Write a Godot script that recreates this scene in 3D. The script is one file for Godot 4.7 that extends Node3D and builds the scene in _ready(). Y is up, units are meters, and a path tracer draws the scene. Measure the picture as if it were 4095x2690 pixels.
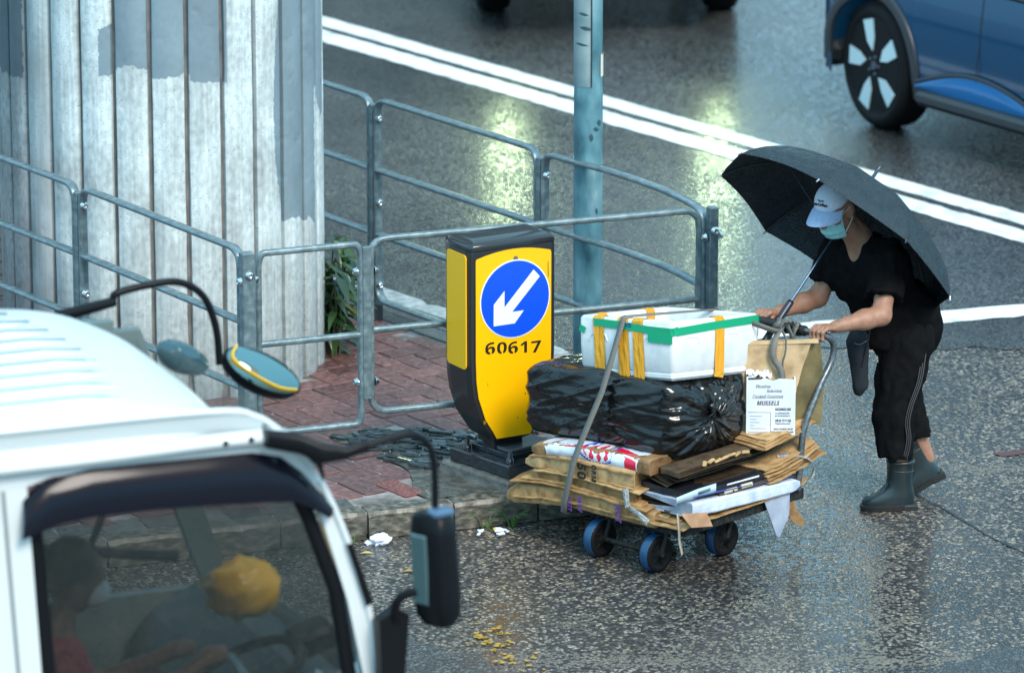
extends Node3D
# A wet street corner: an island with a concrete pier and railings, a yellow bollard, a person pushing a loaded trolley.

var mats := {}
var texs := {}
var rng := RandomNumberGenerator.new()
var fn := FastNoiseLite.new()

func _ready() -> void:
	rng.seed = 7
	fn.seed = 11
	fn.noise_type = FastNoiseLite.TYPE_SIMPLEX_SMOOTH
	fn.fractal_octaves = 3
	fn.frequency = 1.0
	# --- camera, sky, sun, exposure
	var cam := Camera3D.new()
	cam.name = "camera"
	add_child(cam)
	cam.position = Vector3(0, 7.22, 0)
	cam.rotation_degrees = Vector3(-15.0, 0, 0)
	var lens := CameraAttributesPhysical.new()
	lens.frustum_near = 0.5
	lens.frustum_far = 600.0
	lens.frustum_focal_length = 190.45
	lens.frustum_focus_distance = 24.4
	lens.exposure_aperture = 2.9
	cam.attributes = lens
	cam.far = 600.0
	cam.near = 0.5
	cam.fov = 7.212
	var we := WorldEnvironment.new()
	we.name = "environment"
	var env := Environment.new()
	env.background_mode = Environment.BG_SKY
	var sm := ProceduralSkyMaterial.new()
	sm.sky_top_color = Color(0.68, 0.89, 1.0)
	sm.sky_horizon_color = Color(0.58, 0.78, 0.87)
	sm.sky_curve = 0.25
	sm.ground_bottom_color = Color(0.16, 0.19, 0.2)
	sm.ground_horizon_color = Color(0.3, 0.36, 0.4)
	sm.sun_angle_max = 1.0
	sm.sky_energy_multiplier = 1.0
	var sky := Sky.new()
	sky.sky_material = sm
	env.sky = sky
	env.tonemap_mode = Environment.TONE_MAPPER_LINEAR
	env.tonemap_exposure = 2.15
	env.sdfgi_enabled = true
	env.ssao_enabled = true
	env.ssil_enabled = true
	we.environment = env
	add_child(we)
	var sun := DirectionalLight3D.new()
	sun.name = "sun"
	sun.light_energy = 0.6
	sun.light_angular_distance = 22.0
	sun.light_color = Color(1.0, 0.97, 0.93)
	sun.shadow_enabled = true
	sun.rotation_degrees = Vector3(-44, 30, 0)
	add_child(sun)
	# --- the setting, then the things on it
	build_ground()
	build_island()
	build_column()
	build_railings()
	build_pole()
	build_plant()
	build_bollard()
	build_cars()
	build_truck()
	build_cart()
	build_load()
	build_person()
	build_umbrella()
	build_litter()
	build_buildings()

# ---------------------------------------------------------------- mesh helpers
class MB:
	var st := SurfaceTool.new()
	var xf := Transform3D.IDENTITY
	var col := Color.WHITE
	func _init(t := Transform3D.IDENTITY) -> void:
		st.begin(Mesh.PRIMITIVE_TRIANGLES)
		xf = t
	func smooth(g: int) -> void:
		st.set_smooth_group(g)
	func p(a: Vector3, uv := Vector2.ZERO) -> void:
		st.set_uv(uv)
		st.set_color(col)
		st.add_vertex(xf * a)
	func tri(a: Vector3, b: Vector3, c: Vector3, ua := Vector2.ZERO, ub := Vector2.ZERO, uc := Vector2.ZERO) -> void:
		p(a, ua)
		p(c, uc)
		p(b, ub)
	func quad(a: Vector3, b: Vector3, c: Vector3, d: Vector3, ua := Vector2(0, 1), ub := Vector2(1, 1), uc := Vector2(1, 0), ud := Vector2(0, 0)) -> void:
		tri(a, b, c, ua, ub, uc)
		tri(a, c, d, ua, uc, ud)
	func box(c: Vector3, size: Vector3, b := Basis.IDENTITY, bev := 0.0) -> void:
		st.set_smooth_group(-1)
		var h := size * 0.5
		bev = minf(bev, minf(h.x, minf(h.y, h.z)) * 0.9)
		var f := func(s: Vector3, ax: int) -> Vector3:
			var q := Vector3(h.x - bev, h.y - bev, h.z - bev)
			q[ax] = h[ax]
			return c + b * (q * s)
		for ax in 3:
			var j := (ax + 1) % 3
			var k := (ax + 2) % 3
			for s in [-1.0, 1.0]:
				var pts := []
				for e in [[-1.0, -1.0], [1.0, -1.0], [1.0, 1.0], [-1.0, 1.0]]:
					var sg := Vector3.ZERO
					sg[ax] = s
					sg[j] = e[0]
					sg[k] = e[1]
					pts.append(f.call(sg, ax))
				if s > 0.0:
					quad(pts[0], pts[1], pts[2], pts[3])
				else:
					quad(pts[3], pts[2], pts[1], pts[0])
			if bev > 0.0:
				for sj in [-1.0, 1.0]:
					for sk in [-1.0, 1.0]:
						var lo := Vector3.ZERO
						lo[ax] = -1.0
						lo[j] = sj
						lo[k] = sk
						var hi := lo
						hi[ax] = 1.0
						if sj * sk > 0.0:
							quad(f.call(lo, k), f.call(hi, k), f.call(hi, j), f.call(lo, j))
						else:
							quad(f.call(lo, j), f.call(hi, j), f.call(hi, k), f.call(lo, k))
		if bev > 0.0:
			for sx in [-1.0, 1.0]:
				for sy in [-1.0, 1.0]:
					for sz in [-1.0, 1.0]:
						var sg := Vector3(sx, sy, sz)
						if sx * sy * sz > 0.0:
							tri(f.call(sg, 0), f.call(sg, 1), f.call(sg, 2))
						else:
							tri(f.call(sg, 2), f.call(sg, 1), f.call(sg, 0))
	# rings of equal length joined into a skin; ring points run counter-clockwise seen from the end of the path
	func loft(rings: Array, closed := true, caps := true, sm := 1) -> void:
		st.set_smooth_group(sm)
		var n: int = rings[0].size()
		var m := n if closed else n - 1
		for i in rings.size() - 1:
			var v0 := float(i) / (rings.size() - 1)
			var v1 := float(i + 1) / (rings.size() - 1)
			for k in m:
				var k2 := (k + 1) % n
				quad(rings[i][k], rings[i][k2], rings[i + 1][k2], rings[i + 1][k], Vector2(float(k) / n, v0), Vector2(float(k + 1) / n, v0), Vector2(float(k + 1) / n, v1), Vector2(float(k) / n, v1))
		if caps and closed:
			st.set_smooth_group(-1)
			var a: Array = rings[0]
			var z: Array = rings[-1]
			var ca := Vector3.ZERO
			var cz := Vector3.ZERO
			for k in n:
				ca += a[k] / n
				cz += z[k] / n
			for k in n:
				var k2 := (k + 1) % n
				tri(ca, a[k2], a[k])
				tri(cz, z[k], z[k2])
	# a section (x along 'side', y along side x tangent) swept along a path
	func sweep(path_: Array, section: Array, side: Vector3, closed_path := false, caps := true, sm := 1) -> void:
		var path := [path_[0]]
		for q in path_:
			if (path[-1] as Vector3).distance_to(q) > 1e-4:
				path.append(q)
		if closed_path and (path[0] as Vector3).distance_to(path[-1]) < 1e-4:
			path.pop_back()
		var rings := []
		var n := path.size()
		for i in n:
			var t: Vector3
			var t0: Vector3 = path[i] - path[i - 1] if i > 0 else (path[i] - path[n - 1] if closed_path else path[1] - path[0])
			var t1: Vector3 = path[(i + 1) % n] - path[i] if i < n - 1 or closed_path else t0
			t0 = t0.normalized()
			t1 = t1.normalized()
			t = (t0 + t1).normalized()
			var u := (side - t * side.dot(t)).normalized()
			var w := t.cross(u)
			var k := 1.0 / maxf(0.5, t.dot(t1))
			var ring := []
			for q in section:
				ring.append(path[i] + u * q.x + w * q.y * k)
			rings.append(ring)
		if closed_path:
			rings.append(rings[0])
		loft(rings, true, caps and not closed_path, sm)
	func tube(path: Array, r, sides := 8, caps := true) -> void:
		var rings := []
		var n := path.size()
		var u := Vector3.ZERO
		for i in n:
			var t: Vector3 = ((path[i] - path[maxi(i - 1, 0)]).normalized() + (path[mini(i + 1, n - 1)] - path[i]).normalized()).normalized()
			if i == 0:
				u = t.cross(Vector3(0.31, 0.9, 0.22)).normalized()
			u = (u - t * u.dot(t)).normalized()
			var w := t.cross(u)
			var rr: float = r[i] if r is Array else r
			var ring := []
			for k in sides:
				var a := TAU * k / sides
				ring.append(path[i] + (u * cos(a) + w * sin(a)) * rr)
			rings.append(ring)
		loft(rings, true, caps)
	# profile of Vector2(radius, height) from bottom to top round an axis frame
	func lathe(prof: Array, sides: int, frame := Transform3D.IDENTITY, sm := 1) -> void:
		var rings := []
		for q in prof:
			var ring := []
			for k in sides:
				var a := TAU * k / sides
				ring.append(frame * Vector3(cos(a) * q.x, q.y, -sin(a) * q.x))
			rings.append(ring)
		loft(rings, true, true, sm)
	# a flat outline (counter-clockwise in the frame's x-y) given depth along the frame's z
	func prism(poly: Array, frame: Transform3D, depth: float, front_only := false) -> void:
		st.set_smooth_group(-1)
		var pk := PackedVector2Array(poly)
		if Geometry2D.is_polygon_clockwise(pk):
			pk.reverse()
		var ix := Geometry2D.triangulate_polygon(pk)
		for i in range(0, ix.size(), 3):
			var q := [pk[ix[i]], pk[ix[i + 1]], pk[ix[i + 2]]]
			if (q[1] - q[0]).cross(q[2] - q[0]) < 0.0:
				q = [q[0], q[2], q[1]]
			tri(frame * Vector3(q[0].x, q[0].y, depth), frame * Vector3(q[1].x, q[1].y, depth), frame * Vector3(q[2].x, q[2].y, depth), q[0], q[1], q[2])
			if not front_only:
				tri(frame * Vector3(q[2].x, q[2].y, 0), frame * Vector3(q[1].x, q[1].y, 0), frame * Vector3(q[0].x, q[0].y, 0), q[2], q[1], q[0])
		if depth != 0.0 and not front_only:
			for i in pk.size():
				var a := pk[i]
				var b := pk[(i + 1) % pk.size()]
				quad(frame * Vector3(a.x, a.y, 0), frame * Vector3(b.x, b.y, 0), frame * Vector3(b.x, b.y, depth), frame * Vector3(a.x, a.y, depth), a, b, b, a)
	# f(u, v) -> Vector3 over the unit square, outside on the side where u x v points
	func grid(nu: int, nv: int, f: Callable, sm := 1) -> void:
		st.set_smooth_group(sm)
		var pts := []
		for i in nu + 1:
			var row := []
			for j in nv + 1:
				row.append(f.call(float(i) / nu, float(j) / nv))
			pts.append(row)
		for i in nu:
			for j in nv:
				var u0 := float(i) / nu
				var u1 := float(i + 1) / nu
				var v0 := float(j) / nv
				var v1 := float(j + 1) / nv
				quad(pts[i][j], pts[i + 1][j], pts[i + 1][j + 1], pts[i][j + 1], Vector2(u0, 1 - v0), Vector2(u1, 1 - v0), Vector2(u1, 1 - v1), Vector2(u0, 1 - v1))
	func done() -> ArrayMesh:
		st.generate_normals()
		st.index()
		return st.commit()

# ---------------------------------------------------------------- scene helpers
func thing(called: String, label: String, category: String, at: Transform3D, group := "") -> Node3D:
	var o := Node3D.new()
	o.name = numbered(called)
	add_child(o)
	o.transform = at
	tag(o, label, category, group)
	return o

func numbered(called: String) -> String:
	if not has_node(NodePath(called)):
		return called
	var k := 1
	while has_node(NodePath("%s_%03d" % [called, k])):
		k += 1
	return "%s_%03d" % [called, k]

func tag(o: Node, label: String, category: String, group := "") -> void:
	o.set_meta("label", label)
	if category:
		o.set_meta("category", category)
	if group:
		o.set_meta("group", group)

# a builder that takes world coordinates (or coordinates of 'space') for a mesh that hangs under o
func wb(o: Node3D, space := Transform3D.IDENTITY) -> MB:
	return MB.new(o.transform.affine_inverse() * space)

func part(parent: Node, called: String, mb: MB, m: Material, label := "") -> MeshInstance3D:
	return part_mesh(parent, called, mb.done(), m, label)

func part_mesh(parent: Node, called: String, mesh: Mesh, m: Material, label := "") -> MeshInstance3D:
	var o := MeshInstance3D.new()
	if parent == self:
		o.name = numbered(called)
	else:
		var k := 0
		var nm := called
		while parent.has_node(NodePath(nm)):
			k += 1
			nm = "%s_%03d" % [called, k]
		o.name = nm
	o.mesh = mesh
	o.material_override = m
	parent.add_child(o)
	if label:
		o.set_meta("label", label)
	return o

func structure(called: String, mb: MB, m: Material, label := "") -> MeshInstance3D:
	var o := part(self, called, mb, m, label)
	o.set_meta("kind", "structure")
	return o

# one solid thing that is a single mesh
func solid(called: String, label: String, category: String, mb: MB, m: Material, at := Transform3D.IDENTITY, group := "") -> MeshInstance3D:
	var o := part(self, called, mb, m)
	o.transform = at
	tag(o, label, category, group)
	return o

func place(p: Vector3, b := Basis.IDENTITY) -> Transform3D:
	return Transform3D(b, p)

func frame_xy(o: Vector3, x: Vector3, y: Vector3) -> Transform3D:
	var xn := x.normalized()
	var z := xn.cross(y).normalized()
	return Transform3D(Basis(xn, z.cross(xn), z), o)

func rect(w: float, h: float) -> Array:
	return [Vector2(-w / 2, -h / 2), Vector2(w / 2, -h / 2), Vector2(w / 2, h / 2), Vector2(-w / 2, h / 2)]

func rrect(w: float, h: float, r: float, n := 3) -> Array:
	var out := []
	for q in [[1, -1, -PI / 2], [1, 1, 0.0], [-1, 1, PI / 2], [-1, -1, PI]]:
		for i in n + 1:
			var a: float = q[2] + PI / 2 * i / n
			out.append(Vector2(q[0] * (w / 2 - r) + cos(a) * r, q[1] * (h / 2 - r) + sin(a) * r))
	return out

func circle2(r: float, n: int) -> Array:
	var out := []
	for i in n:
		out.append(Vector2(cos(TAU * i / n), sin(TAU * i / n)) * r)
	return out

func bend(pts: Array, r: float, n := 5) -> Array:
	# a polyline with its inner corners rounded
	var out := [pts[0]]
	for i in range(1, pts.size() - 1):
		if (pts[i] - pts[i - 1]).normalized().dot((pts[i + 1] - pts[i]).normalized()) > 0.97:
			out.append(pts[i])
			continue
		var a: Vector3 = pts[i] + (pts[i - 1] - pts[i]).normalized() * minf(r, pts[i].distance_to(pts[i - 1]) * 0.5)
		var b: Vector3 = pts[i] + (pts[i + 1] - pts[i]).normalized() * minf(r, pts[i].distance_to(pts[i + 1]) * 0.5)
		for k in n + 1:
			var t := float(k) / n
			out.append(a.lerp(pts[i], t).lerp((pts[i] as Vector3).lerp(b, t), t))
	out.append(pts[-1])
	return out

func curve(pts: Array, per := 6) -> Array:
	# Catmull-Rom through the points
	var out := []
	for i in pts.size() - 1:
		var p0: Vector3 = pts[maxi(i - 1, 0)]
		var p3: Vector3 = pts[mini(i + 2, pts.size() - 1)]
		for k in per:
			out.append((pts[i] as Vector3).cubic_interpolate(pts[i + 1], p0, p3, float(k) / per))
	out.append(pts[-1])
	return out

func lettering(parent: Node, text: String, h: float, at: Transform3D, m: Material, font := "Droid Sans", bold := false, italic := false, width := 0.0, depth := 0.0015) -> MeshInstance3D:
	# text whose capitals are h high, its baseline's middle at the frame's origin (frame of the parent)
	var f := SystemFont.new()
	f.font_names = PackedStringArray([font])
	f.font_weight = 700 if bold else 400
	var tm := TextMesh.new()
	tm.font = f
	tm.font_size = 32
	tm.pixel_size = h / 23.0
	tm.depth = depth
	tm.curve_step = 2.0
	tm.text = text
	tm.vertical_alignment = VERTICAL_ALIGNMENT_CENTER
	var o := part_mesh(parent, "lettering", tm, m)
	var b := Basis.IDENTITY
	if italic:
		b.y = Vector3(0.2, 1, 0)
	if width > 0.0:
		var got := tm.get_aabb().size.x
		if got > 0.0:
			b.x *= width / got
			if italic:
				b.y.x *= 1.0
	o.transform = at * Transform3D(b, Vector3.ZERO)
	return o

# ---------------------------------------------------------------- materials
func lin(r: float, g: float, b: float) -> Color:
	return Color(r, g, b).linear_to_srgb()

func mat(key: String, c := Color.WHITE, rough := 0.6, metal := 0.0) -> StandardMaterial3D:
	if mats.has(key):
		return mats[key]
	var m := StandardMaterial3D.new()
	m.resource_name = key
	m.albedo_color = c
	m.roughness = rough
	m.metallic = metal
	mats[key] = m
	return m

func noise_tex(key: String, freq: float, cols: Array, kind := FastNoiseLite.TYPE_SIMPLEX_SMOOTH, oct := 4, size := 256, normal := 0.0, seed_ := 1) -> NoiseTexture2D:
	if texs.has(key):
		return texs[key]
	var n := FastNoiseLite.new()
	n.noise_type = kind
	n.seed = seed_
	n.frequency = freq
	n.fractal_octaves = oct
	var t := NoiseTexture2D.new()
	t.width = size
	t.height = size
	t.seamless = true
	t.noise = n
	if normal > 0.0:
		t.as_normal_map = true
		t.bump_strength = normal
	elif cols.size():
		var g := Gradient.new()
		var off := PackedFloat32Array()
		var cc := PackedColorArray()
		for q in cols:
			off.append(q[0])
			cc.append(q[1])
		g.offsets = off
		g.colors = cc
		t.color_ramp = g
	texs[key] = t
	return t

# mottled: albedo texture by noise over world or object axes
func mottled(key: String, cols: Array, freq: float, scale: float, rough: float, metal := 0.0, bump := 0.0, kind := FastNoiseLite.TYPE_SIMPLEX_SMOOTH, world := false) -> StandardMaterial3D:
	if mats.has(key):
		return mats[key]
	var m := mat(key, Color.WHITE, rough, metal)
	var ramp := []
	for q in cols:
		ramp.append([q[0], lin(q[1], q[2], q[3])])
	m.albedo_texture = noise_tex(key, freq, ramp, kind, 5, 256, 0.0, key.hash() % 1000)
	m.uv1_triplanar = true
	m.uv1_world_triplanar = world
	m.uv1_scale = Vector3.ONE * scale
	if bump > 0.0:
		m.heightmap_enabled = true
		m.heightmap_scale = bump
		m.heightmap_texture = noise_tex("bump_fine", 0.05, [], FastNoiseLite.TYPE_SIMPLEX_SMOOTH, 4, 256, 0.0, 5)
	return m

# ---------------------------------------------------------------- ground
func noise_bytes(size: int, freq: float, kind: int, ret: int, oct: int, seed_: int) -> PackedByteArray:
	var n := FastNoiseLite.new()
	n.noise_type = kind
	n.seed = seed_
	n.frequency = freq
	n.fractal_octaves = oct
	if oct <= 1:
		n.fractal_type = FastNoiseLite.FRACTAL_NONE
	n.cellular_return_type = ret
	n.cellular_jitter = 1.0
	var im := n.get_seamless_image(size, size)
	im.convert(Image.FORMAT_L8)
	return im.get_data()

func asphalt(key: String, size: int, metres: float, freq: float, cover: float, lo: Vector3, hi: Vector3, bump: float, rough_lo: float, rough_hi: float) -> StandardMaterial3D:
	var cell := noise_bytes(size, freq, FastNoiseLite.TYPE_CELLULAR, FastNoiseLite.RETURN_CELL_VALUE, 1, 3)
	var dist := noise_bytes(size, freq, FastNoiseLite.TYPE_CELLULAR, FastNoiseLite.RETURN_DISTANCE2_DIV, 1, 3)
	var fine := noise_bytes(size, 0.25, FastNoiseLite.TYPE_SIMPLEX_SMOOTH, 0, 2, 9)
	var wide := noise_bytes(size, 0.008, FastNoiseLite.TYPE_SIMPLEX_SMOOTH, 0, 3, 21)
	var n := size * size
	var alb := PackedByteArray()
	alb.resize(n * 3)
	var hgt := PackedByteArray()
	hgt.resize(n)
	var rgh := PackedByteArray()
	rgh.resize(n)
	var lut := PackedByteArray()
	for i in 1024:
		lut.append(int(clampf(lin(i / 1023.0, 0, 0).r * 255.0, 0, 255)))
	var cut := int((1.0 - cover) * 255.0)
	for i in n:
		var c := cell[i]
		var f := fine[i] / 255.0
		var w := wide[i] / 255.0
		var d := dist[i] / 255.0
		var stone := c > cut + int((w - 0.5) * 90.0) and d < 0.80
		var r := 0.0
		var g := 0.0
		var b := 0.0
		if stone:
			var t := float((c * 37) % 101) / 101.0
			var k := lo.lerp(hi, t * t) * (0.7 + 0.6 * f)
			var warm := float((c * 53) % 17) / 17.0
			r = k.x * (1.0 + 0.10 * warm)
			g = k.y
			b = k.z * (1.0 - 0.22 * warm)
			hgt[i] = int(150 + 60 * (1.0 - d) + 30 * f)
			rgh[i] = int(rough_hi * 255.0 * (0.8 + 0.4 * f))
		else:
			var k := 0.02 + 0.026 * f + 0.012 * w
			r = k
			g = k
			b = k * 1.06
			hgt[i] = int(70 + 50 * f)
			rgh[i] = int(rough_lo * 255.0 * (0.7 + 0.6 * w))
		var o := i * 3
		alb[o] = lut[mini(int(r * 1023.0), 1023)]
		alb[o + 1] = lut[mini(int(g * 1023.0), 1023)]
		alb[o + 2] = lut[mini(int(b * 1023.0), 1023)]
	var m := mat(key, Color.WHITE, 1.0, 0.0)
	m.albedo_texture = ImageTexture.create_from_image(Image.create_from_data(size, size, false, Image.FORMAT_RGB8, alb))
	m.roughness_texture = ImageTexture.create_from_image(Image.create_from_data(size, size, false, Image.FORMAT_L8, rgh))
	m.roughness_texture_channel = BaseMaterial3D.TEXTURE_CHANNEL_RED
	m.heightmap_enabled = true
	m.heightmap_scale = bump
	m.heightmap_texture = ImageTexture.create_from_image(Image.create_from_data(size, size, false, Image.FORMAT_L8, hgt))
	m.uv1_scale = Vector3(1.0 / metres, 1.0 / metres, 1.0)
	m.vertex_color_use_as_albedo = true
	m.metallic_specular = 0.55
	return m

func road_tone(x: float, z: float) -> float:
	# slow change of the tarmac's tone: newer and older laying
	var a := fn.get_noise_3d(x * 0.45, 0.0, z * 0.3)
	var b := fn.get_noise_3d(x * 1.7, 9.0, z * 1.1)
	# darker bands run along the painted lines
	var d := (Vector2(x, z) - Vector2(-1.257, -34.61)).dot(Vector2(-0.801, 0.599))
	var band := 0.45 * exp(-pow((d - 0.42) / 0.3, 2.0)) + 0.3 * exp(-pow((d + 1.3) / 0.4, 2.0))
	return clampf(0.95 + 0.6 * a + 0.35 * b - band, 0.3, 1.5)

func sheet(mb: MB, x0: float, x1: float, z0: float, z1: float, nx: int, nz: int, y: float, f = null) -> void:
	mb.smooth(1)
	for i in nx:
		for j in nz:
			var q := []
			for e in [[0, 0], [0, 1], [1, 1], [1, 0]]:
				q.append(Vector3(lerpf(x0, x1, float(i + e[0]) / nx), y, lerpf(z0, z1, float(j + e[1]) / nz)))
			for k in [0, 2, 1, 0, 3, 2]:
				var v: Vector3 = q[k]
				if f != null:
					v = f.call(v)
				var t := road_tone(v.x, v.z)
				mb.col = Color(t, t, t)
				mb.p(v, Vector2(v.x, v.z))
	mb.col = Color.WHITE

func build_ground() -> void:
	var coarse := asphalt("asphalt_coarse", 1024, 2.9, 0.16, 0.62, Vector3(0.065, 0.060, 0.055), Vector3(0.37, 0.315, 0.27), 0.5, 0.12, 0.34)
	var finer := asphalt("asphalt_fine", 1024, 2.6, 0.22, 0.5, Vector3(0.035, 0.04, 0.042), Vector3(0.17, 0.19, 0.20), 0.55, 0.13, 0.28)
	var mb := MB.new()
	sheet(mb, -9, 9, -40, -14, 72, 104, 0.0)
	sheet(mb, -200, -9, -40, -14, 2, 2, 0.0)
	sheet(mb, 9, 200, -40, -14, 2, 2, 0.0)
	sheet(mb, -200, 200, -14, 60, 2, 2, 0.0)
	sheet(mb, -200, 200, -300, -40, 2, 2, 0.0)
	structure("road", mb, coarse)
	# the smoother far carriageway laid over it, its edge ragged
	mb = MB.new()
	var edge := func(v: Vector3) -> Vector3:
		if v.z > -26.75:
			v.z += 0.12 * fn.get_noise_2d(v.x * 3.0, 4.0) + 0.06 * fn.get_noise_2d(v.x * 12.0, 8.0)
		return v
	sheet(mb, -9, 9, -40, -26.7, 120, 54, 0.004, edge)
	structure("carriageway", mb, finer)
	# patches of fine grit at the near edge
	mb = MB.new()
	for poly in [[Vector2(-0.62, -22.05), Vector2(-0.24, -21.74), Vector2(0.05, -21.4), Vector2(0.1, -20.6), Vector2(-2.4, -20.6), Vector2(-2.4, -21.8)], [Vector2(1.5, -21.4), Vector2(1.95, -21.62), Vector2(2.3, -21.86), Vector2(3.4, -22.0), Vector2(3.4, -20.6), Vector2(1.4, -20.6)]]:
		blotch(mb, poly, 0.004, 0.05)
	structure("road_patch", mb, finer)
	markings()
	puddles()

func blotch(mb: MB, poly: Array, y: float, ragged: float, steps := 9) -> void:
	# a flat patch with a ragged outline; x and z of the ground
	var pts := PackedVector2Array()
	for i in poly.size():
		var a: Vector2 = poly[i]
		var b: Vector2 = poly[(i + 1) % poly.size()]
		for k in steps:
			var q := a.lerp(b, float(k) / steps)
			pts.append(q + Vector2(fn.get_noise_2d(q.x * 9.0, q.y * 9.0), fn.get_noise_2d(q.x * 9.0 + 40.0, q.y * 9.0)) * ragged * 2.0)
	mb.smooth(1)
	var ix := Geometry2D.triangulate_polygon(pts)
	for i in range(0, ix.size(), 3):
		var q := [pts[ix[i]], pts[ix[i + 1]], pts[ix[i + 2]]]
		if (q[1] - q[0]).cross(q[2] - q[0]) > 0.0:
			q = [q[0], q[2], q[1]]
		for k in [0, 2, 1]:
			mb.p(Vector3(q[k].x, y, q[k].y), q[k])

func stripe(mb: MB, a: Vector2, b: Vector2, w0: float, w1: float, y: float, worn: float) -> void:
	# a painted line from a to b, its edges a little uneven
	var d := (b - a).normalized()
	var n := Vector2(-d.y, d.x)
	var steps := int(a.distance_to(b) / 0.06)
	mb.smooth(1)
	var last := []
	for i in steps + 1:
		var t := float(i) / steps
		var c := a.lerp(b, t)
		var h := lerpf(w0, w1, t) * 0.5
		var e0 := h + worn * fn.get_noise_2d(c.x * 6.0 + 3.0, c.y * 6.0)
		var e1 := h + worn * fn.get_noise_2d(c.x * 6.0 + 33.0, c.y * 6.0)
		var now := [c + n * e0, c - n * e1]
		if i > 0:
			mb.quad(Vector3(last[0].x, y, last[0].y), Vector3(now[0].x, y, now[0].y), Vector3(now[1].x, y, now[1].y), Vector3(last[1].x, y, last[1].y), last[0], now[0], now[1], last[1])
		last = now

func markings() -> void:
	var white := mat("road_paint", Color.WHITE, 0.38)
	white.albedo_texture = noise_tex("road_paint", 0.012, [[0.0, lin(0.3, 0.32, 0.33)], [0.25, lin(0.62, 0.64, 0.64)], [0.5, lin(0.74, 0.77, 0.77)], [1.0, lin(0.8, 0.8, 0.8)]], FastNoiseLite.TYPE_SIMPLEX_SMOOTH, 6, 512)
	white.uv1_scale = Vector3(0.8, 0.8, 1)
	white.heightmap_enabled = true
	white.heightmap_texture = noise_tex("paint_grain", 0.2, [], FastNoiseLite.TYPE_SIMPLEX_SMOOTH, 3, 256)
	white.heightmap_scale = 0.5
	var d := Vector2(0.599, 0.801)
	var a := Vector2(-1.274, -35.09)
	var mb := MB.new()
	stripe(mb, a - d * 2.0, a + d * 14.0, 0.178, 0.178, 0.008, 0.012)
	structure("lane_line", mb, white)
	a = Vector2(-1.257, -34.61)
	mb = MB.new()
	stripe(mb, a - d * 2.0, a + d * 14.0, 0.215, 0.18, 0.008, 0.02)
	structure("lane_line", mb, white)
	mb = MB.new()
	stripe(mb, Vector2(0.9, -26.87), Vector2(3.6, -27.75), 0.22, 0.24, 0.008, 0.02)
	structure("stop_line", mb, white)
	# scraps of an old yellow marking
	mb = MB.new()
	for i in 70:
		var t := rng.randf()
		var c := Vector2(lerpf(-0.13, 0.02, t) + rng.randfn(0, 0.045), lerpf(-22.05, -21.5, t) + rng.randfn(0, 0.07))
		var poly := []
		var r := rng.randf_range(0.005, 0.018)
		for k in 6:
			poly.append(c + Vector2.from_angle(TAU * k / 6) * r * rng.randf_range(0.5, 1.2))
		blotch(mb, poly, 0.008, 0.004, 2)
	structure("yellow_marking", mb, mat("yellow_paint", lin(0.38, 0.23, 0.03), 0.35))
	mb = MB.new()
	blotch(mb, [Vector2(2.33, -24.76), Vector2(2.47, -24.81), Vector2(2.49, -24.74), Vector2(2.36, -24.7)], 0.004, 0.01, 3)
	structure("red_stain", mb, mat("red_stain", lin(0.09, 0.03, 0.03), 0.3))
	mb = MB.new()
	var line := [Vector2(1.86, -24.2), Vector2(1.93, -24.0), Vector2(2.05, -23.76), Vector2(2.18, -23.42), Vector2(2.4, -23.0)]
	for i in line.size() - 1:
		stripe(mb, line[i], line[i + 1], 0.012, 0.012, 0.004, 0.01)
	structure("road_crack", mb, mat("crack", lin(0.012, 0.012, 0.013), 0.25))

func puddles() -> void:
	var water := mat("puddle_water", lin(0.02, 0.024, 0.026), 0.04)
	water.metallic_specular = 0.5
	water.normal_enabled = true
	water.normal_scale = 0.22
	water.normal_texture = noise_tex("ripple", 0.03, [], FastNoiseLite.TYPE_SIMPLEX_SMOOTH, 3, 256, 3.0, 4)
	water.uv1_triplanar = true
	water.uv1_world_triplanar = true
	water.uv1_scale = Vector3(1.2, 1.2, 2.2)
	var lay := [
		[Vector2(0.74, -28.3), 0.34, 0.36], [Vector2(0.5, -28.75), 0.22, 0.16], [Vector2(1.3, -28.05), 0.16, 0.15], [Vector2(-0.25, -30.7), 0.3, 0.34], [Vector2(-0.5, -30.0), 0.28, 0.2],
		[Vector2(1.62, -24.75), 0.22, 0.2], [Vector2(1.5, -25.05), 0.12, 0.1], [Vector2(2.3, -27.02), 0.16, 0.08], [Vector2(2.26, -24.55), 0.1, 0.06], [Vector2(2.14, -23.75), 0.05, 0.09], [Vector2(0.1, -22.75), 0.06, 0.05],
	]
	for q in lay:
		var mb := MB.new()
		var poly := []
		for k in 9:
			var r := 0.65 + 0.45 * rng.randf()
			poly.append(q[0] + Vector2(cos(TAU * k / 9) * q[1], sin(TAU * k / 9) * q[2]) * r)
		blotch(mb, poly, 0.0065 if q[0].y < -26.6 else 0.0045, 0.085, 9)
		structure("puddle", mb, water)

# ---------------------------------------------------------------- the island: kerb, paving
const NEAR_A := Vector2(-0.67, -23.34)
const NEAR_D := Vector2(0.937, -0.349)
const FAR_A := Vector2(-0.688, -27.5)
const FAR_D := Vector2(0.601, 0.799)

func near_pt(t: float, inset: float) -> Vector2:
	return NEAR_A + NEAR_D * t + Vector2(NEAR_D.y, -NEAR_D.x) * inset

func far_pt(t: float, inset: float) -> Vector2:
	return FAR_A + FAR_D * t + Vector2(-FAR_D.y, FAR_D.x) * inset

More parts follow.
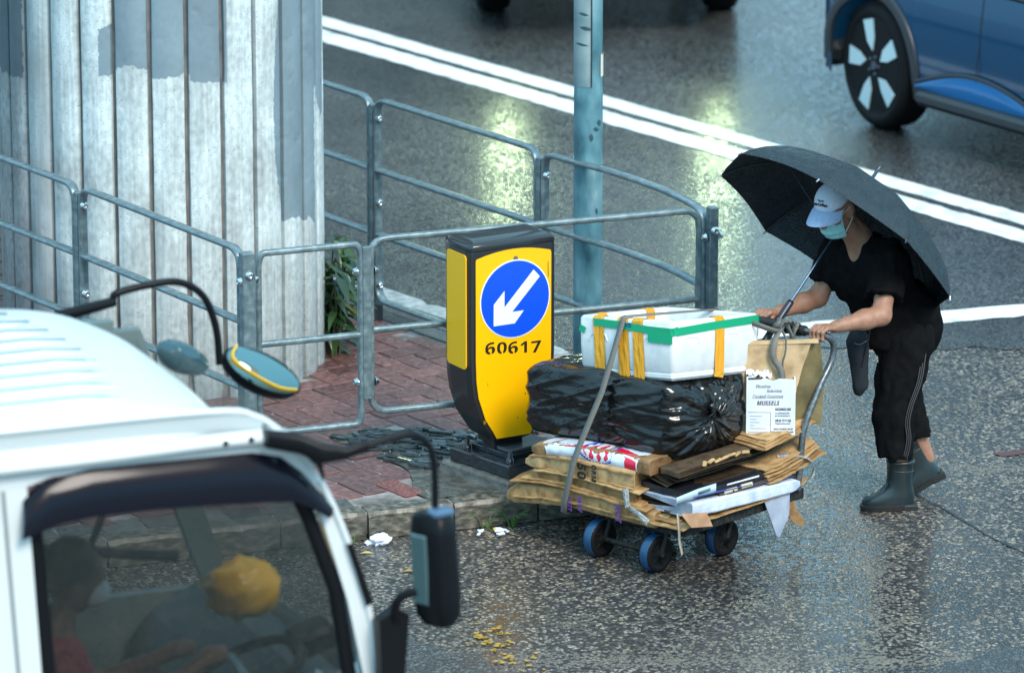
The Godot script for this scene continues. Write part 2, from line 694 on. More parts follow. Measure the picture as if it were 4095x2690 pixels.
func nose(inset: float) -> Array:
	var a := near_pt(1.5, inset)
	var b := far_pt(2.85, inset)
	var c := Vector2(1.42, -24.42) - Vector2(1, 0) * inset
	var out := []
	for i in 11:
		var t := i / 10.0
		out.append(a.lerp(c, t).lerp(c.lerp(b, t), t))
	return out

func island_outline(inset: float) -> Array:
	var out := [near_pt(-5.5, inset)]
	out.append_array(nose(inset))
	out.append(far_pt(-9.0, inset))
	return out

func build_island() -> void:
	# bedding: a solid slab under kerb and paving
	var mb := MB.new()
	mb.prism(island_outline(0.03), Transform3D(Basis(Vector3.RIGHT, Vector3.BACK, Vector3.DOWN), Vector3(0, 0.121, 0)), 0.1)
	var bed := mottled("mortar", [[0.0, 0.07, 0.06, 0.055], [0.5, 0.2, 0.18, 0.17], [1.0, 0.4, 0.38, 0.37]], 0.02, 1.3, 0.5, 0.0, 0.3, FastNoiseLite.TYPE_SIMPLEX_SMOOTH, true)
	var pave := structure("pavement", mb, bed)
	build_kerb()
	build_bricks(pave)

func kerb_stone(parent: Node, c0: Vector2, c1: Vector2, depth: float, h: float, m: Material, inward: Vector2) -> void:
	var d := (c1 - c0)
	var mid := (c0 + c1) * 0.5 + inward * depth * 0.5
	var b := Basis(Vector3(d.x, 0, d.y).normalized(), Vector3.UP, Vector3(-inward.x, 0, -inward.y))
	var mb := MB.new()
	var ln := d.length() - rng.randf_range(0.006, 0.016)
	# a worn block: rounded front edge with chips
	var hh := h + rng.randf_range(-0.006, 0.004)
	var rings := []
	var nseg := 9
	for i in nseg + 1:
		var x := lerpf(-ln / 2, ln / 2, float(i) / nseg)
		var chip := 0.012 + 0.014 * absf(fn.get_noise_2d(mid.x * 7.0 + x * 14.0, 5.0))
		var e := 0.006 if i == 0 or i == nseg else 0.0
		var zf := depth / 2 + 0.006 * fn.get_noise_2d(x * 8.0, mid.x * 3.0) - e
		var sec := [Vector2(zf, 0.004), Vector2(zf - 0.002, hh - chip * 1.4 - e), Vector2(zf - chip, hh - 0.002 - e), Vector2(-depth / 2, hh - e), Vector2(-depth / 2, 0.004)]
		var ring := []
		for q in sec:
			ring.append(Vector3(mid.x, 0, mid.y) + b * Vector3(x, q.y, q.x))
		ring.reverse()
		rings.append(ring)
	mb.loft(rings, true, true, -1)
	part(parent, "kerb_stone", mb, m)

func build_kerb() -> void:
	var stone := mottled("kerb_stone", [[0.0, 0.02, 0.022, 0.016], [0.35, 0.055, 0.052, 0.04], [0.6, 0.12, 0.11, 0.088], [1.0, 0.27, 0.25, 0.21]], 0.045, 1.7, 0.42, 0.0, 0.35)
	stone.uv1_scale = Vector3(1.4, 2.6, 1.4)
	var pale := mottled("kerb_pale", [[0.0, 0.16, 0.17, 0.17], [0.5, 0.32, 0.34, 0.34], [1.0, 0.45, 0.47, 0.47]], 0.03, 1.5, 0.4, 0.0, 0.3)
	var o := Node3D.new()
	o.name = "kerb"
	o.set_meta("kind", "structure")
	add_child(o)
	var n_in := Vector2(NEAR_D.y, -NEAR_D.x)
	var t := -3.3
	while t < 1.48:
		var t2 := minf(t + rng.randf_range(0.36, 0.47), 1.5)
		kerb_stone(o, near_pt(t, 0), near_pt(t2, 0), 0.12, 0.132, stone, n_in)
		t = t2
	var arc := nose(0.0)
	for i in range(0, 10, 2):
		var d: Vector2 = (arc[i + 2] - arc[i]).normalized()
		kerb_stone(o, arc[i], arc[i + 2], 0.12, 0.132, stone, Vector2(d.y, -d.x))
	var f_in := Vector2(-FAR_D.y, FAR_D.x)
	t = 2.85
	while t > -2.4:
		var t2 := t - 0.6
		kerb_stone(o, far_pt(t, 0), far_pt(t2, 0), 0.15, 0.132, pale, f_in)
		t = t2

func tile_box(parent: Node, c: Vector2, d: Vector2, l: float, w: float, y: float, m: Material, called := "tile") -> void:
	var mb := MB.new()
	var b := Basis(Vector3(d.x, 0, d.y), Vector3.UP, Vector3(-d.y, 0, d.x)) * Basis.from_euler(Vector3(rng.randfn(0, 0.006), 0, rng.randfn(0, 0.006)))
	mb.box(Vector3(c.x, y - 0.02, c.y), Vector3(l, 0.04, w), b, 0.004)
	part(parent, called, mb, m)

func build_bricks(pave: Node) -> void:
	# the dark tiles inside the near kerb
	var slate := []
	for i in 3:
		var k := 0.05 + 0.025 * i
		slate.append(mottled("edge_tile_%d" % i, [[0.0, k * 0.6, k * 0.66, k * 0.66], [1.0, k * 1.5, k * 1.6, k * 1.6]], 0.03, 2.0, 0.16 + 0.06 * i, 0.0, 0.15))
	var t := -3.2
	while t < -0.10:
		var w := 0.2
		var c := near_pt(t + w / 2, 0.12 + 0.09)
		tile_box(pave, c, NEAR_D, w - 0.014, 0.165, 0.13, slate[rng.randi() % 3])
		t += w
	t = -2.4
	while t < 2.7:
		for r in 2:
			var c := far_pt(t + 0.11 + 0.05 * r, 0.15 + 0.07 + 0.13 * r)
			tile_box(pave, c, FAR_D, 0.208, 0.12, 0.13, slate[rng.randi() % 3])
		t += 0.22
	# red bricks laid in herringbone
	var reds := []
	for i in 5:
		var k: float = [0.75, 0.9, 1.0, 1.15, 1.35][i]
		reds.append(mottled("brick_%d" % i, [[0.0, 0.055 * k, 0.026 * k, 0.025 * k], [0.5, 0.115 * k, 0.05 * k, 0.046 * k], [1.0, 0.18 * k, 0.105 * k, 0.098 * k]], 0.03, 2.6, 0.42, 0.0, 0.25))
	var bright := mottled("brick_bright", [[0.0, 0.12, 0.035, 0.03], [1.0, 0.26, 0.075, 0.065]], 0.02, 2.6, 0.26, 0.0, 0.25)
	var e1 := Vector2(0.571, 0.821)
	var e2 := Vector2(0.821, -0.571)
	var u := 0.13
	var org := Vector2(-0.45, -24.9)
	var far_meshes := 0
	var rest := MB.new()
	for i in range(-30, 31):
		for j in range(-16, 17):
			for kind in 2:
				var q := Vector2(i, i) + Vector2(2, -2) * j
				var c: Vector2
				var d: Vector2
				if kind == 0:
					c = q + Vector2(1.0, 0.5)
					d = e1
				else:
					c = q + Vector2(0.5, 2.0)
					d = e2
				var w := org + (e1 * c.x + e2 * c.y) * u
				if not on_brick_area(w):
					continue
				var seen := w.x > -1.25 and w.x < 0.45 and w.y > -27.2
				var red := w.y > -23.86 + 0.02 * (w.x + 0.6) and w.x < -0.3 and w.x > -0.95
				var m: Material = bright if red and rng.randf() < 0.75 else reds[rng.randi() % 5]
				var y := 0.129 + rng.randf_range(-0.003, 0.003)
				if seen and far_meshes < 300:
					far_meshes += 1
					tile_box(pave, w, d, u * 2 - 0.013, u - 0.013, y, m, "brick")
				else:
					var b := Basis(Vector3(d.x, 0, d.y), Vector3.UP, Vector3(-d.y, 0, d.x))
					rest.box(Vector3(w.x, y - 0.02, w.y), Vector3(u * 2 - 0.012, 0.04, u - 0.012), b)
	var other := part(pave, "bricks_beyond", rest, reds[1])
	other.set_meta("kind", "stuff")
	# concrete collar round the bollard and a bed of slate chips set on edge
	var grey := mottled("collar_concrete", [[0.0, 0.03, 0.032, 0.026], [0.5, 0.065, 0.062, 0.05], [1.0, 0.14, 0.132, 0.112]], 0.03, 1.4, 0.3, 0.0, 0.4, FastNoiseLite.TYPE_SIMPLEX_SMOOTH, true)
	var mb := MB.new()
	blotch(mb, [Vector2(-0.47, -23.66), Vector2(-0.36, -23.545), near_pt(0.5, 0.12), near_pt(1.2, 0.12), Vector2(0.62, -24.25), Vector2(0.2, -24.6), Vector2(-0.1, -24.72), Vector2(-0.75, -24.72), Vector2(-0.86, -24.55), Vector2(-0.62, -24.3), Vector2(-0.47, -24.0)], 0.1305, 0.012, 5)
	part(pave, "concrete_collar", mb, grey)
	var chip := mottled("slate_chip", [[0.0, 0.012, 0.016, 0.018], [1.0, 0.05, 0.06, 0.062]], 0.03, 3.0, 0.14)
	var outline := PackedVector2Array([Vector2(-0.88, -24.62), Vector2(-0.66, -24.7), Vector2(0.1, -24.72), Vector2(0.16, -24.42), Vector2(-0.12, -24.32), Vector2(-0.36, -24.05), Vector2(-0.42, -24.0), Vector2(-0.6, -24.22)])
	var placed := 0
	for i in 900:
		if placed >= 190:
			break
		var q := Vector2(rng.randf_range(-0.9, 0.2), rng.randf_range(-24.75, -23.95))
		if not Geometry2D.is_point_in_polygon(q, outline):
			continue
		placed += 1
		var a := -0.45 + rng.randfn(0, 0.4)
		var l := rng.randf_range(0.05, 0.12)
		var s := MB.new()
		s.box(Vector3(q.x, 0.132 + rng.randf_range(-0.004, 0.006), q.y), Vector3(l, 0.02, rng.randf_range(0.014, 0.03)), Basis.from_euler(Vector3(rng.randfn(0, 0.18), a, rng.randfn(0, 0.09))), 0.004)
		part(pave, "slate_chip", s, chip)

func on_brick_area(w: Vector2) -> bool:
	var n_in := Vector2(NEAR_D.y, -NEAR_D.x)
	var f_in := Vector2(-FAR_D.y, FAR_D.x)
	if (w - NEAR_A).dot(n_in) < 0.265 or (w - FAR_A).dot(f_in) < 0.46:
		return false
	if w.x < -3.4 or w.x > 0.95:
		return false
	if w.distance_to(Vector2(-1.754, -26.05)) < 0.78:
		return false
	var hole := PackedVector2Array([Vector2(-0.47, -23.6), Vector2(0.9, -23.5), Vector2(0.62, -24.25), Vector2(0.2, -24.62), Vector2(-0.1, -24.74), Vector2(-0.7, -24.74), Vector2(-0.86, -24.58), Vector2(-0.62, -24.3), Vector2(-0.47, -24.0)])
	return not Geometry2D.is_point_in_polygon(w, hole)

# ---------------------------------------------------------------- the concrete pier
func build_column() -> void:
	var c := Vector3(-1.754, 0.1, -26.05)
	var o := thing("concrete_column", "huge round fluted concrete pier with grey overpainted patches, standing behind the railings", "column", place(c))
	var skin := mat("pier_concrete", Color.WHITE, 0.62)
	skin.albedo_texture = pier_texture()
	skin.heightmap_enabled = true
	skin.heightmap_texture = noise_tex("pier_pits", 0.06, [[0.0, Color.BLACK], [0.3, Color(0.7, 0.7, 0.7)], [1.0, Color.WHITE]], FastNoiseLite.TYPE_SIMPLEX_SMOOTH, 5, 512)
	skin.heightmap_scale = 0.6
	var hgt := 5.2
	var mb := MB.new()
	var prof := [Vector2(0.775, 0.0), Vector2(0.775, hgt)]
	mb.lathe(prof, 56)
	part(o, "core", mb, mottled("pier_groove", [[0.0, 0.07, 0.068, 0.065], [1.0, 0.24, 0.235, 0.225]], 0.02, 1.0, 0.7))
	# 28 broad ribs with narrow grooves between them
	for k in 28:
		var a0 := TAU * (k + 0.5) / 28.0
		mb = MB.new()
		mb.smooth(1)
		var half := PI / 28.0
		var rows := []
		var ny := 34
		for j in ny + 1:
			var y := hgt * j / ny
			var ring := []
			var g := [0.010 + 0.003 * fn.get_noise_2d(y * 5.0, k * 3.0), 0.010 + 0.003 * fn.get_noise_2d(y * 5.0 + 50.0, k * 3.0)]
			if j == 0:
				g = [0.02, 0.02]
			var sec := [[-half + g[0] / 0.8, 0.77], [-half + (g[0] + 0.003) / 0.8, 0.797], [-half + (g[0] + 0.014) / 0.8, 0.805], [0.0, 0.812], [half - (g[1] + 0.014) / 0.8, 0.805], [half - (g[1] + 0.003) / 0.8, 0.797], [half - g[1] / 0.8, 0.77]]
			for q in sec:
				# angle 0 points at the camera (+z), growing towards +x
				var a: float = a0 + q[0]
				ring.append([Vector3(sin(a), 0, cos(a)) * q[1] + Vector3(0, y, 0), Vector2(fposmod(a / TAU + 0.5, 1.0) if absf(fposmod(a0 / TAU + 0.5, 1.0) - 0.5) < 0.47 else a0 / TAU - 0.5, 1.0 - y / 5.2)])
			rows.append(ring)
		for j in ny:
			for q in 6:
				var A: Array = rows[j][q]
				var B: Array = rows[j][q + 1]
				var C: Array = rows[j + 1][q + 1]
				var D: Array = rows[j + 1][q]
				mb.smooth(-1 if q == 0 or q == 5 else 1)
				mb.quad(A[0], B[0], C[0], D[0], A[1], B[1], C[1], D[1])
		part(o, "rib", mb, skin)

func pier_texture() -> ImageTexture:
	var w := 1024
	var h := 1536
	var n1 := noise_bytes(1024, 0.006, FastNoiseLite.TYPE_SIMPLEX_SMOOTH, 0, 6, 31)
	var n2 := noise_bytes(1024, 0.03, FastNoiseLite.TYPE_SIMPLEX_SMOOTH, 0, 5, 32)
	var n3 := noise_bytes(1024, 0.12, FastNoiseLite.TYPE_CELLULAR, FastNoiseLite.RETURN_DISTANCE, 1, 33)
	var lut := PackedByteArray()
	for i in 1024:
		lut.append(int(clampf(lin(i / 1023.0, 0, 0).r * 255.0, 0, 255)))
	var out := PackedByteArray()
	out.resize(w * h * 3)
	for j in h:
		var y := 5.2 * (1.0 - float(j) / h) + 0.1
		for i in w:
			var a := (float(i) / w - 0.5) * TAU
			var k := (j & 1023) * 1024 + ((i * 3) & 1023)
			var b1 := n1[k] / 255.0
			var b2 := n2[((j * 2) & 1023) * 1024 + ((i * 5) & 1023)] / 255.0
			var b3 := n3[((j * 2) & 1023) * 1024 + ((i * 4) & 1023)] / 255.0
			var v := 0.54 + 0.34 * (b1 - 0.5) + 0.24 * (b2 - 0.5)
			var b4 := n2[((j >> 3) & 1023) * 1024 + ((i * 7) & 1023)] / 255.0
			v *= 0.80 + 0.4 * b4
			if b3 < 0.06 and b1 > 0.45:
				v *= 0.45
			# grime rises from the foot; dirt and painted-in shade darken the left flank
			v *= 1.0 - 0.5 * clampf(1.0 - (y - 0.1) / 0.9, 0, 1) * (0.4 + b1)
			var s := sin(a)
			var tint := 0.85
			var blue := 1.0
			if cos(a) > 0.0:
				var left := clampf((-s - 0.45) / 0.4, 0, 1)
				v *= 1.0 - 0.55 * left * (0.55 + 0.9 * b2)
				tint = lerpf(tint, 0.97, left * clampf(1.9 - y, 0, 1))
				var yy := y + 0.07 * (b1 - 0.5) + 0.03 * (b2 - 0.5)
				var ss := s + 0.012 * (b2 - 0.5)
				var paint := 0.0
				if s > -0.223 and s < 0.0 and yy > 1.79 or s >= 0.0 and s < 0.24 and yy > 1.755 or s >= 0.24 and s < 0.458 and y > 1.71 + 0.012 * (b2 - 0.5) + 0.08 * (0.458 - s) and (y < 2.02 or s < 0.4 or b1 < 0.6) or ss > -0.31 and s <= -0.223 and yy > 1.76 and yy < 2.0:
					paint = 0.25
				var edge := 0.755 + 0.03 * sin(y * 3.1) + 0.06 * clampf(1.25 - y, 0, 0.4)
				if ss > edge and y > 0.95 + 0.15 * (b1 - 0.5) and not (ss > 0.955 and y < 1.3 + b1 * 0.4):
					paint = 0.25
				if ss < -0.80 and yy > 1.66:
					paint = 0.10
				if paint > 0.0:
					v = paint * (0.85 + 0.3 * b1) * (0.94 + 0.12 * b2)
					tint = 0.70
					blue = 1.14
			var o := (j * w + i) * 3
			out[o] = lut[int(clampf(v * tint, 0, 1) * 1023)]
			out[o + 1] = lut[int(clampf(v * 0.98, 0, 1) * 1023)]
			out[o + 2] = lut[int(clampf(v * blue, 0, 1) * 1023)]
	return ImageTexture.create_from_image(Image.create_from_data(w, h, false, Image.FORMAT_RGB8, out))

# ---------------------------------------------------------------- railings
func galv() -> StandardMaterial3D:
	if mats.has("galvanised"):
		return mats["galvanised"]
	var m := mottled("galvanised", [[0.0, 0.07, 0.11, 0.125], [0.5, 0.135, 0.19, 0.21], [1.0, 0.26, 0.335, 0.355]], 0.03, 2.2, 0.36, 0.35, 0.12, FastNoiseLite.TYPE_SIMPLEX_SMOOTH)
	return m

func bolt(parent: Node, o: Node3D, at: Vector3, n: Vector3, r := 0.019) -> void:
	var steel := mat("bolt_steel", lin(0.55, 0.57, 0.58), 0.16, 1.0)
	var mb := wb(o)
	var y := n.normalized()
	var x := y.cross(Vector3(0.1, 0.9, 0.3)).normalized()
	var f := Transform3D(Basis(x, y, x.cross(y)), at)
	mb.lathe([Vector2(r * 1.12, 0), Vector2(r * 1.12, 0.004), Vector2(r, 0.006), Vector2(r * 0.92, 0.013), Vector2(r * 0.7, 0.018), Vector2(r * 0.42, 0.0205), Vector2(r * 0.38, 0.014), Vector2(0.001, 0.014)], 12, f)
	part(parent, "bolt", mb, steel)

func rail_panel(label: String, a: Vector2, b: Vector2, y0: float, y1: float, mids: Array, sec: Array, warp = null, called := "railing", group := "railing panels round the traffic island") -> Node3D:
	var o := thing(called, label, "railing", place(Vector3((a.x + b.x) / 2, 0.13, (a.y + b.y) / 2)), group)
	var d := (b - a).normalized()
	var side := Vector3(-d.y, 0, d.x)
	var at := func(t: float, y: float) -> Vector3:
		var q := a.lerp(b, t)
		var p := Vector3(q.x, y, q.y)
		if warp != null:
			p += warp.call(t, y)
		return p
	var raw := []
	for t in 9:
		raw.append(at.call(t / 8.0, y1))
	var top := raw.duplicate()
	var path := [at.call(0.0, (y0 + y1) / 2)]
	path.append_array(top)
	path.append(at.call(1.0, (y0 + y1) / 2))
	for t in 9:
		path.append(at.call(1.0 - t / 8.0, y0))
	path.append(at.call(0.0, (y0 + y1) / 2))
	var rounded := bend(path, 0.085, 5)
	rounded.pop_back()
	var mb := wb(o)
	mb.sweep(rounded, sec, side, true)
	part(o, "frame", mb, galv())
	for y in mids:
		var line := []
		for t in 9:
			line.append(at.call(0.004 + t / 8.0 * 0.992, y))
		mb = wb(o)
		mb.sweep(line, sec, side)
		part(o, "rail", mb, galv())
	return o

func rail_post(label: String, at: Vector2, top: float, bottom: float, w: float, d: float, dir: Vector2, bolts: Array) -> Node3D:
	var o := thing("railing_post", label, "post", place(Vector3(at.x, bottom, at.y)), "posts between the railing panels")
	var b := Basis(Vector3(dir.x, 0, dir.y), Vector3.UP, Vector3(-dir.y, 0, dir.x))
	var mb := wb(o)
	mb.box(Vector3(at.x, (top + bottom) / 2, at.y), Vector3(w, top - bottom, d), b, 0.004)
	part(o, "shaft", mb, galv())
	if bottom < 0.2:
		mb = wb(o)
		mb.box(Vector3(at.x, 0.17, at.y), Vector3(w + 0.02, 0.09, d + 0.02), b, 0.006)
		part(o, "foot_sleeve", mb, mat("post_sleeve", lin(0.03, 0.03, 0.032), 0.4))
	for q in bolts:
		# [height, x offset, z offset, direction] in the post's own axes
		bolt(o, o, Vector3(at.x, q[0], at.y) + b * Vector3(q[1], 0, q[2]), b * (q[3] as Vector3))
	return o

func build_railings() -> void:
	var flat := rrect(0.046, 0.021, 0.005, 1)
	var d := Vector2(0.572, 0.82)
	var p1 := Vector2(-0.711, -26.812)
	var p2 := Vector2(0.145, -25.601)
	var e := Vector2(0.934, -24.456)
	rail_panel("far railing panel running behind the concrete pier to the first far post", p1 - d * 1.75, p1 - d * 0.03, 0.24, 1.3, [0.93, 0.59], flat)
	rail_panel("straight far railing panel between the two far posts, in front of the bright wet glare", p1 + d * 0.03, p2 - d * 0.03, 0.24, 1.305, [0.93, 0.59], flat)
	var kink := func(t: float, y: float) -> Vector3:
		var k := clampf((t - 0.1) / 0.3, 0, 1) * clampf((1.0 - t) / 0.45, 0, 1)
		return Vector3(0.02 * k, 0.012 * k * (1.0 if y > 1.0 else 0.6) - 0.03 * clampf((t - 0.8) / 0.2, 0, 1), 0.015 * k)
	rail_panel("buckled far railing panel with bent rails passing behind the lamp pole", p2 + d * 0.03, e - d * 0.035, 0.24, 1.3, [0.93, 0.59], flat, kink)
	var l1 := Vector2(-2.076, -24.868)
	var l2 := Vector2(-1.214, -23.579)
	rail_panel("near railing panel at the photo's left edge before the pier", l1 - d * 1.6, l1 - d * 0.03, 0.24, 1.3, [0.965, 0.65], flat)
	rail_panel("near railing panel in front of the pier, running down to the bolted corner post", l1 + d * 0.03, l2 - d * 0.04, 0.24, 1.3, [0.965, 0.65], flat)
	# the posts
	rail_post("dark railing post beside the pier's right edge, on the far row", p1, 1.275, 0.13, 0.034, 0.05, d, [])
	rail_post("railing post standing against the bright glare, middle of the far row", p2, 1.275, 0.13, 0.034, 0.05, d, [])
	rail_post("left railing post in front of the pier's dark flank", l1, 1.275, 0.13, 0.034, 0.05, d, [])
	var g := Vector2(0.926, -0.377)
	rail_post("corner railing post with three bolt heads in front of the pale pier ribs", l2 + d * 0.01, 1.30, 0.13, 0.062, 0.06, g, [[1.20, 0.0, 0.03, Vector3(0, 0, 1)], [1.165, -0.031, 0.0, Vector3(-1, 0, 0.2)], [1.17, 0.034, 0.0, Vector3(1, 0, 0)]])
	rail_post("end railing post with bolt heads just left of the umbrella", e + Vector2(0.012, 0), 1.30, 0.13, 0.045, 0.05, g, [[1.19, 0.0, 0.03, Vector3(0, 0, 1)], [1.155, -0.034, 0.0, Vector3(-1, 0, 0)], [1.16, 0.034, 0.0, Vector3(1, 0, 0.1)]])
	# bolts seen on the inner faces of the panels' uprights belong to those panels
	for q in [[1, p1, [1.205, 0.76, 0.32]], [2, p2, [1.19, 0.76, 0.32]], [4, l1, [1.215, 0.78, 0.36]]]:
		var nm: String = "railing" if q[0] == 0 else "railing_%03d" % q[0]
		var o: Node3D = get_node(nm)
		for y in q[2]:
			var c: Vector2 = q[1] + d * 0.042
			bolt(o, o, Vector3(c.x, y, c.y), Vector3(d.x, 0, d.y))
	# the two leaves of the gate
	var tubeish := rrect(0.034, 0.03, 0.012, 3)
	var ga := Vector2(-1.165, -23.70)
	var gm := Vector2(-0.70, -23.885)
	var gn := Vector2(-0.655, -23.905)
	var ge := Vector2(0.885, -24.48)
	var leaf_a := rail_panel("short gate leaf with rounded corners between the corner post and the gate's middle strip", ga, gm, 0.40, 1.262, [0.83], tubeish, null, "gate_leaf", "the two leaves of the gate")
	var leaf_b := rail_panel("long gate leaf passing behind the yellow bollard to the end post", gn, ge, 0.45, 1.278, [0.845], tubeish, null, "gate_leaf", "the two leaves of the gate")
	var n := Vector3(0.377, 0, 0.926)
	for y in [1.13, 0.60]:
		bolt(leaf_a, leaf_a, Vector3(gm.x - 0.017, y, gm.y), Vector3(-0.926, 0, 0.377))
		bolt(leaf_b, leaf_b, Vector3(gn.x + 0.017, y, gn.y), Vector3(0.926, 0, -0.377))
	var mid := (gm + gn) * 0.5
	var o := thing("gate_strip", "flat galvanised strip upright between the two gate leaves", "post", place(Vector3(mid.x, 0.52, mid.y)))
	var mb := wb(o)
	mb.box(Vector3(mid.x, 0.885, mid.y) + n * 0.012, Vector3(0.042, 0.73, 0.02), Basis(Vector3(0.926, 0, -0.377), Vector3.UP, n), 0.003)
	part(o, "strip", mb, galv())

# ---------------------------------------------------------------- lamp pole
func build_pole() -> void:
	var c := Vector3(0.372, 0.12, -25.4)
	var o := thing("lamp_pole", "tall round pole of peeling blue-green paint rising behind the gate", "pole", place(c))
	var m := mottled("pole_paint", [[0.0, 0.015, 0.06, 0.085], [0.3, 0.06, 0.165, 0.205], [0.55, 0.10, 0.235, 0.28], [0.8, 0.18, 0.325, 0.37], [1.0, 0.32, 0.45, 0.48]], 0.011, 1.6, 0.42, 0.0, 0.12)
	m.uv1_scale = Vector3(2.4, 1.0, 2.4)
	var mb := MB.new()
	mb.lathe([Vector2(0.071, 0.0), Vector2(0.071, 1.53), Vector2(0.069, 1.56), Vector2(0.069, 4.8)], 28)
	part(o, "shaft", mb, m)
	# the service door on its front left
	mb = MB.new()
	var dm := mottled("pole_door", [[0.0, 0.12, 0.2, 0.225], [0.5, 0.2, 0.29, 0.31], [1.0, 0.3, 0.39, 0.41]], 0.012, 1.4, 0.45)
	mb.grid(10, 8, func(u: float, v: float) -> Vector3:
		var a := lerpf(-1.5, 0.16, u)
		var r := 0.0745 - (0.004 if u < 0.02 or u > 0.98 or v < 0.02 else 0.0)
		return Vector3(sin(a) * r, lerpf(1.565, 2.6, v), cos(a) * r))
	part(o, "service_door", mb, dm)
	mb = MB.new()
	mb.box(Vector3(0.0745 * sin(0.19), 2.08, 0.0745 * cos(0.19)), Vector3(0.005, 1.03, 0.004), Basis.from_euler(Vector3(0, 0.19, 0)))
	part(o, "door_seam", mb, mat("seam", lin(0.01, 0.015, 0.018), 0.6))
	mb = MB.new()
	mb.grid(5, 6, func(u: float, v: float) -> Vector3:
		var a := lerpf(0.95, 1.45, u)
		return Vector3(sin(a) * 0.0725, lerpf(1.61, 1.72, v) + 0.006 * sin(u * 9.0) * v, cos(a) * 0.0725))
	part(o, "sticker", mb, mat("cream_sticker", lin(0.62, 0.6, 0.5), 0.5))
	var scuff := mat("pole_scuff", lin(0.03, 0.07, 0.085), 0.5)
	for q in [[-0.2, 1.86, 0.06, 0.02], [-0.5, 1.78, 0.07, 0.012], [0.55, 1.36, 0.03, 0.02], [0.8, 1.39, 0.025, 0.03], [0.2, 1.32, 0.02, 0.035], [0.6, 0.95, 0.012, 0.03], [-0.35, 1.93, 0.05, 0.014]]:
		mb = MB.new()
		mb.grid(6, 2, func(u: float, v: float) -> Vector3:
			var a: float = q[0] + lerpf(-0.5, 0.5, u) * q[2] / 0.07
			return Vector3(sin(a) * 0.0756, q[1] - 0.01 * u + (v - 0.5) * q[3] * sin(PI * u), cos(a) * 0.0756))
		part(o, "scuff", mb, scuff)

# ---------------------------------------------------------------- the shrub behind the pier
func build_plant() -> void:
	var c := Vector3(-0.9, 0.12, -26.2)
	var o := thing("shrub", "leafy dark green shrub growing between the pier and the gate", "shrub", place(c))
	var greens := []
	for k in [[0.010, 0.028, 0.012], [0.016, 0.045, 0.016], [0.028, 0.068, 0.02], [0.08, 0.10, 0.02]]:
		var m := mat("leaf_%d" % greens.size(), lin(k[0], k[1], k[2]), 0.3)
		m.backlight_enabled = true
		m.backlight = lin(k[0] * 1.5, k[1] * 1.5, k[2])
		greens.append(m)
	var bark := mat("stem", lin(0.05, 0.06, 0.03), 0.7)
	for s in 20:
		var base := Vector3(rng.randf_range(-0.06, 0.04), 0, rng.randf_range(-0.2, 0.12))
		var tip := base + Vector3(rng.randf_range(-0.08, 0.08), rng.randf_range(0.2, 0.6), rng.randf_range(-0.15, 0.15))
		var pts := curve([base, base.lerp(tip, 0.5) + Vector3(rng.randfn(0, 0.03), 0.03, rng.randfn(0, 0.03)), tip], 4)
		var mb := MB.new()
		mb.tube(pts, 0.005, 5)
		part(o, "stem", mb, bark)
		for l in 8:
			var at: Vector3 = pts[clampi(2 + l, 0, pts.size() - 1)]
			var yaw := rng.randf() * TAU
			var dirn := Vector3(cos(yaw), rng.randf_range(-0.7, 0.35), sin(yaw)).normalized()
			var length := rng.randf_range(0.11, 0.23)
			var wd := length * rng.randf_range(0.09, 0.15)
			var side := dirn.cross(Vector3.UP).normalized()
			var up := side.cross(dirn)
			mb = MB.new()
			mb.grid(7, 2, func(u: float, v: float) -> Vector3:
				var w := wd * sin(PI * pow(u, 0.75)) * (v - 0.5) * 2.0
				return at + dirn * length * u + side * w + up * (absf(w) * 0.35 - 0.35 * length * u * u))
			part(o, "leaf", mb, greens[mini(3, int(rng.randf() * 3.3))])

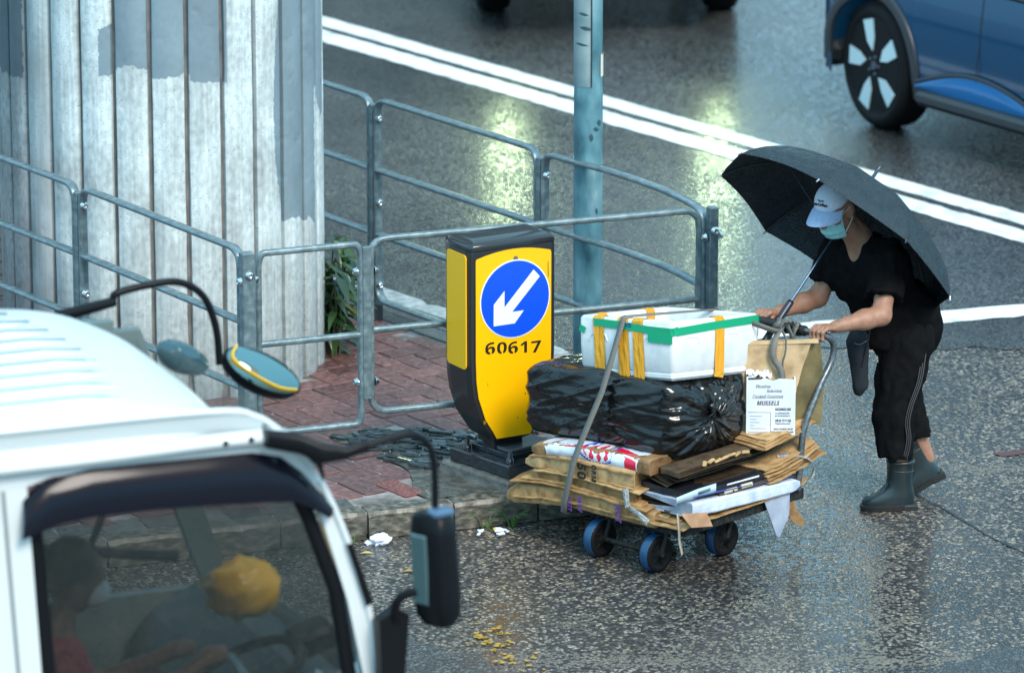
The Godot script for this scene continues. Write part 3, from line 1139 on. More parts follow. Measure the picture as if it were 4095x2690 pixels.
# ---------------------------------------------------------------- the yellow bollard
func build_bollard() -> void:
	var c := Vector3(0.01, 0.13, -23.986)
	var o := thing("traffic_bollard", "yellow bollard with blue arrow disc and number 60617 on black stepped base", "bollard", place(c))
	var black := mat("bollard_black", lin(0.016, 0.017, 0.018), 0.32)
	var yellow := mat("bollard_yellow", lin(0.92, 0.47, 0.001), 0.3)
	yellow.heightmap_enabled = true
	yellow.heightmap_texture = noise_tex("dimples", 0.25, [], FastNoiseLite.TYPE_CELLULAR, 1, 128)
	yellow.heightmap_scale = 0.02
	yellow.uv1_triplanar = true
	yellow.uv1_scale = Vector3.ONE * 6.0
	var iron := mottled("base_iron", [[0.0, 0.008, 0.01, 0.012], [1.0, 0.035, 0.042, 0.048]], 0.03, 3.0, 0.13)
	var turn := Basis(Vector3.UP, deg_to_rad(40.3))
	# plinth and the stepped iron plates
	var mb := MB.new()
	var r := 0.505 / sqrt(2.0)
	var plin := []
	for q in [[1.0, 0.0], [0.97, 0.045], [0.93, 0.058]]:
		var ring := []
		for k in 4:
			ring.append(turn * Vector3(cos(PI / 4 - TAU * k / 4) * r * q[0], q[1], sin(PI / 4 - TAU * k / 4) * r * q[0]))
		plin.append(ring)
	mb.loft(plin, true, true, -1)
	part(o, "plinth", mb, mottled("plinth", [[0.0, 0.04, 0.04, 0.034], [0.5, 0.10, 0.097, 0.085], [1.0, 0.2, 0.19, 0.17]], 0.03, 2.0, 0.35, 0.0, 0.3))
	mb = MB.new()
	mb.box(Vector3(0, 0.09, 0), Vector3(0.43, 0.062, 0.43), turn, 0.005)
	part(o, "base_plate", mb, iron)
	mb = MB.new()
	mb.box(Vector3(0, 0.133, 0), Vector3(0.285, 0.024, 0.285), turn, 0.003)
	part(o, "step_plate", mb, iron)
	mb = MB.new()
	mb.box(Vector3(0, 0.1545, 0), Vector3(0.25, 0.018, 0.25), turn, 0.003)
	part(o, "step_plate", mb, mat("plate_steel", lin(0.16, 0.18, 0.2), 0.2, 0.6))
	for q in [[-0.17, -0.14], [0.17, 0.15], [-0.17, 0.17], [0.16, -0.17]]:
		mb = MB.new()
		mb.lathe([Vector2(0.019, 0.12), Vector2(0.019, 0.142), Vector2(0.012, 0.144), Vector2(0.012, 0.168), Vector2(0.004, 0.17)], 8, Transform3D(turn, turn * Vector3(q[0], 0, q[1])))
		part(o, "anchor_bolt", mb, iron)
	mb = MB.new()
	mb.prism([Vector2(-0.02, -0.026), Vector2(0.09, -0.026), Vector2(0.09, 0.006), Vector2(-0.02, 0.006)], Transform3D(turn, turn * Vector3(0.02, 0.112, 0.216)), 0.002)
	part(o, "base_label", mb, mat("base_label", lin(0.5, 0.48, 0.45), 0.5))
	var face := Basis(Vector3.UP, deg_to_rad(30))
	var shift := Vector3(-0.065, 0, 0.0)
	mb = MB.new(place(shift))
	mb.box(Vector3(0, 0.175, 0), Vector3(0.16, 0.14, 0.15), face, 0.006)
	part(o, "neck", mb, black)
	# the body: front edge x half-widths by height above the pavement (0.13 is taken off)
	var prof := [[0.192, 0.080, 0.10], [0.205, 0.104, 0.115], [0.24, 0.124, 0.122], [0.31, 0.170, 0.122], [0.42, 0.207, 0.122], [0.50, 0.218, 0.122], [0.60, 0.222, 0.122], [1.10, 0.222, 0.122], [1.118, 0.220, 0.121]]
	var rings := []
	for q in prof:
		rings.append(bollard_ring(face, q[0], q[1], q[2]))
	mb = MB.new(place(shift))
	mb.loft(rings, true, true, -1)
	part(o, "body", mb, black)
	# its domed cap, higher in the middle
	var cap_rings := []
	for q in [[1.119, 1.01, 1.01], [1.129, 1.02, 1.02], [1.141, 1.0, 1.0], [1.150, 0.93, 0.86], [1.155, 0.8, 0.5]]:
		var ring: Array = bollard_ring(face, 0.0, 0.220 * q[1], 0.121 * q[2])
		for k in ring.size():
			var lx: float = (face.inverse() * (ring[k] as Vector3)).x
			ring[k] = ring[k] + Vector3(0, q[0] + 0.026 * (1.0 - pow(lx / 0.235, 2.0)) * (1.0 if q[0] > 1.125 else 0.3), 0)
		cap_rings.append(ring)
	mb = MB.new(place(shift))
	mb.loft(cap_rings, true, true, 1)
	part(o, "cap", mb, mat("bollard_cap", lin(0.018, 0.022, 0.025), 0.12))
	# yellow panels: front, both sides
	var front := []
	for s in [[0.212, 0.09], [0.245, 0.108], [0.31, 0.150], [0.42, 0.187], [0.50, 0.198], [0.6, 0.201], [1.072, 0.201]]:
		front.append(Vector2(s[1], s[0]))
	for k in 9:
		var t := k / 8.0
		front.append(Vector2(lerpf(0.197, -0.197, t), 1.082 + 0.028 * (1.0 - pow(2.0 * t - 1.0, 2.0))))
	for s in [[1.072, 0.201], [0.6, 0.201], [0.50, 0.198], [0.42, 0.187], [0.31, 0.150], [0.245, 0.108], [0.212, 0.09]]:
		front.append(Vector2(-s[1], s[0]))
	mb = MB.new(place(shift))
	mb.prism(front, Transform3D(face, face * Vector3(0, 0, 0.1215)), 0.0045)
	part(o, "front_panel", mb, yellow)
	var back := Basis(Vector3.UP, deg_to_rad(210))
	mb = MB.new(place(shift))
	mb.prism(front, Transform3D(back, back * Vector3(0, 0, 0.1215)), 0.0045)
	part(o, "rear_panel", mb, yellow)
	for s in [-1.0, 1.0]:
		var sb := face * Basis(Vector3.UP, s * PI / 2)
		mb = MB.new(place(shift))
		var pl := []
		for q in rrect(0.178, 0.545, 0.02, 3):
			pl.append(q)
		mb.prism(pl, Transform3D(sb, sb * Vector3(0, 0.825, 0.2285)), 0.006)
		part(o, "side_panel", mb, yellow)
	# blue disc with its white rim and arrow
	var fz := 0.126
	var disc_at := face * Vector3(0.006, 0.872, fz)
	mb = MB.new(place(shift))
	mb.prism(circle2(0.187, 48), Transform3D(face, disc_at), 0.002)
	part(o, "disc_rim", mb, mat("sign_white", lin(0.72, 0.76, 0.8), 0.35))
	mb = MB.new(place(shift))
	mb.prism(circle2(0.181, 48), Transform3D(face, disc_at + face * Vector3(0, 0, 0.002)), 0.0015)
	part(o, "blue_disc", mb, mat("sign_blue", lin(0.004, 0.075, 0.68), 0.3))
	var arrow := [Vector2(0.098, 0.128), Vector2(0.131, 0.092), Vector2(-0.018, -0.06), Vector2(0.045, -0.06), Vector2(-0.003, -0.116), Vector2(-0.116, -0.116), Vector2(-0.115, -0.014), Vector2(-0.058, 0.045), Vector2(-0.058, -0.034)]
	mb = MB.new(place(shift))
	mb.prism(arrow, Transform3D(face, disc_at + face * Vector3(0, 0, 0.0035)), 0.0015)
	part(o, "arrow", mb, mat("sign_white"))
	# stencilled number with the stencil's bridges left out, a small plate and a sticker
	var ink := mat("stencil_ink", lin(0.018, 0.014, 0.008), 0.45)
	var x := -0.112
	for ch in ["6", "0", "6", "1", "7"]:
		lettering(o, ch, 0.055, Transform3D(face, shift + face * Vector3(x - 0.012, 0.640 - x * 0.10, fz)), ink, "Droid Sans", true, false, 0.052 if ch != "1" else 0.036)
		x += 0.061
	var bridge := mat("bollard_yellow")
	x = -0.112
	for ch in ["6", "0", "6", "1", "7"]:
		if ch in ["6", "0"]:
			mb = MB.new(place(shift))
			var cx := x - 0.010
			mb.prism([Vector2(cx - 0.004, 0.606 - x * 0.1), Vector2(cx + 0.003, 0.606 - x * 0.1), Vector2(cx + 0.003, 0.629 - x * 0.1), Vector2(cx - 0.004, 0.629 - x * 0.1)], Transform3D(face, face * Vector3(0, 0, fz)), 0.0016)
			part(o, "stencil_bridge", mb, bridge)
		x += 0.061
	mb = MB.new(place(shift))
	mb.prism([Vector2(0.122, 0.522), Vector2(0.166, 0.527), Vector2(0.166, 0.543), Vector2(0.122, 0.538)], Transform3D(face, face * Vector3(0, 0, fz)), 0.001)
	part(o, "small_label", mb, mat("small_label", lin(0.5, 0.5, 0.45), 0.4))
	mb = MB.new(place(shift))
	mb.prism([Vector2(0.15, 0.529), Vector2(0.16, 0.53), Vector2(0.16, 0.54), Vector2(0.15, 0.539)], Transform3D(face, face * Vector3(0, 0, fz + 0.001)), 0.001)
	part(o, "label_mark", mb, ink)
	mb = MB.new(place(shift))
	mb.prism([Vector2(-0.012, 1.043), Vector2(0.010, 1.045), Vector2(0.014, 1.062), Vector2(0.006, 1.076), Vector2(-0.008, 1.074), Vector2(-0.014, 1.06)], Transform3D(face, face * Vector3(0.01, 0, fz)), 0.001)
	part(o, "round_sticker", mb, mat("sticker_grey", lin(0.12, 0.12, 0.1), 0.4))
	for q in [[0.182, 0.99, 0.006, 0.09], [-0.14, 0.48, 0.003, 0.02], [0.06, 0.41, 0.006, 0.012], [-0.16, 0.3, 0.012, 0.02], [0.02, 0.3, 0.004, 0.012]]:
		mb = MB.new(place(shift))
		mb.prism([Vector2(q[0], q[1] - q[3] / 2), Vector2(q[0] + q[2], q[1] - q[3] / 3), Vector2(q[0] + q[2] * 0.6, q[1] + q[3] / 2), Vector2(q[0] - q[2] * 0.2, q[1] + q[3] / 3)], Transform3D(face, face * Vector3(0, 0, fz)), 0.0008)
		part(o, "scrape", mb, mat("scrape", lin(0.3, 0.15, 0.01), 0.5))

func bollard_ring(face: Basis, y: float, hw: float, hd: float) -> Array:
	# eight points, counter-clockwise seen from above: front bows slightly, sides bulge
	var k := 0.007
	var ring := []
	for q in [Vector2(hw, hd - 0.004), Vector2(hw + k, 0.6 * hd), Vector2(hw + k, -0.6 * hd), Vector2(hw, -hd + 0.004), Vector2(hw - 0.012, -hd), Vector2(-hw + 0.012, -hd), Vector2(-hw, -hd + 0.004), Vector2(-hw - k, -0.6 * hd), Vector2(-hw - k, 0.6 * hd), Vector2(-hw, hd - 0.004), Vector2(-hw + 0.012, hd), Vector2(hw - 0.012, hd)]:
		ring.append(face * Vector3(q.x, y, q.y))
	return ring

# ---------------------------------------------------------------- cars
# car axes: x forward, y up, z to its right; origin on the ground under the rear axle's right wheel face
const CAR_W := 1.82
const CAR_BASE := 2.75

func car_lower(x: float) -> float:
	for ax in [0.0, CAR_BASE]:
		var d := absf(x - ax)
		if d < 0.42:
			return 0.40 + sqrt(maxf(0.0, 0.42 * 0.42 - d * d))
	return 0.24 if x > -0.42 and x < CAR_BASE + 0.42 else 0.27

func car_upper(x: float) -> float:
	if x > CAR_BASE - 0.35:
		return lerpf(1.0, 0.9, clampf((x - CAR_BASE + 0.35) / 1.1, 0, 1))
	return 1.0

func car_half(x: float, y: float) -> float:
	# half width of the skin: barrelled sides, tucked ends
	var end := clampf((absf(x - CAR_BASE / 2) - 1.55) / 0.62, 0, 1)
	if x < 0.0:
		end = clampf((-x - 0.34) / 0.3, 0, 1)
	var w := 0.91 - 0.16 * end * end
	w -= 0.035 * pow(maxf(0.0, (0.62 - y) / 0.4), 2.0)
	w -= 0.06 * pow(maxf(0.0, (y - 0.62) / 0.42), 2.0)
	return w

func wheel(o: Node3D, c: Vector3, right: float, steer := 0.0) -> void:
	# right: +1 for the wheels whose face looks along +z
	var b := Basis(Vector3.UP, steer) * Basis(Vector3(1, 0, 0), PI / 2 if right > 0 else -PI / 2)
	var f := Transform3D(b, c)
	var tyre_prof := [Vector2(0.29, -0.23), Vector2(0.345, -0.232), Vector2(0.375, -0.215), Vector2(0.386, -0.18), Vector2(0.386, -0.05), Vector2(0.376, -0.016), Vector2(0.345, 0.0), Vector2(0.315, -0.002), Vector2(0.300, -0.012)]
	var mb := MB.new(Transform3D.IDENTITY)
	mb.lathe(tyre_prof, 48, f)
	var tyre := part(o, "wheel", mb, dull(mat("tyre_rubber", lin(0.010, 0.010, 0.011), 0.5)))
	mb = MB.new()
	mb.smooth(-1)
	for k in 72:
		var a := TAU * k / 72.0
		var t := Basis(Vector3.UP, -a)
		mb.box(f * (t * Vector3(0.386, -0.115, 0)), Vector3(0.005, 0.15, 0.012), f.basis * t)
	part(tyre, "tread", mb, mat("tyre_rubber"))
	mb = MB.new()
	mb.lathe([Vector2(0.3, -0.2), Vector2(0.3, -0.014), Vector2(0.292, -0.008), Vector2(0.285, -0.016), Vector2(0.28, -0.1), Vector2(0.1, -0.11), Vector2(0.001, -0.11)], 40, f)
	part(tyre, "rim", mb, dull(mat("rim_black", lin(0.010, 0.011, 0.013), 0.3)))
	var pale := mat("rim_silver", lin(0.55, 0.66, 0.68), 0.3, 0.1)
	var dark := mat("rim_grey", lin(0.04, 0.05, 0.075), 0.25)
	for k in 5:
		var t := f * Transform3D(Basis(Vector3.UP, TAU * k / 5.0 + 0.2), Vector3.ZERO) * Transform3D(Basis(Vector3.RIGHT, -PI / 2), Vector3.ZERO)
		# in t: x, y in the wheel's plane, z outwards
		mb = MB.new()
		mb.prism([Vector2(-0.07, 0.281), Vector2(0.045, 0.287), Vector2(0.038, 0.17), Vector2(0.006, 0.09), Vector2(-0.045, 0.15)], t * place(Vector3(0, 0, -0.03)), 0.026)
		part(tyre, "spoke_plate", mb, pale)
		mb = MB.new()
		mb.prism([Vector2(0.04, 0.287), Vector2(0.075, 0.278), Vector2(0.055, 0.09), Vector2(0.0, 0.06), Vector2(0.002, 0.10), Vector2(0.03, 0.17)], t * place(Vector3(0, 0, -0.045)), 0.03)
		part(tyre, "spoke", mb, mat("rim_black"))
		mb = MB.new()
		mb.prism([Vector2(0.12, 0.258), Vector2(0.2, 0.2), Vector2(0.115, 0.14)], t * place(Vector3(0, 0, -0.06)), 0.02)
		part(tyre, "spoke_inset", mb, dark)
		mb = MB.new()
		var nut := f * (Basis(Vector3.UP, TAU * k / 5.0) * Vector3(0.055, 0, 0))
		mb.lathe([Vector2(0.013, -0.03), Vector2(0.013, -0.004), Vector2(0.008, 0.0)], 6, Transform3D(f.basis, nut))
		part(tyre, "wheel_nut", mb, dark)
	mb = MB.new()
	mb.lathe([Vector2(0.085, -0.06), Vector2(0.085, -0.035), Vector2(0.075, -0.026), Vector2(0.034, -0.026), Vector2(0.034, -0.012), Vector2(0.001, -0.01)], 20, f)
	part(tyre, "hub", mb, mat("rim_black"))
	mb = MB.new()
	mb.lathe([Vector2(0.028, -0.012), Vector2(0.03, -0.007), Vector2(0.026, -0.004), Vector2(0.02, -0.007)], 16, f)
	part(tyre, "hub_ring", mb, mat("rim_grey"))

func make_car(called: String, label: String, at: Transform3D, paint: StandardMaterial3D, accent: Material, lit: bool, steer := 0.0) -> Node3D:
	var o := thing(called, label, "car", at)
	var z0 := -0.91
	var clad := mat("car_cladding", lin(0.018, 0.022, 0.028), 0.38)
	# the painted skin: both sides, then roof, bonnet and ends
	for s in [1.0, -1.0]:
		var mb := MB.new()
		var nx := 150
		mb.grid(nx, 16, func(u: float, v: float) -> Vector3:
			var x := lerpf(-0.62, CAR_BASE + 0.86, u)
			if s < 0:
				x = lerpf(CAR_BASE + 0.86, -0.62, u)
			var y := lerpf(car_lower(x), car_upper(x), v)
			return Vector3(x, y, z0 + s * car_half(x, y)))
		part(o, "body_side", mb, paint)
		# dark arch trim
		for ax in [0.0, CAR_BASE]:
			mb = MB.new()
			var path := []
			for k in 25:
				var a := PI * k / 24.0
				path.append(Vector3(ax - cos(a) * 0.445, 0.40 + sin(a) * 0.45, 0))
			if ax > 0.0:
				path.push_front(Vector3(ax - 0.455, 0.26, 0))
			path.append(Vector3(ax + 0.455, 0.26, 0))
			for k in path.size():
				var q: Vector3 = path[k]
				path[k] = Vector3(q.x, q.y, z0 + s * (car_half(q.x, q.y) + 0.002))
			mb.sweep(path, rrect(0.03, 0.07, 0.012, 2), Vector3(0, 0, 1))
			part(o, "arch_trim", mb, clad)
			mb = MB.new()
			var well := []
			for k in 21:
				well.append(Vector2(ax + cos(PI * k / 20.0) * 0.44, 0.4 + sin(PI * k / 20.0) * 0.44))
			well.append(Vector2(ax - 0.44, 0.24))
			well.append(Vector2(ax + 0.44, 0.24))
			mb.prism(well, place(Vector3(0, 0, z0 + s * 0.58)), 0.02)
			part(o, "wheel_well", mb, mat("well_black", lin(0.004, 0.004, 0.004), 0.9))
		# sill cladding, its upper edge a long wave, and the coloured lens set in it
		mb = MB.new()
		var wave := func(x: float) -> float:
			var t := clampf((x - 0.46) / 1.83, 0, 1)
			return 0.36 + 0.38 * sin(PI * pow(t, 0.8)) * (1.0 - 0.2 * t)
		mb.grid(60, 6, func(u: float, v: float) -> Vector3:
			var x := lerpf(0.46, 2.29, u if s > 0 else 1.0 - u)
			var y := lerpf(0.225, wave.call(x) as float, v)
			return Vector3(x, y, z0 + s * (car_half(x, y) + 0.012 - (0.022 if v > 0.99 else 0.0) - 0.03 * sin(PI * v))))
		part(o, "sill_cladding", mb, mat("car_lower_paint", lin(0.010, 0.022, 0.045), 0.2))
		mb = MB.new()
		mb.grid(48, 4, func(u: float, v: float) -> Vector3:
			var x := lerpf(0.46, 2.29, u if s > 0 else 1.0 - u)
			var t := (x - 0.46) / 1.83
			var top := 0.36 + 0.125 * sin(PI * minf(1.0, t * 1.55)) + (0.02 if t > 0.6 else 0.0)
			var y := lerpf(0.335, maxf(0.345, top), v)
			return Vector3(x, y, z0 + s * (car_half(x, y) + 0.014 + 0.012 * sin(PI * v))))
		part(o, "accent_strip", mb, accent)
		mb = MB.new()
		var edge := []
		for k in 33:
			var x := lerpf(0.46, 2.29, k / 32.0)
			var t := (x - 0.46) / 1.83
			var top := 0.372 + 0.125 * sin(PI * minf(1.0, t * 1.55)) + (0.02 if t > 0.6 else 0.0)
			edge.append(Vector3(x, top, z0 + s * (car_half(x, top) + 0.016)))
		mb.sweep(edge, rrect(0.016, 0.024, 0.004, 1), Vector3(0, 0, 1))
		part(o, "accent_edge", mb, clad)
		mb = MB.new()
		mb.box(Vector3(1.375, 0.28, z0 + s * 0.88), Vector3(1.84, 0.10, 0.10), Basis.IDENTITY, 0.03)
		part(o, "sill", mb, clad)
		# door gaps
		for x in [1.06, 2.12]:
			mb = MB.new()
			var line := []
			for k in 9:
				var y := lerpf(0.34, 0.995, k / 8.0)
				var xx: float = x - 0.03 * pow((0.7 - y) / 0.35, 2.0)
				line.append(Vector3(xx, y, z0 + s * (car_half(xx, y) + 0.0015 + (0.014 if y < 0.62 else 0.0))))
			mb.sweep(line, rect(0.003, 0.006), Vector3(0, 0, 1))
			part(o, "door_gap", mb, mat("well_black"))
		# side glass leaning in
		for q in [[0.35, 1.03], [1.12, 2.02]]:
			mb = MB.new()
			mb.quad(Vector3(q[0], 1.01, z0 + s * 0.85), Vector3(q[1], 1.01, z0 + s * 0.85), Vector3(q[1] - 0.28 if q[1] > 2 else q[1], 1.42, z0 + s * 0.68), Vector3(q[0] + 0.05, 1.42, z0 + s * 0.68))
			part(o, "side_window", mb, mat("car_glass", lin(0.01, 0.014, 0.016), 0.06))
		wheel(o, Vector3(0, 0.386, z0 + s * 0.885), s, 0.0 if not steer else steer)
		wheel(o, Vector3(CAR_BASE, 0.386, z0 + s * 0.885), s)
	var top := MB.new()
	var prof := [[-0.62, 0.95, 0.8], [-0.6, 1.0, 0.85], [-0.35, 1.38, 0.72], [0.4, 1.56, 0.68], [1.3, 1.56, 0.68], [1.85, 1.42, 0.7], [2.45, 1.0, 0.84], [3.0, 0.97, 0.84], [3.45, 0.92, 0.78], [3.61, 0.86, 0.7]]
	var rings := []
	for q in prof:
		var ring := []
		for e in [[-1.0, 0.0], [-0.85, 0.03], [0.0, 0.05], [0.85, 0.03], [1.0, 0.0]]:
			ring.append(Vector3(q[0], q[1] + e[1], z0 + e[0] * q[2]))
		ring.reverse()
		rings.append(ring)
	top.loft(rings, false, false)
	part(o, "roof", top, paint)
	for s in [-1.0, 1.0]:
		var mb := MB.new()
		var x: float = -0.63 if s < 0 else CAR_BASE + 0.87
		mb.grid(12, 8, func(u: float, v: float) -> Vector3:
			var y := lerpf(0.25, 0.95 if s < 0 else 0.9, v)
			var z := lerpf(-1, 1, u)
			return Vector3(x + s * 0.10 * (1.0 - z * z) * (1.0 - 0.5 * absf(v - 0.4)), y, z0 - s * z * 0.76))
		part(o, "bumper", mb, paint)
		mb = MB.new()
		mb.box(Vector3(x + s * 0.03, 0.33, z0), Vector3(0.16, 0.16, 1.46), Basis.IDENTITY, 0.05)
		part(o, "bumper_skirt", mb, clad)
		for k in [-1.0, 1.0]:
			var lamp := MB.new()
			lamp.box(Vector3(x + s * 0.05, 0.84 if s > 0 else 0.85, z0 + k * (0.70 if s > 0 else 0.6)), Vector3(0.05, 0.12, 0.22), Basis.from_euler(Vector3(0, -s * k * 0.25, 0)), 0.02)
			var lm := mat("tail_lamp", lin(0.25, 0.01, 0.01), 0.2)
			if s > 0:
				lm = mat("headlamp_off", lin(0.4, 0.42, 0.44), 0.1)
				if lit:
					lm = mat("headlamp_lit", lin(0.9, 0.9, 0.85), 0.2)
					lm.emission_enabled = true
					lm.emission = Color(0.88, 1.0, 0.76)
					lm.emission_energy_multiplier = 10.0
			part(o, "headlamp" if s > 0 else "tail_lamp", lamp, lm)
			if s > 0 and lit:
				var spot := SpotLight3D.new()
				spot.name = "headlight"
				spot.light_energy = 0.24
				spot.light_color = Color(0.88, 1.0, 0.76)
				spot.light_size = 0.08
				spot.spot_range = 60.0
				spot.spot_angle = 40.0
				spot.spot_attenuation = 2.0
				spot.shadow_enabled = true
				spot.position = Vector3(x + 0.14, 0.84, z0 + k * 0.70)
				spot.rotation_degrees = Vector3(-6, -90, 0)
				o.add_child(spot, true)
	var under := MB.new()
	under.box(Vector3(CAR_BASE / 2, 0.42, z0), Vector3(CAR_BASE + 1.4, 0.36, 1.1), Basis.IDENTITY, 0.05)
	part(o, "underbody", under, mat("well_black"))
	return o

func build_cars() -> void:
	var blue := mat("suv_paint", lin(0.004, 0.042, 0.10), 0.14, 0.0)
	blue.clearcoat_enabled = true
	blue.clearcoat = 0.5
	blue.clearcoat_roughness = 0.03
	blue.metallic_specular = 0.3
	var lens := mat("accent_blue", lin(0.012, 0.14, 0.36), 0.14)
	var f := Vector3(0.56, 0, 0.83).normalized()
	make_car("car", "dark blue car at the top right with two-tone wheel and bright blue sill strip", Transform3D(Basis(f, Vector3.UP, f.cross(Vector3.UP)), Vector3(2.18, 0.004, -31.86)), blue, lens, false, deg_to_rad(-7))
	# the second car faces the camera; only its tyres and shadow reach into the picture
	var navy := mat("navy_paint", lin(0.008, 0.02, 0.09), 0.16, 0.1)
	navy.clearcoat_enabled = true
	var g := Vector3(0.03, 0, 1).normalized()
	var right := g.cross(Vector3.UP)
	var centre := Vector3(0.64, 0.004, -35.55)
	make_car("car", "navy car at the top edge behind the pole, only its tyres in view", Transform3D(Basis(g, Vector3.UP, right), centre + right * 0.91 - g * CAR_BASE), navy, mat("navy_strip", lin(0.006, 0.015, 0.06), 0.2), true)

# ---------------------------------------------------------------- the white truck in front
func build_truck() -> void:
	var al := deg_to_rad(22.0)
	var x := Vector3(cos(al), 0, -sin(al))
	var at := Transform3D(Basis(x, Vector3.UP, x.cross(Vector3.UP)), Vector3(-1.2, 0, -16.9))
	var o := thing("truck", "blurred white truck cab in the lower left corner with black visor and mirror arms", "truck", at)
	var white := mat("truck_white", lin(0.58, 0.63, 0.64), 0.25)
	white.clearcoat_enabled = true
	white.clearcoat = 0.6
	var black := mat("truck_black", lin(0.006, 0.007, 0.009), 0.35)
	black.metallic_specular = 0.25
	var gloss := mat("visor_black", lin(0.005, 0.006, 0.012), 0.14)
	gloss.metallic_specular = 0.3
	var W := 1.72
	# roof: rounded to the front and sides, with long pressed ribs
	var roof_pt := func(u: float, v: float) -> Vector3:
		# u: from the rear to the windscreen, v: from the near gutter to the far one
		var s := 2.0 * v - 1.0
		var side := 1.0 - pow(absf(s), 14.0)
		var xe := 0.44 - 0.17 * pow(absf(s), 3.0) * (1.0 if s > 0 else 0.4)
		var xx := lerpf(-2.3, xe, u)
		var fr := 1.0 - pow(clampf((u - 0.80) / 0.20, 0, 1), 2.4)
		var y := 2.305 + 0.125 * pow(side, 0.5) * fr * (0.8 + 0.2 * (1.0 - s * s)) - 0.10 * pow(clampf((u - 0.93) / 0.07, 0, 1), 2.0)
		return Vector3(xx, y, -W * v)
	var mb := MB.new()
	mb.grid(60, 30, roof_pt)
	part(o, "roof", mb, white)
	for k in 9:
		var v := 0.16 + 0.085 * k
		var path := []
		var to := 0.86 - 0.05 * absf(v - 0.45)
		for i in 17:
			path.append((roof_pt.call(lerpf(0.02, to, i / 16.0), v) as Vector3) + Vector3(0, 0.002 - (0.006 if i == 16 else 0.0), 0))
		mb = MB.new()
		mb.sweep(path, [Vector2(-0.032, -0.004), Vector2(0.032, -0.004), Vector2(0.020, 0.009), Vector2(-0.020, 0.009)], Vector3(0, 0, 1))
		part(o, "roof_rib", mb, white)
	mb = MB.new()
	mb.grid(24, 3, func(u: float, v: float) -> Vector3:
		return Vector3(lerpf(-2.3, 0.40, u), lerpf(2.325, 2.418, v) - 0.05 * pow(clampf((u - 0.9) / 0.1, 0, 1), 2.0), lerpf(-0.035, 0.006, v)))
	part(o, "roof_side", mb, white)
	mb = MB.new()
	mb.sweep(curve([Vector3(-2.3, 2.425, -0.004), Vector3(-0.6, 2.42, -0.002), Vector3(0.20, 2.412, -0.004), Vector3(0.38, 2.375, -0.012), Vector3(0.47, 2.31, -0.02)], 5), rrect(0.03, 0.022, 0.009, 2), Vector3(0, 0, 1))
	part(o, "roof_edge", mb, white)
	# the drip rail along the near side, with two screw heads
	mb = MB.new()
	mb.sweep(curve([Vector3(-2.3, 2.315, 0.01), Vector3(-0.5, 2.30, 0.012), Vector3(0.36, 2.31, 0.012), Vector3(0.50, 2.27, 0.0), Vector3(0.57, 2.19, -0.01)], 6), [Vector2(-0.03, -0.024), Vector2(0.012, -0.026), Vector2(0.03, -0.008), Vector2(0.03, 0.012), Vector2(0.0, 0.026), Vector2(-0.03, 0.026)], Vector3(0, 0, 1))
	part(o, "drip_rail", mb, white)
	for q in [Vector3(0.255, 2.31, 0.036), Vector3(0.345, 2.312, 0.036)]:
		mb = MB.new()
		mb.lathe([Vector2(0.011, 0), Vector2(0.011, 0.007), Vector2(0.004, 0.01)], 10, Transform3D(Basis(Vector3.RIGHT, PI / 2), q))
		part(o, "screw", mb, black)
	# the near side: header, rear pillar, windscreen pillar, door below the glass
	var open_ := [Vector2(-0.42, 2.225), Vector2(-0.33, 2.25), Vector2(0.40, 2.25), Vector2(0.50, 2.20), Vector2(0.60, 2.02), Vector2(0.70, 1.70), Vector2(0.77, 1.36), Vector2(0.78, 1.22), Vector2(-0.36, 1.22), Vector2(-0.40, 1.8)]
	mb = MB.new()
	mb.prism([Vector2(-0.60, 2.29), Vector2(0.40, 2.30), Vector2(0.40, 2.25), Vector2(-0.33, 2.25), Vector2(-0.42, 2.225), Vector2(-0.60, 2.225)], place(Vector3(0, 0, -0.05)), 0.05)
	part(o, "door_header", mb, white)
	mb = MB.new()
	mb.prism([Vector2(-0.60, 2.224), Vector2(-0.42, 2.224), Vector2(-0.365, 1.22), Vector2(-0.60, 1.22)], place(Vector3(0, 0, -0.05)), 0.05)
	part(o, "door_pillar", mb, white)
	mb = MB.new()
	mb.prism([Vector2(-2.3, 2.29), Vector2(-0.612, 2.29), Vector2(-0.612, 0.6), Vector2(-2.3, 0.6)], place(Vector3(0, 0, -0.06)), 0.05)
	part(o, "rear_quarter", mb, white)
	mb = MB.new()
	mb.box(Vector3(-0.472, 1.72, 0.004), Vector3(0.010, 1.0, 0.006), Basis.from_euler(Vector3(0, 0, 0.06)))
	part(o, "door_seam", mb, mat("truck_seam", lin(0.2, 0.23, 0.24), 0.5))
	mb = MB.new()
	mb.prism([Vector2(0.40, 2.30), Vector2(0.465, 2.33), Vector2(0.53, 2.26), Vector2(0.63, 2.10), Vector2(0.71, 1.90), Vector2(0.78, 1.64), Vector2(0.83, 1.36), Vector2(0.85, 1.1), Vector2(0.775, 1.1), Vector2(0.765, 1.36), Vector2(0.695, 1.70), Vector2(0.60, 2.02), Vector2(0.50, 2.20), Vector2(0.40, 2.25)], place(Vector3(0, 0, -0.05)), 0.053)
	part(o, "windscreen_pillar", mb, white)
	mb = MB.new()
	mb.sweep(curve([Vector3(0.60, 2.135, 0.0), Vector3(0.68, 1.95, 0.0), Vector3(0.765, 1.68, 0.0), Vector3(0.82, 1.36, 0.0)], 4), rrect(0.03, 0.026, 0.01, 2), Vector3(0, 0, 1))
	part(o, "pillar_edge", mb, white)
	mb = MB.new()
	mb.prism([Vector2(0.686, 1.905), Vector2(0.708, 1.905), Vector2(0.780, 1.69), Vector2(0.755, 1.68), Vector2(0.72, 1.80)], place(Vector3(0, 0, 0.003)), 0.02)
	part(o, "pillar_grip", mb, black)
	mb = MB.new()
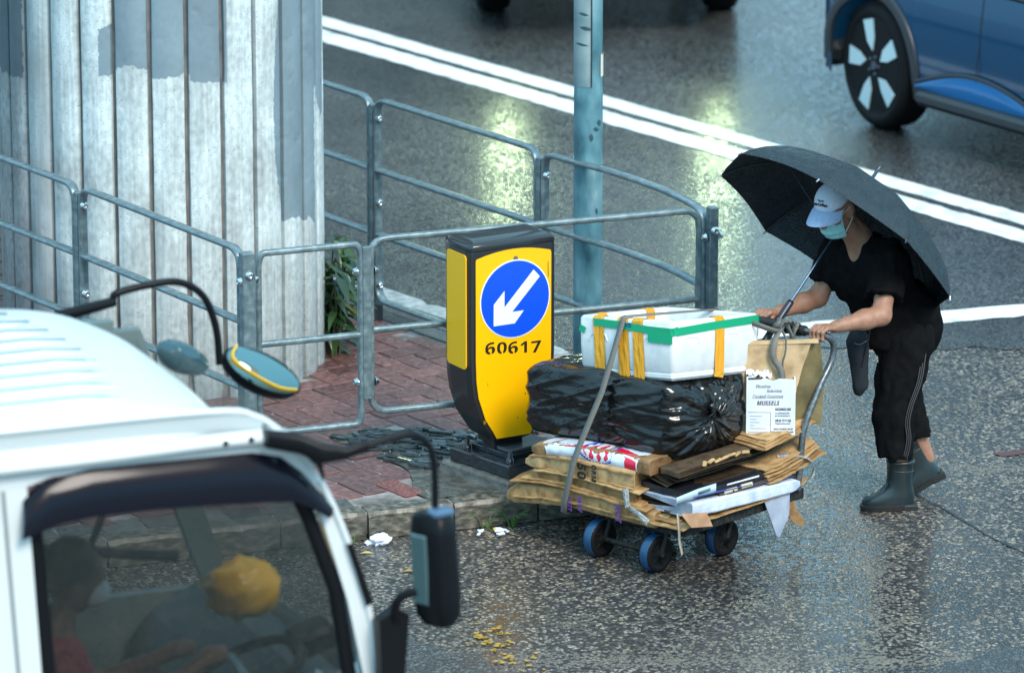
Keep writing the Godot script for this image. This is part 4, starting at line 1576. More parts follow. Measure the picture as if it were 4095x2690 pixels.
	mb.prism([Vector2(-2.3, 1.219), Vector2(0.86, 1.219), Vector2(0.95, 0.55), Vector2(-2.3, 0.55)], place(Vector3(0, 0, -0.05)), 0.06)
	part(o, "door_panel", mb, white)
	# rubber round the glass, the pane, the smoked visor over it
	mb = MB.new()
	var gl := [Vector3(-0.40, 2.20, -0.02), Vector3(0.42, 2.215, -0.02), Vector3(0.545, 2.06, -0.02), Vector3(0.66, 1.74, -0.02), Vector3(0.735, 1.24, -0.02), Vector3(-0.335, 1.24, -0.02)]
	mb.sweep(bend([gl[5], gl[0], gl[1], gl[2], gl[3], gl[4]], 0.06, 4), rrect(0.03, 0.05, 0.01, 1), Vector3(0, 0, 1))
	part(o, "window_seal", mb, black)
	var pane := mat("truck_pane", Color(0.022, 0.075, 0.07, 0.74), 0.03)  # teal colour paints in the veil of reflections on the glass
	pane.transparency = BaseMaterial3D.TRANSPARENCY_ALPHA
	pane.metallic_specular = 0.6
	mb = MB.new()
	mb.prism([Vector2(-0.395, 2.19), Vector2(0.42, 2.205), Vector2(0.535, 2.06), Vector2(0.65, 1.74), Vector2(0.725, 1.25), Vector2(-0.335, 1.25)], place(Vector3(0, 0, -0.022)), 0.0, true)
	part(o, "side_window", mb, pane)
	mb = MB.new()
	var lo := [Vector2(-0.455, 2.06), Vector2(-0.33, 2.098), Vector2(-0.2, 2.112), Vector2(0.0, 2.112), Vector2(0.2, 2.104), Vector2(0.40, 2.092), Vector2(0.50, 2.082), Vector2(0.56, 2.05), Vector2(0.615, 2.012)]
	var hi := [Vector2(-0.435, 2.18), Vector2(-0.36, 2.242), Vector2(-0.2, 2.262), Vector2(0.0, 2.262), Vector2(0.2, 2.26), Vector2(0.36, 2.258), Vector2(0.46, 2.232), Vector2(0.535, 2.17), Vector2(0.645, 2.04)]
	var rows := []
	for i in lo.size():
		var row := []
		for k in 7:
			var t := k / 6.0
			var q: Vector2 = (lo[i] as Vector2).lerp(hi[i], t)
			row.append(Vector3(q.x, q.y, 0.05 - 0.045 * pow(t, 3.0)))
		rows.append(row)
	mb.smooth(1)
	for i in rows.size() - 1:
		for k in 6:
			mb.quad(rows[i][k], rows[i + 1][k], rows[i + 1][k + 1], rows[i][k + 1])
	part(o, "window_visor", mb, gloss)
	# windscreen and front
	var ws := mat("truck_windscreen", Color(0.6, 0.85, 0.85, 0.05), 0.03)
	ws.transparency = BaseMaterial3D.TRANSPARENCY_ALPHA
	mb = MB.new()
	mb.grid(10, 8, func(u: float, v: float) -> Vector3:
		var s := 2.0 * u - 1.0
		return Vector3(lerpf(0.86, 0.50, v) + 0.10 * (1.0 - s * s), lerpf(1.25, 2.24, v), -0.06 - (W - 0.12) * u))
	part(o, "windscreen", mb, ws)
	mb = MB.new()
	mb.grid(10, 8, func(u: float, v: float) -> Vector3:
		var s := 2.0 * u - 1.0
		return Vector3(lerpf(0.95, 0.87, v) + 0.12 * (1.0 - s * s), lerpf(0.55, 1.25, v), -0.02 - (W - 0.04) * u))
	part(o, "front_panel", mb, white)
	mb = MB.new()
	mb.prism([Vector2(-2.3, 2.29), Vector2(0.42, 2.29), Vector2(0.40, 2.2), Vector2(-0.6, 2.2), Vector2(-0.6, 0.6), Vector2(-2.3, 0.6)], place(Vector3(0, 0, -W)), 0.05)
	mb.prism([Vector2(-0.6, 1.25), Vector2(0.86, 1.25), Vector2(0.95, 0.55), Vector2(-0.6, 0.55)], place(Vector3(0, 0, -W)), 0.05)
	mb.prism([Vector2(0.40, 2.25), Vector2(0.52, 2.25), Vector2(0.85, 1.25), Vector2(0.75, 1.25)], place(Vector3(0, 0, -W)), 0.05)
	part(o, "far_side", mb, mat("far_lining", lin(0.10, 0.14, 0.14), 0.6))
	mb = MB.new()
	mb.box(Vector3(-0.75, 1.45, -W / 2), Vector3(0.06, 1.65, W - 0.12))
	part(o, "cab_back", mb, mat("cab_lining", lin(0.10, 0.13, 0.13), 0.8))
	mb = MB.new()
	mb.box(Vector3(-0.7, 0.58, -W / 2), Vector3(3.2, 0.08, W - 0.06))
	part(o, "cab_floor", mb, black)
	# mirrors: near pair on a hooked arm, far round one
	mb = MB.new()
	mb.loft([rr_ring(Vector3(0.39, 2.315, 0.05), 0.03, 0.03), rr_ring(Vector3(0.49, 2.30, 0.09), 0.035, 0.035), rr_ring(Vector3(0.565, 2.265, 0.12), 0.03, 0.035), rr_ring(Vector3(0.64, 2.262, 0.14), 0.022, 0.02), rr_ring(Vector3(0.715, 2.285, 0.15), 0.02, 0.02)], true, true, 1)
	part(o, "mirror_bracket", mb, black)
	mb = MB.new()
	mb.loft([rr_ring(Vector3(0.53, 2.27, 0.07), 0.03, 0.03), rr_ring(Vector3(0.575, 2.225, 0.06), 0.025, 0.03), rr_ring(Vector3(0.595, 2.165, 0.04), 0.018, 0.02)], true, true, 1)
	part(o, "mirror_bracket", mb, black)
	mb = MB.new()
	mb.tube(curve([Vector3(0.70, 2.275, 0.15), Vector3(0.79, 2.298, 0.15), Vector3(0.875, 2.302, 0.15), Vector3(0.93, 2.265, 0.15), Vector3(0.953, 2.19, 0.15), Vector3(0.956, 2.02, 0.15)], 6), 0.0125, 10)
	part(o, "mirror_arm", mb, black)
	mb = MB.new()
	var mr := []
	for q in [[0.0, 0.6, 0.7], [0.02, 0.9, 0.95], [0.07, 1.0, 1.0], [0.30, 1.06, 1.0], [0.36, 1.0, 0.95], [0.395, 0.72, 0.7]]:
		var c := Vector3(0.945 + q[0] * 0.06, 2.025 - q[0], 0.15)
		var ring := []
		for e in rrect(0.105 * q[1], 0.15 * q[2], 0.03, 3):
			ring.append(c + Vector3(e.x, 0, e.y).rotated(Vector3.UP, 0.5))
		mr.append(ring)
	mb.loft(mr, true, true, 1)
	var shell := part(o, "mirror", mb, black)
	mb = MB.new()
	mb.box(Vector3(0.898, 1.83, 0.155), Vector3(0.012, 0.25, 0.07), Basis.from_euler(Vector3(0, 0.5, 0.07)), 0.005)
	part(shell, "mirror_glass", mb, mat("mirror_glass", lin(0.09, 0.16, 0.17), 0.12, 0.3))
	mb = MB.new()
	mb.box(Vector3(0.968, 2.027, 0.17), Vector3(0.085, 0.03, 0.06), Basis.from_euler(Vector3(0, 0.2, 0)), 0.01)
	part(shell, "arm_socket", mb, mat("socket_blue", lin(0.06, 0.12, 0.2), 0.2))
	mb = MB.new()
	mb.tube(curve([Vector3(0.93, 1.75, 0.14), Vector3(0.865, 1.74, 0.12), Vector3(0.832, 1.70, 0.10), Vector3(0.838, 1.63, 0.08)], 5), 0.017, 8)
	part(o, "lower_arm", mb, black)
	mb = MB.new()
	mb.prism([Vector2(0.775, 1.64), Vector2(0.84, 1.68), Vector2(0.885, 1.655), Vector2(0.865, 1.40), Vector2(0.84, 1.25), Vector2(0.79, 1.25)], place(Vector3(0, 0, 0.03)), 0.06)
	part(o, "lower_bracket", mb, black)
	var fz := -W - 0.16
	mb = MB.new()
	mb.tube([Vector3(0.26, 2.285, fz + 0.05), Vector3(0.49, 2.308, fz)], [0.024, 0.019], 8)
	part(o, "mirror_bracket", mb, black)
	mb = MB.new()
	mb.tube(curve([Vector3(0.485, 2.32, fz), Vector3(0.50, 2.338, fz), Vector3(0.61, 2.356, fz), Vector3(0.735, 2.357, fz), Vector3(0.83, 2.295, fz), Vector3(0.878, 2.17, fz), Vector3(0.89, 2.03, fz)], 6), 0.014, 10)
	part(o, "mirror_arm", mb, black)
	var mx := Vector3(0.875, -0.47, 0.1).normalized()
	var mf := frame_xy(Vector3(1.055, 1.985, fz), mx, Vector3(0.35, 0.62, -0.7))
	mb = MB.new()
	var dome := []
	for q in [[0.75, -0.06], [0.95, -0.035], [1.0, 0.0], [0.97, 0.008]]:
		var ring := []
		for k in 24:
			ring.append(mf * Vector3(cos(TAU * k / 24) * 0.165 * q[0], sin(TAU * k / 24) * 0.085 * q[0], q[1]))
		dome.append(ring)
	mb.loft(dome, true, true, 1)
	var far_mirror := part(o, "mirror", mb, black)
	mb = MB.new()
	var face := []
	for q in [[0.93, 0.010], [0.8, 0.022], [0.5, 0.036], [0.1, 0.042]]:
		var ring := []
		for k in 24:
			ring.append(mf * Vector3(cos(TAU * k / 24) * 0.165 * q[0], sin(TAU * k / 24) * 0.085 * q[0], q[1]))
		face.append(ring)
	mb.loft(face, true, true, 1)
	part(far_mirror, "mirror_glass", mb, mat("mirror_chrome", lin(0.16, 0.26, 0.26), 0.05, 1.0))
	mb = MB.new()
	mb.sweep(curve([mf * Vector3(-0.13, 0.04, 0.024), mf * Vector3(-0.135, -0.02, 0.022), mf * Vector3(-0.06, -0.055, 0.030), mf * Vector3(0.06, -0.062, 0.026), mf * Vector3(0.14, -0.03, 0.016)], 5), rrect(0.026, 0.007, 0.003, 1), mf.basis.z)
	part(far_mirror, "yellow_arc", mb, mat("mirror_yellow", lin(0.75, 0.45, 0.02), 0.4))  # a yellow arc along the lower rim of the glass
	mb = MB.new()
	var sm := frame_xy(Vector3(0.70, 2.11, -W - 0.02), Vector3(0.8, -0.45, 0), Vector3(0.3, 0.6, -0.6))
	var sr := []
	for q in [[0.7, -0.05], [1.0, -0.01], [0.95, 0.02], [0.4, 0.05]]:
		var ring := []
		for k in 16:
			ring.append(sm * Vector3(cos(TAU * k / 16) * 0.11 * q[0], sin(TAU * k / 16) * 0.055 * q[0], q[1]))
		sr.append(ring)
	mb.loft(sr, true, true, 1)
	part(o, "small_mirror", mb, mat("small_mirror", lin(0.03, 0.08, 0.1), 0.12, 0.2))
	truck_inside(o)

func rr_ring(c: Vector3, w: float, h: float) -> Array:
	var ring := []
	for e in rrect(w * 2, h * 2, minf(w, h) * 0.6, 2):
		ring.append(c + Vector3(0, e.y, -e.x))
	return ring

func truck_inside(o: Node3D) -> void:
	var black := mat("truck_black")
	# dashboard, steering wheel, seat
	var mb := MB.new()
	mb.prism([Vector2(0.42, 0.7), Vector2(0.88, 0.7), Vector2(0.86, 1.26), Vector2(0.70, 1.29), Vector2(0.52, 1.20), Vector2(0.44, 1.1)], place(Vector3(0, 0, -1.62)), 1.5)
	part(o, "dashboard", mb, mat("dash_grey", lin(0.02, 0.035, 0.035), 0.5))
	mb = MB.new()
	var ring := []
	var f := frame_xy(Vector3(0.47, 1.33, -0.42), Vector3(0, 0, 1), Vector3(0.9, 0.42, 0))
	for k in 29:
		ring.append(f * (Vector3(cos(TAU * k / 28), sin(TAU * k / 28), 0) * 0.215))
	mb.tube(ring, 0.018, 8, false)
	var rim := part(o, "steering_wheel", mb, black)
	for a in [0.1, PI - 0.1, -PI / 2]:
		mb = MB.new()
		mb.tube([f.origin, f * (Vector3(cos(a), sin(a), 0) * 0.21)], 0.015, 6)
		part(rim, "spoke", mb, mat("wheel_spoke", lin(0.3, 0.42, 0.45), 0.3))
	mb = MB.new()
	mb.box(Vector3(-0.42, 1.18, -0.45), Vector3(0.16, 0.75, 0.5), Basis.from_euler(Vector3(0, 0, 0.15)), 0.06)
	part(o, "seat", mb, mat("seat_dark", lin(0.03, 0.035, 0.035), 0.8))
	mb = MB.new()
	mb.box(Vector3(-0.42, 1.70, -0.45), Vector3(0.09, 0.26, 0.3), Basis.from_euler(Vector3(0, 0, 0.12)), 0.04)
	part(o, "headrest", mb, mat("headrest_teal", lin(0.02, 0.22, 0.22), 0.6))
	# quarter-light bars of the far window and a yellow bag on the dashboard
	mb = MB.new()
	mb.tube([Vector3(0.28, 1.45, -1.6), Vector3(0.42, 1.75, -1.64)], 0.014, 6)
	part(o, "far_window_bar", mb, black)
	mb = MB.new()
	mb.tube([Vector3(0.05, 1.50, -1.6), Vector3(0.62, 1.40, -1.6)], 0.02, 6)
	part(o, "far_window_bar", mb, black)
	# the things on the dashboard are loose
	var bag := MB.new()
	var c := o.transform * Vector3(0.57, 1.545, -0.72)
	bag.grid(22, 14, func(u: float, v: float) -> Vector3:
		var a := TAU * u
		var b := PI * (v - 0.5)
		var d := Vector3(cos(b) * cos(-a), sin(b), cos(b) * sin(-a))
		var k := 0.95 + 0.3 * fn.get_noise_3d(d.x * 1.6, d.y * 1.6, d.z * 1.6) + 0.16 * absf(fn.get_noise_3d(d.x * 2.4, d.y * 2.4, d.z * 2.4))
		return Vector3(d.x * 0.14, d.y * 0.105, d.z * 0.13) * k)
	var ym := mat("yellow_bag", lin(0.72, 0.38, 0.01), 0.28)
	solid("plastic_bag", "yellow plastic bag lying on the truck's dashboard behind the steering wheel", "bag", bag, ym, place(c))
	var cup := MB.new()
	cup.box(Vector3.ZERO, Vector3(0.16, 0.10, 0.12), Basis.from_euler(Vector3(0.2, 0.4, 0.3)), 0.02)
	solid("phone_holder", "black bracket on the dashboard beside the windscreen pillar in the truck", "holder", cup, black, place(o.transform * Vector3(0.74, 1.41, -0.5)))
	var cloth := MB.new()
	cloth.grid(8, 8, func(u: float, v: float) -> Vector3:
		return Vector3(u * 0.16 - 0.08, 0.03 * sin(u * 5.0) * cos(v * 4.0) + 0.03, 0.06 - v * 0.12))
	solid("white_cloth", "crumpled pale cloth on the dashboard in the truck's front corner", "cloth", cloth, mat("pale_cloth", lin(0.5, 0.62, 0.66), 0.7), place(o.transform * Vector3(0.74, 1.335, -0.22)))
	# the driver
	var p := thing("person", "truck driver in a dark red shirt and white face mask behind the side window", "person", place(o.transform * Vector3(-0.22, 0.92, -0.45), o.transform.basis))
	var hip := Vector3(0, 0.02, 0)
	var chest := Vector3(-0.02, 0.46, 0)
	var head := Vector3(0.10, 0.83, 0)
	var prims := [cap(hip, chest, 0.14, 0.15), cap(chest, Vector3(0.03, 0.68, 0), 0.12, 0.06), ell(head, Vector3(0.10, 0.125, 0.08)), cap(head + Vector3(0.08, -0.03, 0), head + Vector3(0.1, -0.05, 0), 0.018, 0.014)]
	for s in [-1.0, 1.0]:
		var sh := Vector3(-0.01, 0.55, 0.19 * s)
		var el := Vector3(0.14, 0.33, 0.25 * s)
		var ha := Vector3(0.50, 0.50 + 0.04 * s, 0.17 * s)
		prims.append(cap(sh, el, 0.055, 0.045))
		prims.append(cap(el, ha, 0.042, 0.028))
		prims.append(ell(ha + Vector3(0.04, 0.01, 0), Vector3(0.05, 0.035, 0.04)))
		prims.append(cap(hip + Vector3(0, 0, 0.09 * s), Vector3(0.42, 0.05, 0.12 * s), 0.09, 0.065))
	var m := MB.new()
	sdf_mesh(m, prims, 0.02, 0.03)
	part(p, "body", m, mat("driver_skin", lin(0.20, 0.095, 0.055), 0.5))
	var shirt := [cap(hip, chest, 0.165, 0.175), cap(chest, Vector3(0.0, 0.56, 0), 0.15, 0.11)]
	for s in [-1.0, 1.0]:
		shirt.append(cap(Vector3(-0.01, 0.55, 0.19 * s), Vector3(0.11, 0.37, 0.24 * s), 0.08, 0.075))
	m = MB.new()
	sdf_mesh(m, shirt, 0.02, 0.04)
	part(p, "shirt", m, mat("red_shirt", lin(0.30, 0.012, 0.03), 0.8))
	m = MB.new()
	sdf_mesh(m, [ell(head + Vector3(0.055, -0.055, 0), Vector3(0.062, 0.058, 0.075))], 0.012, 0.01)
	part(p, "face_mask", m, mat("mask_white", lin(0.6, 0.7, 0.72), 0.7))
	m = MB.new()
	sdf_mesh(m, [ell(head + Vector3(-0.02, 0.045, 0), Vector3(0.098, 0.10, 0.088))], 0.012, 0.01)
	part(p, "hair", m, mat("hair_dark", lin(0.03, 0.02, 0.015), 0.6))

# ---------------------------------------------------------------- the trolley and its load
# trolley axes: a to the rear (towards the person), y up, b to the far left side; kept as (a, y, -b)
const CO := Vector3(0.866, 0, -22.814)
const CA := Vector3(0.6816, 0, -0.7317)
const CB := Vector3(-0.7317, 0, -0.6816)

func ct() -> Transform3D:
	return Transform3D(Basis(CA, Vector3.UP, -CB), CO)

func cl(a: float, y: float, b: float) -> Vector3:
	return Vector3(a, y, -b)

func cw(a: float, y: float, b: float) -> Vector3:
	return CO + CA * a + CB * b + Vector3(0, y, 0)

func cthing(called: String, label: String, category: String, a: float, y: float, b: float, group := "") -> Node3D:
	return thing(called, label, category, Transform3D(ct().basis, cw(a, y, b)), group)

func cmb(o: Node3D) -> MB:
	return wb(o, ct())

func build_cart() -> void:
	var o := cthing("trolley", "flat hand trolley on four blue-tyred wheels with a bent tube handle, under the load", "trolley", 0.3, 0.0, 0.36)
	var rust := mottled("trolley_frame", [[0.0, 0.008, 0.009, 0.01], [0.6, 0.028, 0.027, 0.026], [1.0, 0.06, 0.048, 0.04]], 0.04, 3.0, 0.5)
	rust.metallic_specular = 0.25
	var mb := cmb(o)
	mb.box(cl(0.29, 0.245, 0.38), Vector3(0.80, 0.028, 0.72), Basis.IDENTITY, 0.004)
	part(o, "deck", mb, rust)
	for b in [0.03, 0.73]:
		mb = cmb(o)
		mb.box(cl(0.29, 0.228, b), Vector3(0.82, 0.05, 0.035), Basis.IDENTITY, 0.004)
		part(o, "side_beam", mb, rust)
	for a in [-0.10, 0.28, 0.68]:
		mb = cmb(o)
		mb.box(cl(a, 0.215, 0.38), Vector3(0.04, 0.045, 0.66), Basis.IDENTITY, 0.004)
		part(o, "cross_beam", mb, rust)
	for a in [-0.105, 0.285]:
		mb = cmb(o)
		mb.tube([cl(a, 0.086, 0.16), cl(a, 0.086, 0.54)], 0.013, 8)
		part(o, "axle", mb, rust)
	for q in [[-0.105, 0.205], [-0.105, 0.545], [0.285, 0.15], [0.285, 0.515]]:
		var a: float = q[0]
		var b: float = q[1]
		mb = cmb(o)
		var prof := rim_profile(0.086, 0.052)
		var f := Transform3D(Basis(Vector3.RIGHT, PI / 2), cl(a, 0.086, b) + Vector3(0, 0, 0.026))
		mb.lathe(prof, 32, f)
		var w := part(o, "wheel", mb, mat("wheel_blue", lin(0.006, 0.05, 0.13), 0.35))
		mb = cmb(o)
		mb.lathe([Vector2(0.084, -0.054), Vector2(0.084, 0.003), Vector2(0.066, 0.006), Vector2(0.058, 0.0015), Vector2(0.03, 0.0015), Vector2(0.028, 0.008), Vector2(0.013, 0.009), Vector2(0.012, 0.016), Vector2(0.001, 0.016)], 24, f)
		part(w, "hub", mb, dull(mat("hub_black", lin(0.008, 0.008, 0.009), 0.6)))
		for k in 5:
			mb = cmb(o)
			var t := Basis(Vector3.UP, TAU * k / 5)
			mb.box(f * (t * Vector3(0.044, 0.003, 0)), Vector3(0.028, 0.006, 0.012), f.basis * t, 0.002)
			part(w, "hub_rib", mb, mat("hub_black"))
		for s in [-1.0, 1.0]:
			mb = cmb(o)
			mb.tube([cl(a, 0.09, b + s * 0.034), cl(a + 0.05, 0.215, b + s * 0.034)], 0.011, 6)
			part(o, "fork", mb, rust)
	# the tube handle: up, bent back, across and down again
	var tube_m := mottled("handle_steel", [[0.0, 0.05, 0.065, 0.075], [0.6, 0.13, 0.15, 0.16], [1.0, 0.34, 0.36, 0.36]], 0.05, 3.0, 0.3, 0.6)
	mb = cmb(o)
	var near := [cl(0.64, 0.26, 0.0), cl(0.665, 0.48, 0.0), cl(0.69, 0.565, 0.0), cl(0.79, 0.725, 0.0), cl(0.868, 0.825, 0.0), cl(0.878, 0.90, 0.0), cl(0.835, 0.945, 0.01), cl(0.81, 0.955, 0.05)]
	var far := []
	for q in near:
		far.append(Vector3(q.x, q.y, -0.47 - q.z))
	far.reverse()
	var whole := near.duplicate()
	whole.append(cl(0.808, 0.953, 0.235))
	whole.append_array(far)
	mb.tube(curve(whole, 6), 0.0155, 12)
	part(o, "handle", mb, tube_m)
	mb = cmb(o)
	var wrap := []
	var rad := []
	for k in 25:
		wrap.append(cl(0.808, 0.954, lerpf(0.11, 0.40, k / 24.0)))
		rad.append(0.021 + 0.004 * absf(sin(k * 1.9)) + (0.003 if k % 5 == 0 else 0.0))
	mb.tube(wrap, rad, 12)
	part(o, "handle_wrap", mb, mat("grip_wrap", lin(0.014, 0.014, 0.015), 0.6))

func dull(m: StandardMaterial3D) -> StandardMaterial3D:
	m.metallic_specular = 0.2
	return m

func rim_profile(r: float, w: float) -> Array:
	return [Vector2(r * 0.82, -w), Vector2(r * 0.95, -w), Vector2(r, -w * 0.86), Vector2(r, -w * 0.14), Vector2(r * 0.95, 0.0), Vector2(r * 0.80, 0.0)]

func card(tone: int) -> StandardMaterial3D:
	# corrugated board in a few tones: clean, damp, soaked
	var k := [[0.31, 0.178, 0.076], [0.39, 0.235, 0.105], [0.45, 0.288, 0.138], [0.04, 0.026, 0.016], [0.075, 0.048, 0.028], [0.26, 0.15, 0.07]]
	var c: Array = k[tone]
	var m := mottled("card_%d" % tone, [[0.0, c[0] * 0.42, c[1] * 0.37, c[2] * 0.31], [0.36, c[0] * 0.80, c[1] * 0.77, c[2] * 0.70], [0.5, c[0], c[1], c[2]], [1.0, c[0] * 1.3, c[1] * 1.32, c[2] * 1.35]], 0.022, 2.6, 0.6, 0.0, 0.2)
	# damp streaks run across the folds
	m.uv1_scale = Vector3(1.9, 1.9, 2.6)
	m.metallic_specular = 0.35
	return m

# a folded sheet: nested U shells with the fold at a0 (towards -a), open at a1, drawn out along b
func bundle(o: Node3D, name_: String, a0: float, a1: float, yc: Callable, hh: Callable, b0: float, b1: float, shells: int, m: Material, inner: Material, seed_: float, swap := false) -> void:
	for j in shells:
		var mb := cmb(o)
		var rings := []
		var nb := 22
		var k := 1.0 - float(j) / shells * 0.92
		for i in nb + 1:
			var t := float(i) / nb
			var b := lerpf(b0 + 0.006 * j * (0.5 + fn.get_noise_2d(seed_, j * 3.0)), b1 - 0.01 * j, t)
			var hgt: float = (hh.call(b) as float) * 0.5 * k
			# the far end is pinched and rounded
			var pinch := 1.0 - 0.55 * pow(clampf((t - 0.93) / 0.07, 0, 1), 2.0)
			hgt *= pinch
			var y: float = yc.call(b)
			var off := a0 + 0.012 * fn.get_noise_2d(b * 5.0, seed_) + (hh.call(b) as float) * 0.5 * (1.0 - k) + 0.02 * (1.0 - pinch)
			var outer := []
			var th := 0.0045
			var end := a1 + 0.03 * fn.get_noise_2d(b * 3.0, seed_ + j * 7.0)
			for lay in 2:
				var r := hgt - th * lay
				var pts := [Vector2(end, r * (0.9 + 0.1 * fn.get_noise_2d(b * 4.0, seed_ + 3.0)))]
				pts.append(Vector2(lerpf(end, off + hgt, 0.5), r))
				for q in 9:
					var a := PI / 2 + PI * q / 8.0
					var ca := signf(cos(a)) * pow(absf(cos(a)), 0.55)
					var sa := signf(sin(a)) * pow(absf(sin(a)), 0.4)
					pts.append(Vector2(off + hgt + ca * r * 0.75, sa * r))
				pts.append(Vector2(lerpf(end, off + hgt, 0.5), -r))
				pts.append(Vector2(end, -r))
				if lay == 1:
					pts.reverse()
				outer.append_array(pts)
			var ring := []
			for q in outer:
				var wob := 0.0035 * fn.get_noise_3d(q.x * 7.0, b * 7.0, seed_)
				if swap:
					ring.append(cl(b, y + q.y + wob, q.x))
				else:
					ring.append(cl(q.x, y + q.y + wob - sag(q.x, b), b))
			rings.append(ring)
		mb.loft(rings, true, true, -1)
		part(o, name_ if j == 0 else "inner_layer", mb, m if j == 0 else inner)

func sag(a: float, b: float) -> float:
	# heavy boards hang down past the deck's edges and curl up at the rear
	return 0.05 * pow(clampf((b - 0.62) / 0.45, 0, 1), 2.0) + 0.04 * pow(clampf((-0.06 - a) / 0.2, 0, 1), 1.5) - 0.05 * pow(clampf((a - 0.42) / 0.34, 0, 1), 2.0)

func board(o: Node3D, name_: String, poly: Array, y: float, th: float, m: Material, seed_: float, tilt := Vector2.ZERO) -> MeshInstance3D:
	# a flat board in (a, b), subdivided so that it can sag; tilt is rise per metre along a and b
	var mb := cmb(o)
	var f := func(u: float, v: float, up: float) -> Vector3:
		var q: Vector2 = ((poly[0] as Vector2).lerp(poly[1], u)).lerp((poly[3] as Vector2).lerp(poly[2], u), v)
		var edge := 0.010
		q += Vector2(fn.get_noise_2d(q.y * 9.0, seed_), fn.get_noise_2d(q.x * 9.0, seed_ + 9.0)) * edge
		return cl(q.x, y + up + tilt.x * q.x + tilt.y * q.y - sag(q.x, q.y) + 0.006 * fn.get_noise_3d(q.x * 4.0, q.y * 4.0, seed_), q.y)
	var n := 12
	mb.smooth(1)
	for i in n:
		for j in n:
			var u0 := float(i) / n
			var u1 := float(i + 1) / n
			var v0 := float(j) / n
			var v1 := float(j + 1) / n
			mb.quad(f.call(u0, v0, th), f.call(u1, v0, th), f.call(u1, v1, th), f.call(u0, v1, th))
			mb.quad(f.call(u0, v1, 0), f.call(u1, v1, 0), f.call(u1, v0, 0), f.call(u0, v0, 0))
	mb.smooth(-1)
	for i in n:
		var t0 := float(i) / n
		var t1 := float(i + 1) / n
		mb.quad(f.call(t0, 0, 0), f.call(t1, 0, 0), f.call(t1, 0, th), f.call(t0, 0, th))
		mb.quad(f.call(t1, 1, 0), f.call(t0, 1, 0), f.call(t0, 1, th), f.call(t1, 1, th))
		mb.quad(f.call(0, t1, 0), f.call(0, t0, 0), f.call(0, t0, th), f.call(0, t1, th))
		mb.quad(f.call(1, t0, 0), f.call(1, t1, 0), f.call(1, t1, th), f.call(1, t0, th))
	return part(o, name_, mb, m)

func corner4(a0: float, b0: float, a1: float, b1: float) -> Array:
	return [Vector2(a0, b0), Vector2(a1, b0), Vector2(a1, b1), Vector2(a0, b1)]

func lin2(y0: float, x0: float, y1: float, x1: float) -> Callable:
	return func(x: float) -> float: return lerpf(y0, y1, (x - x0) / (x1 - x0))

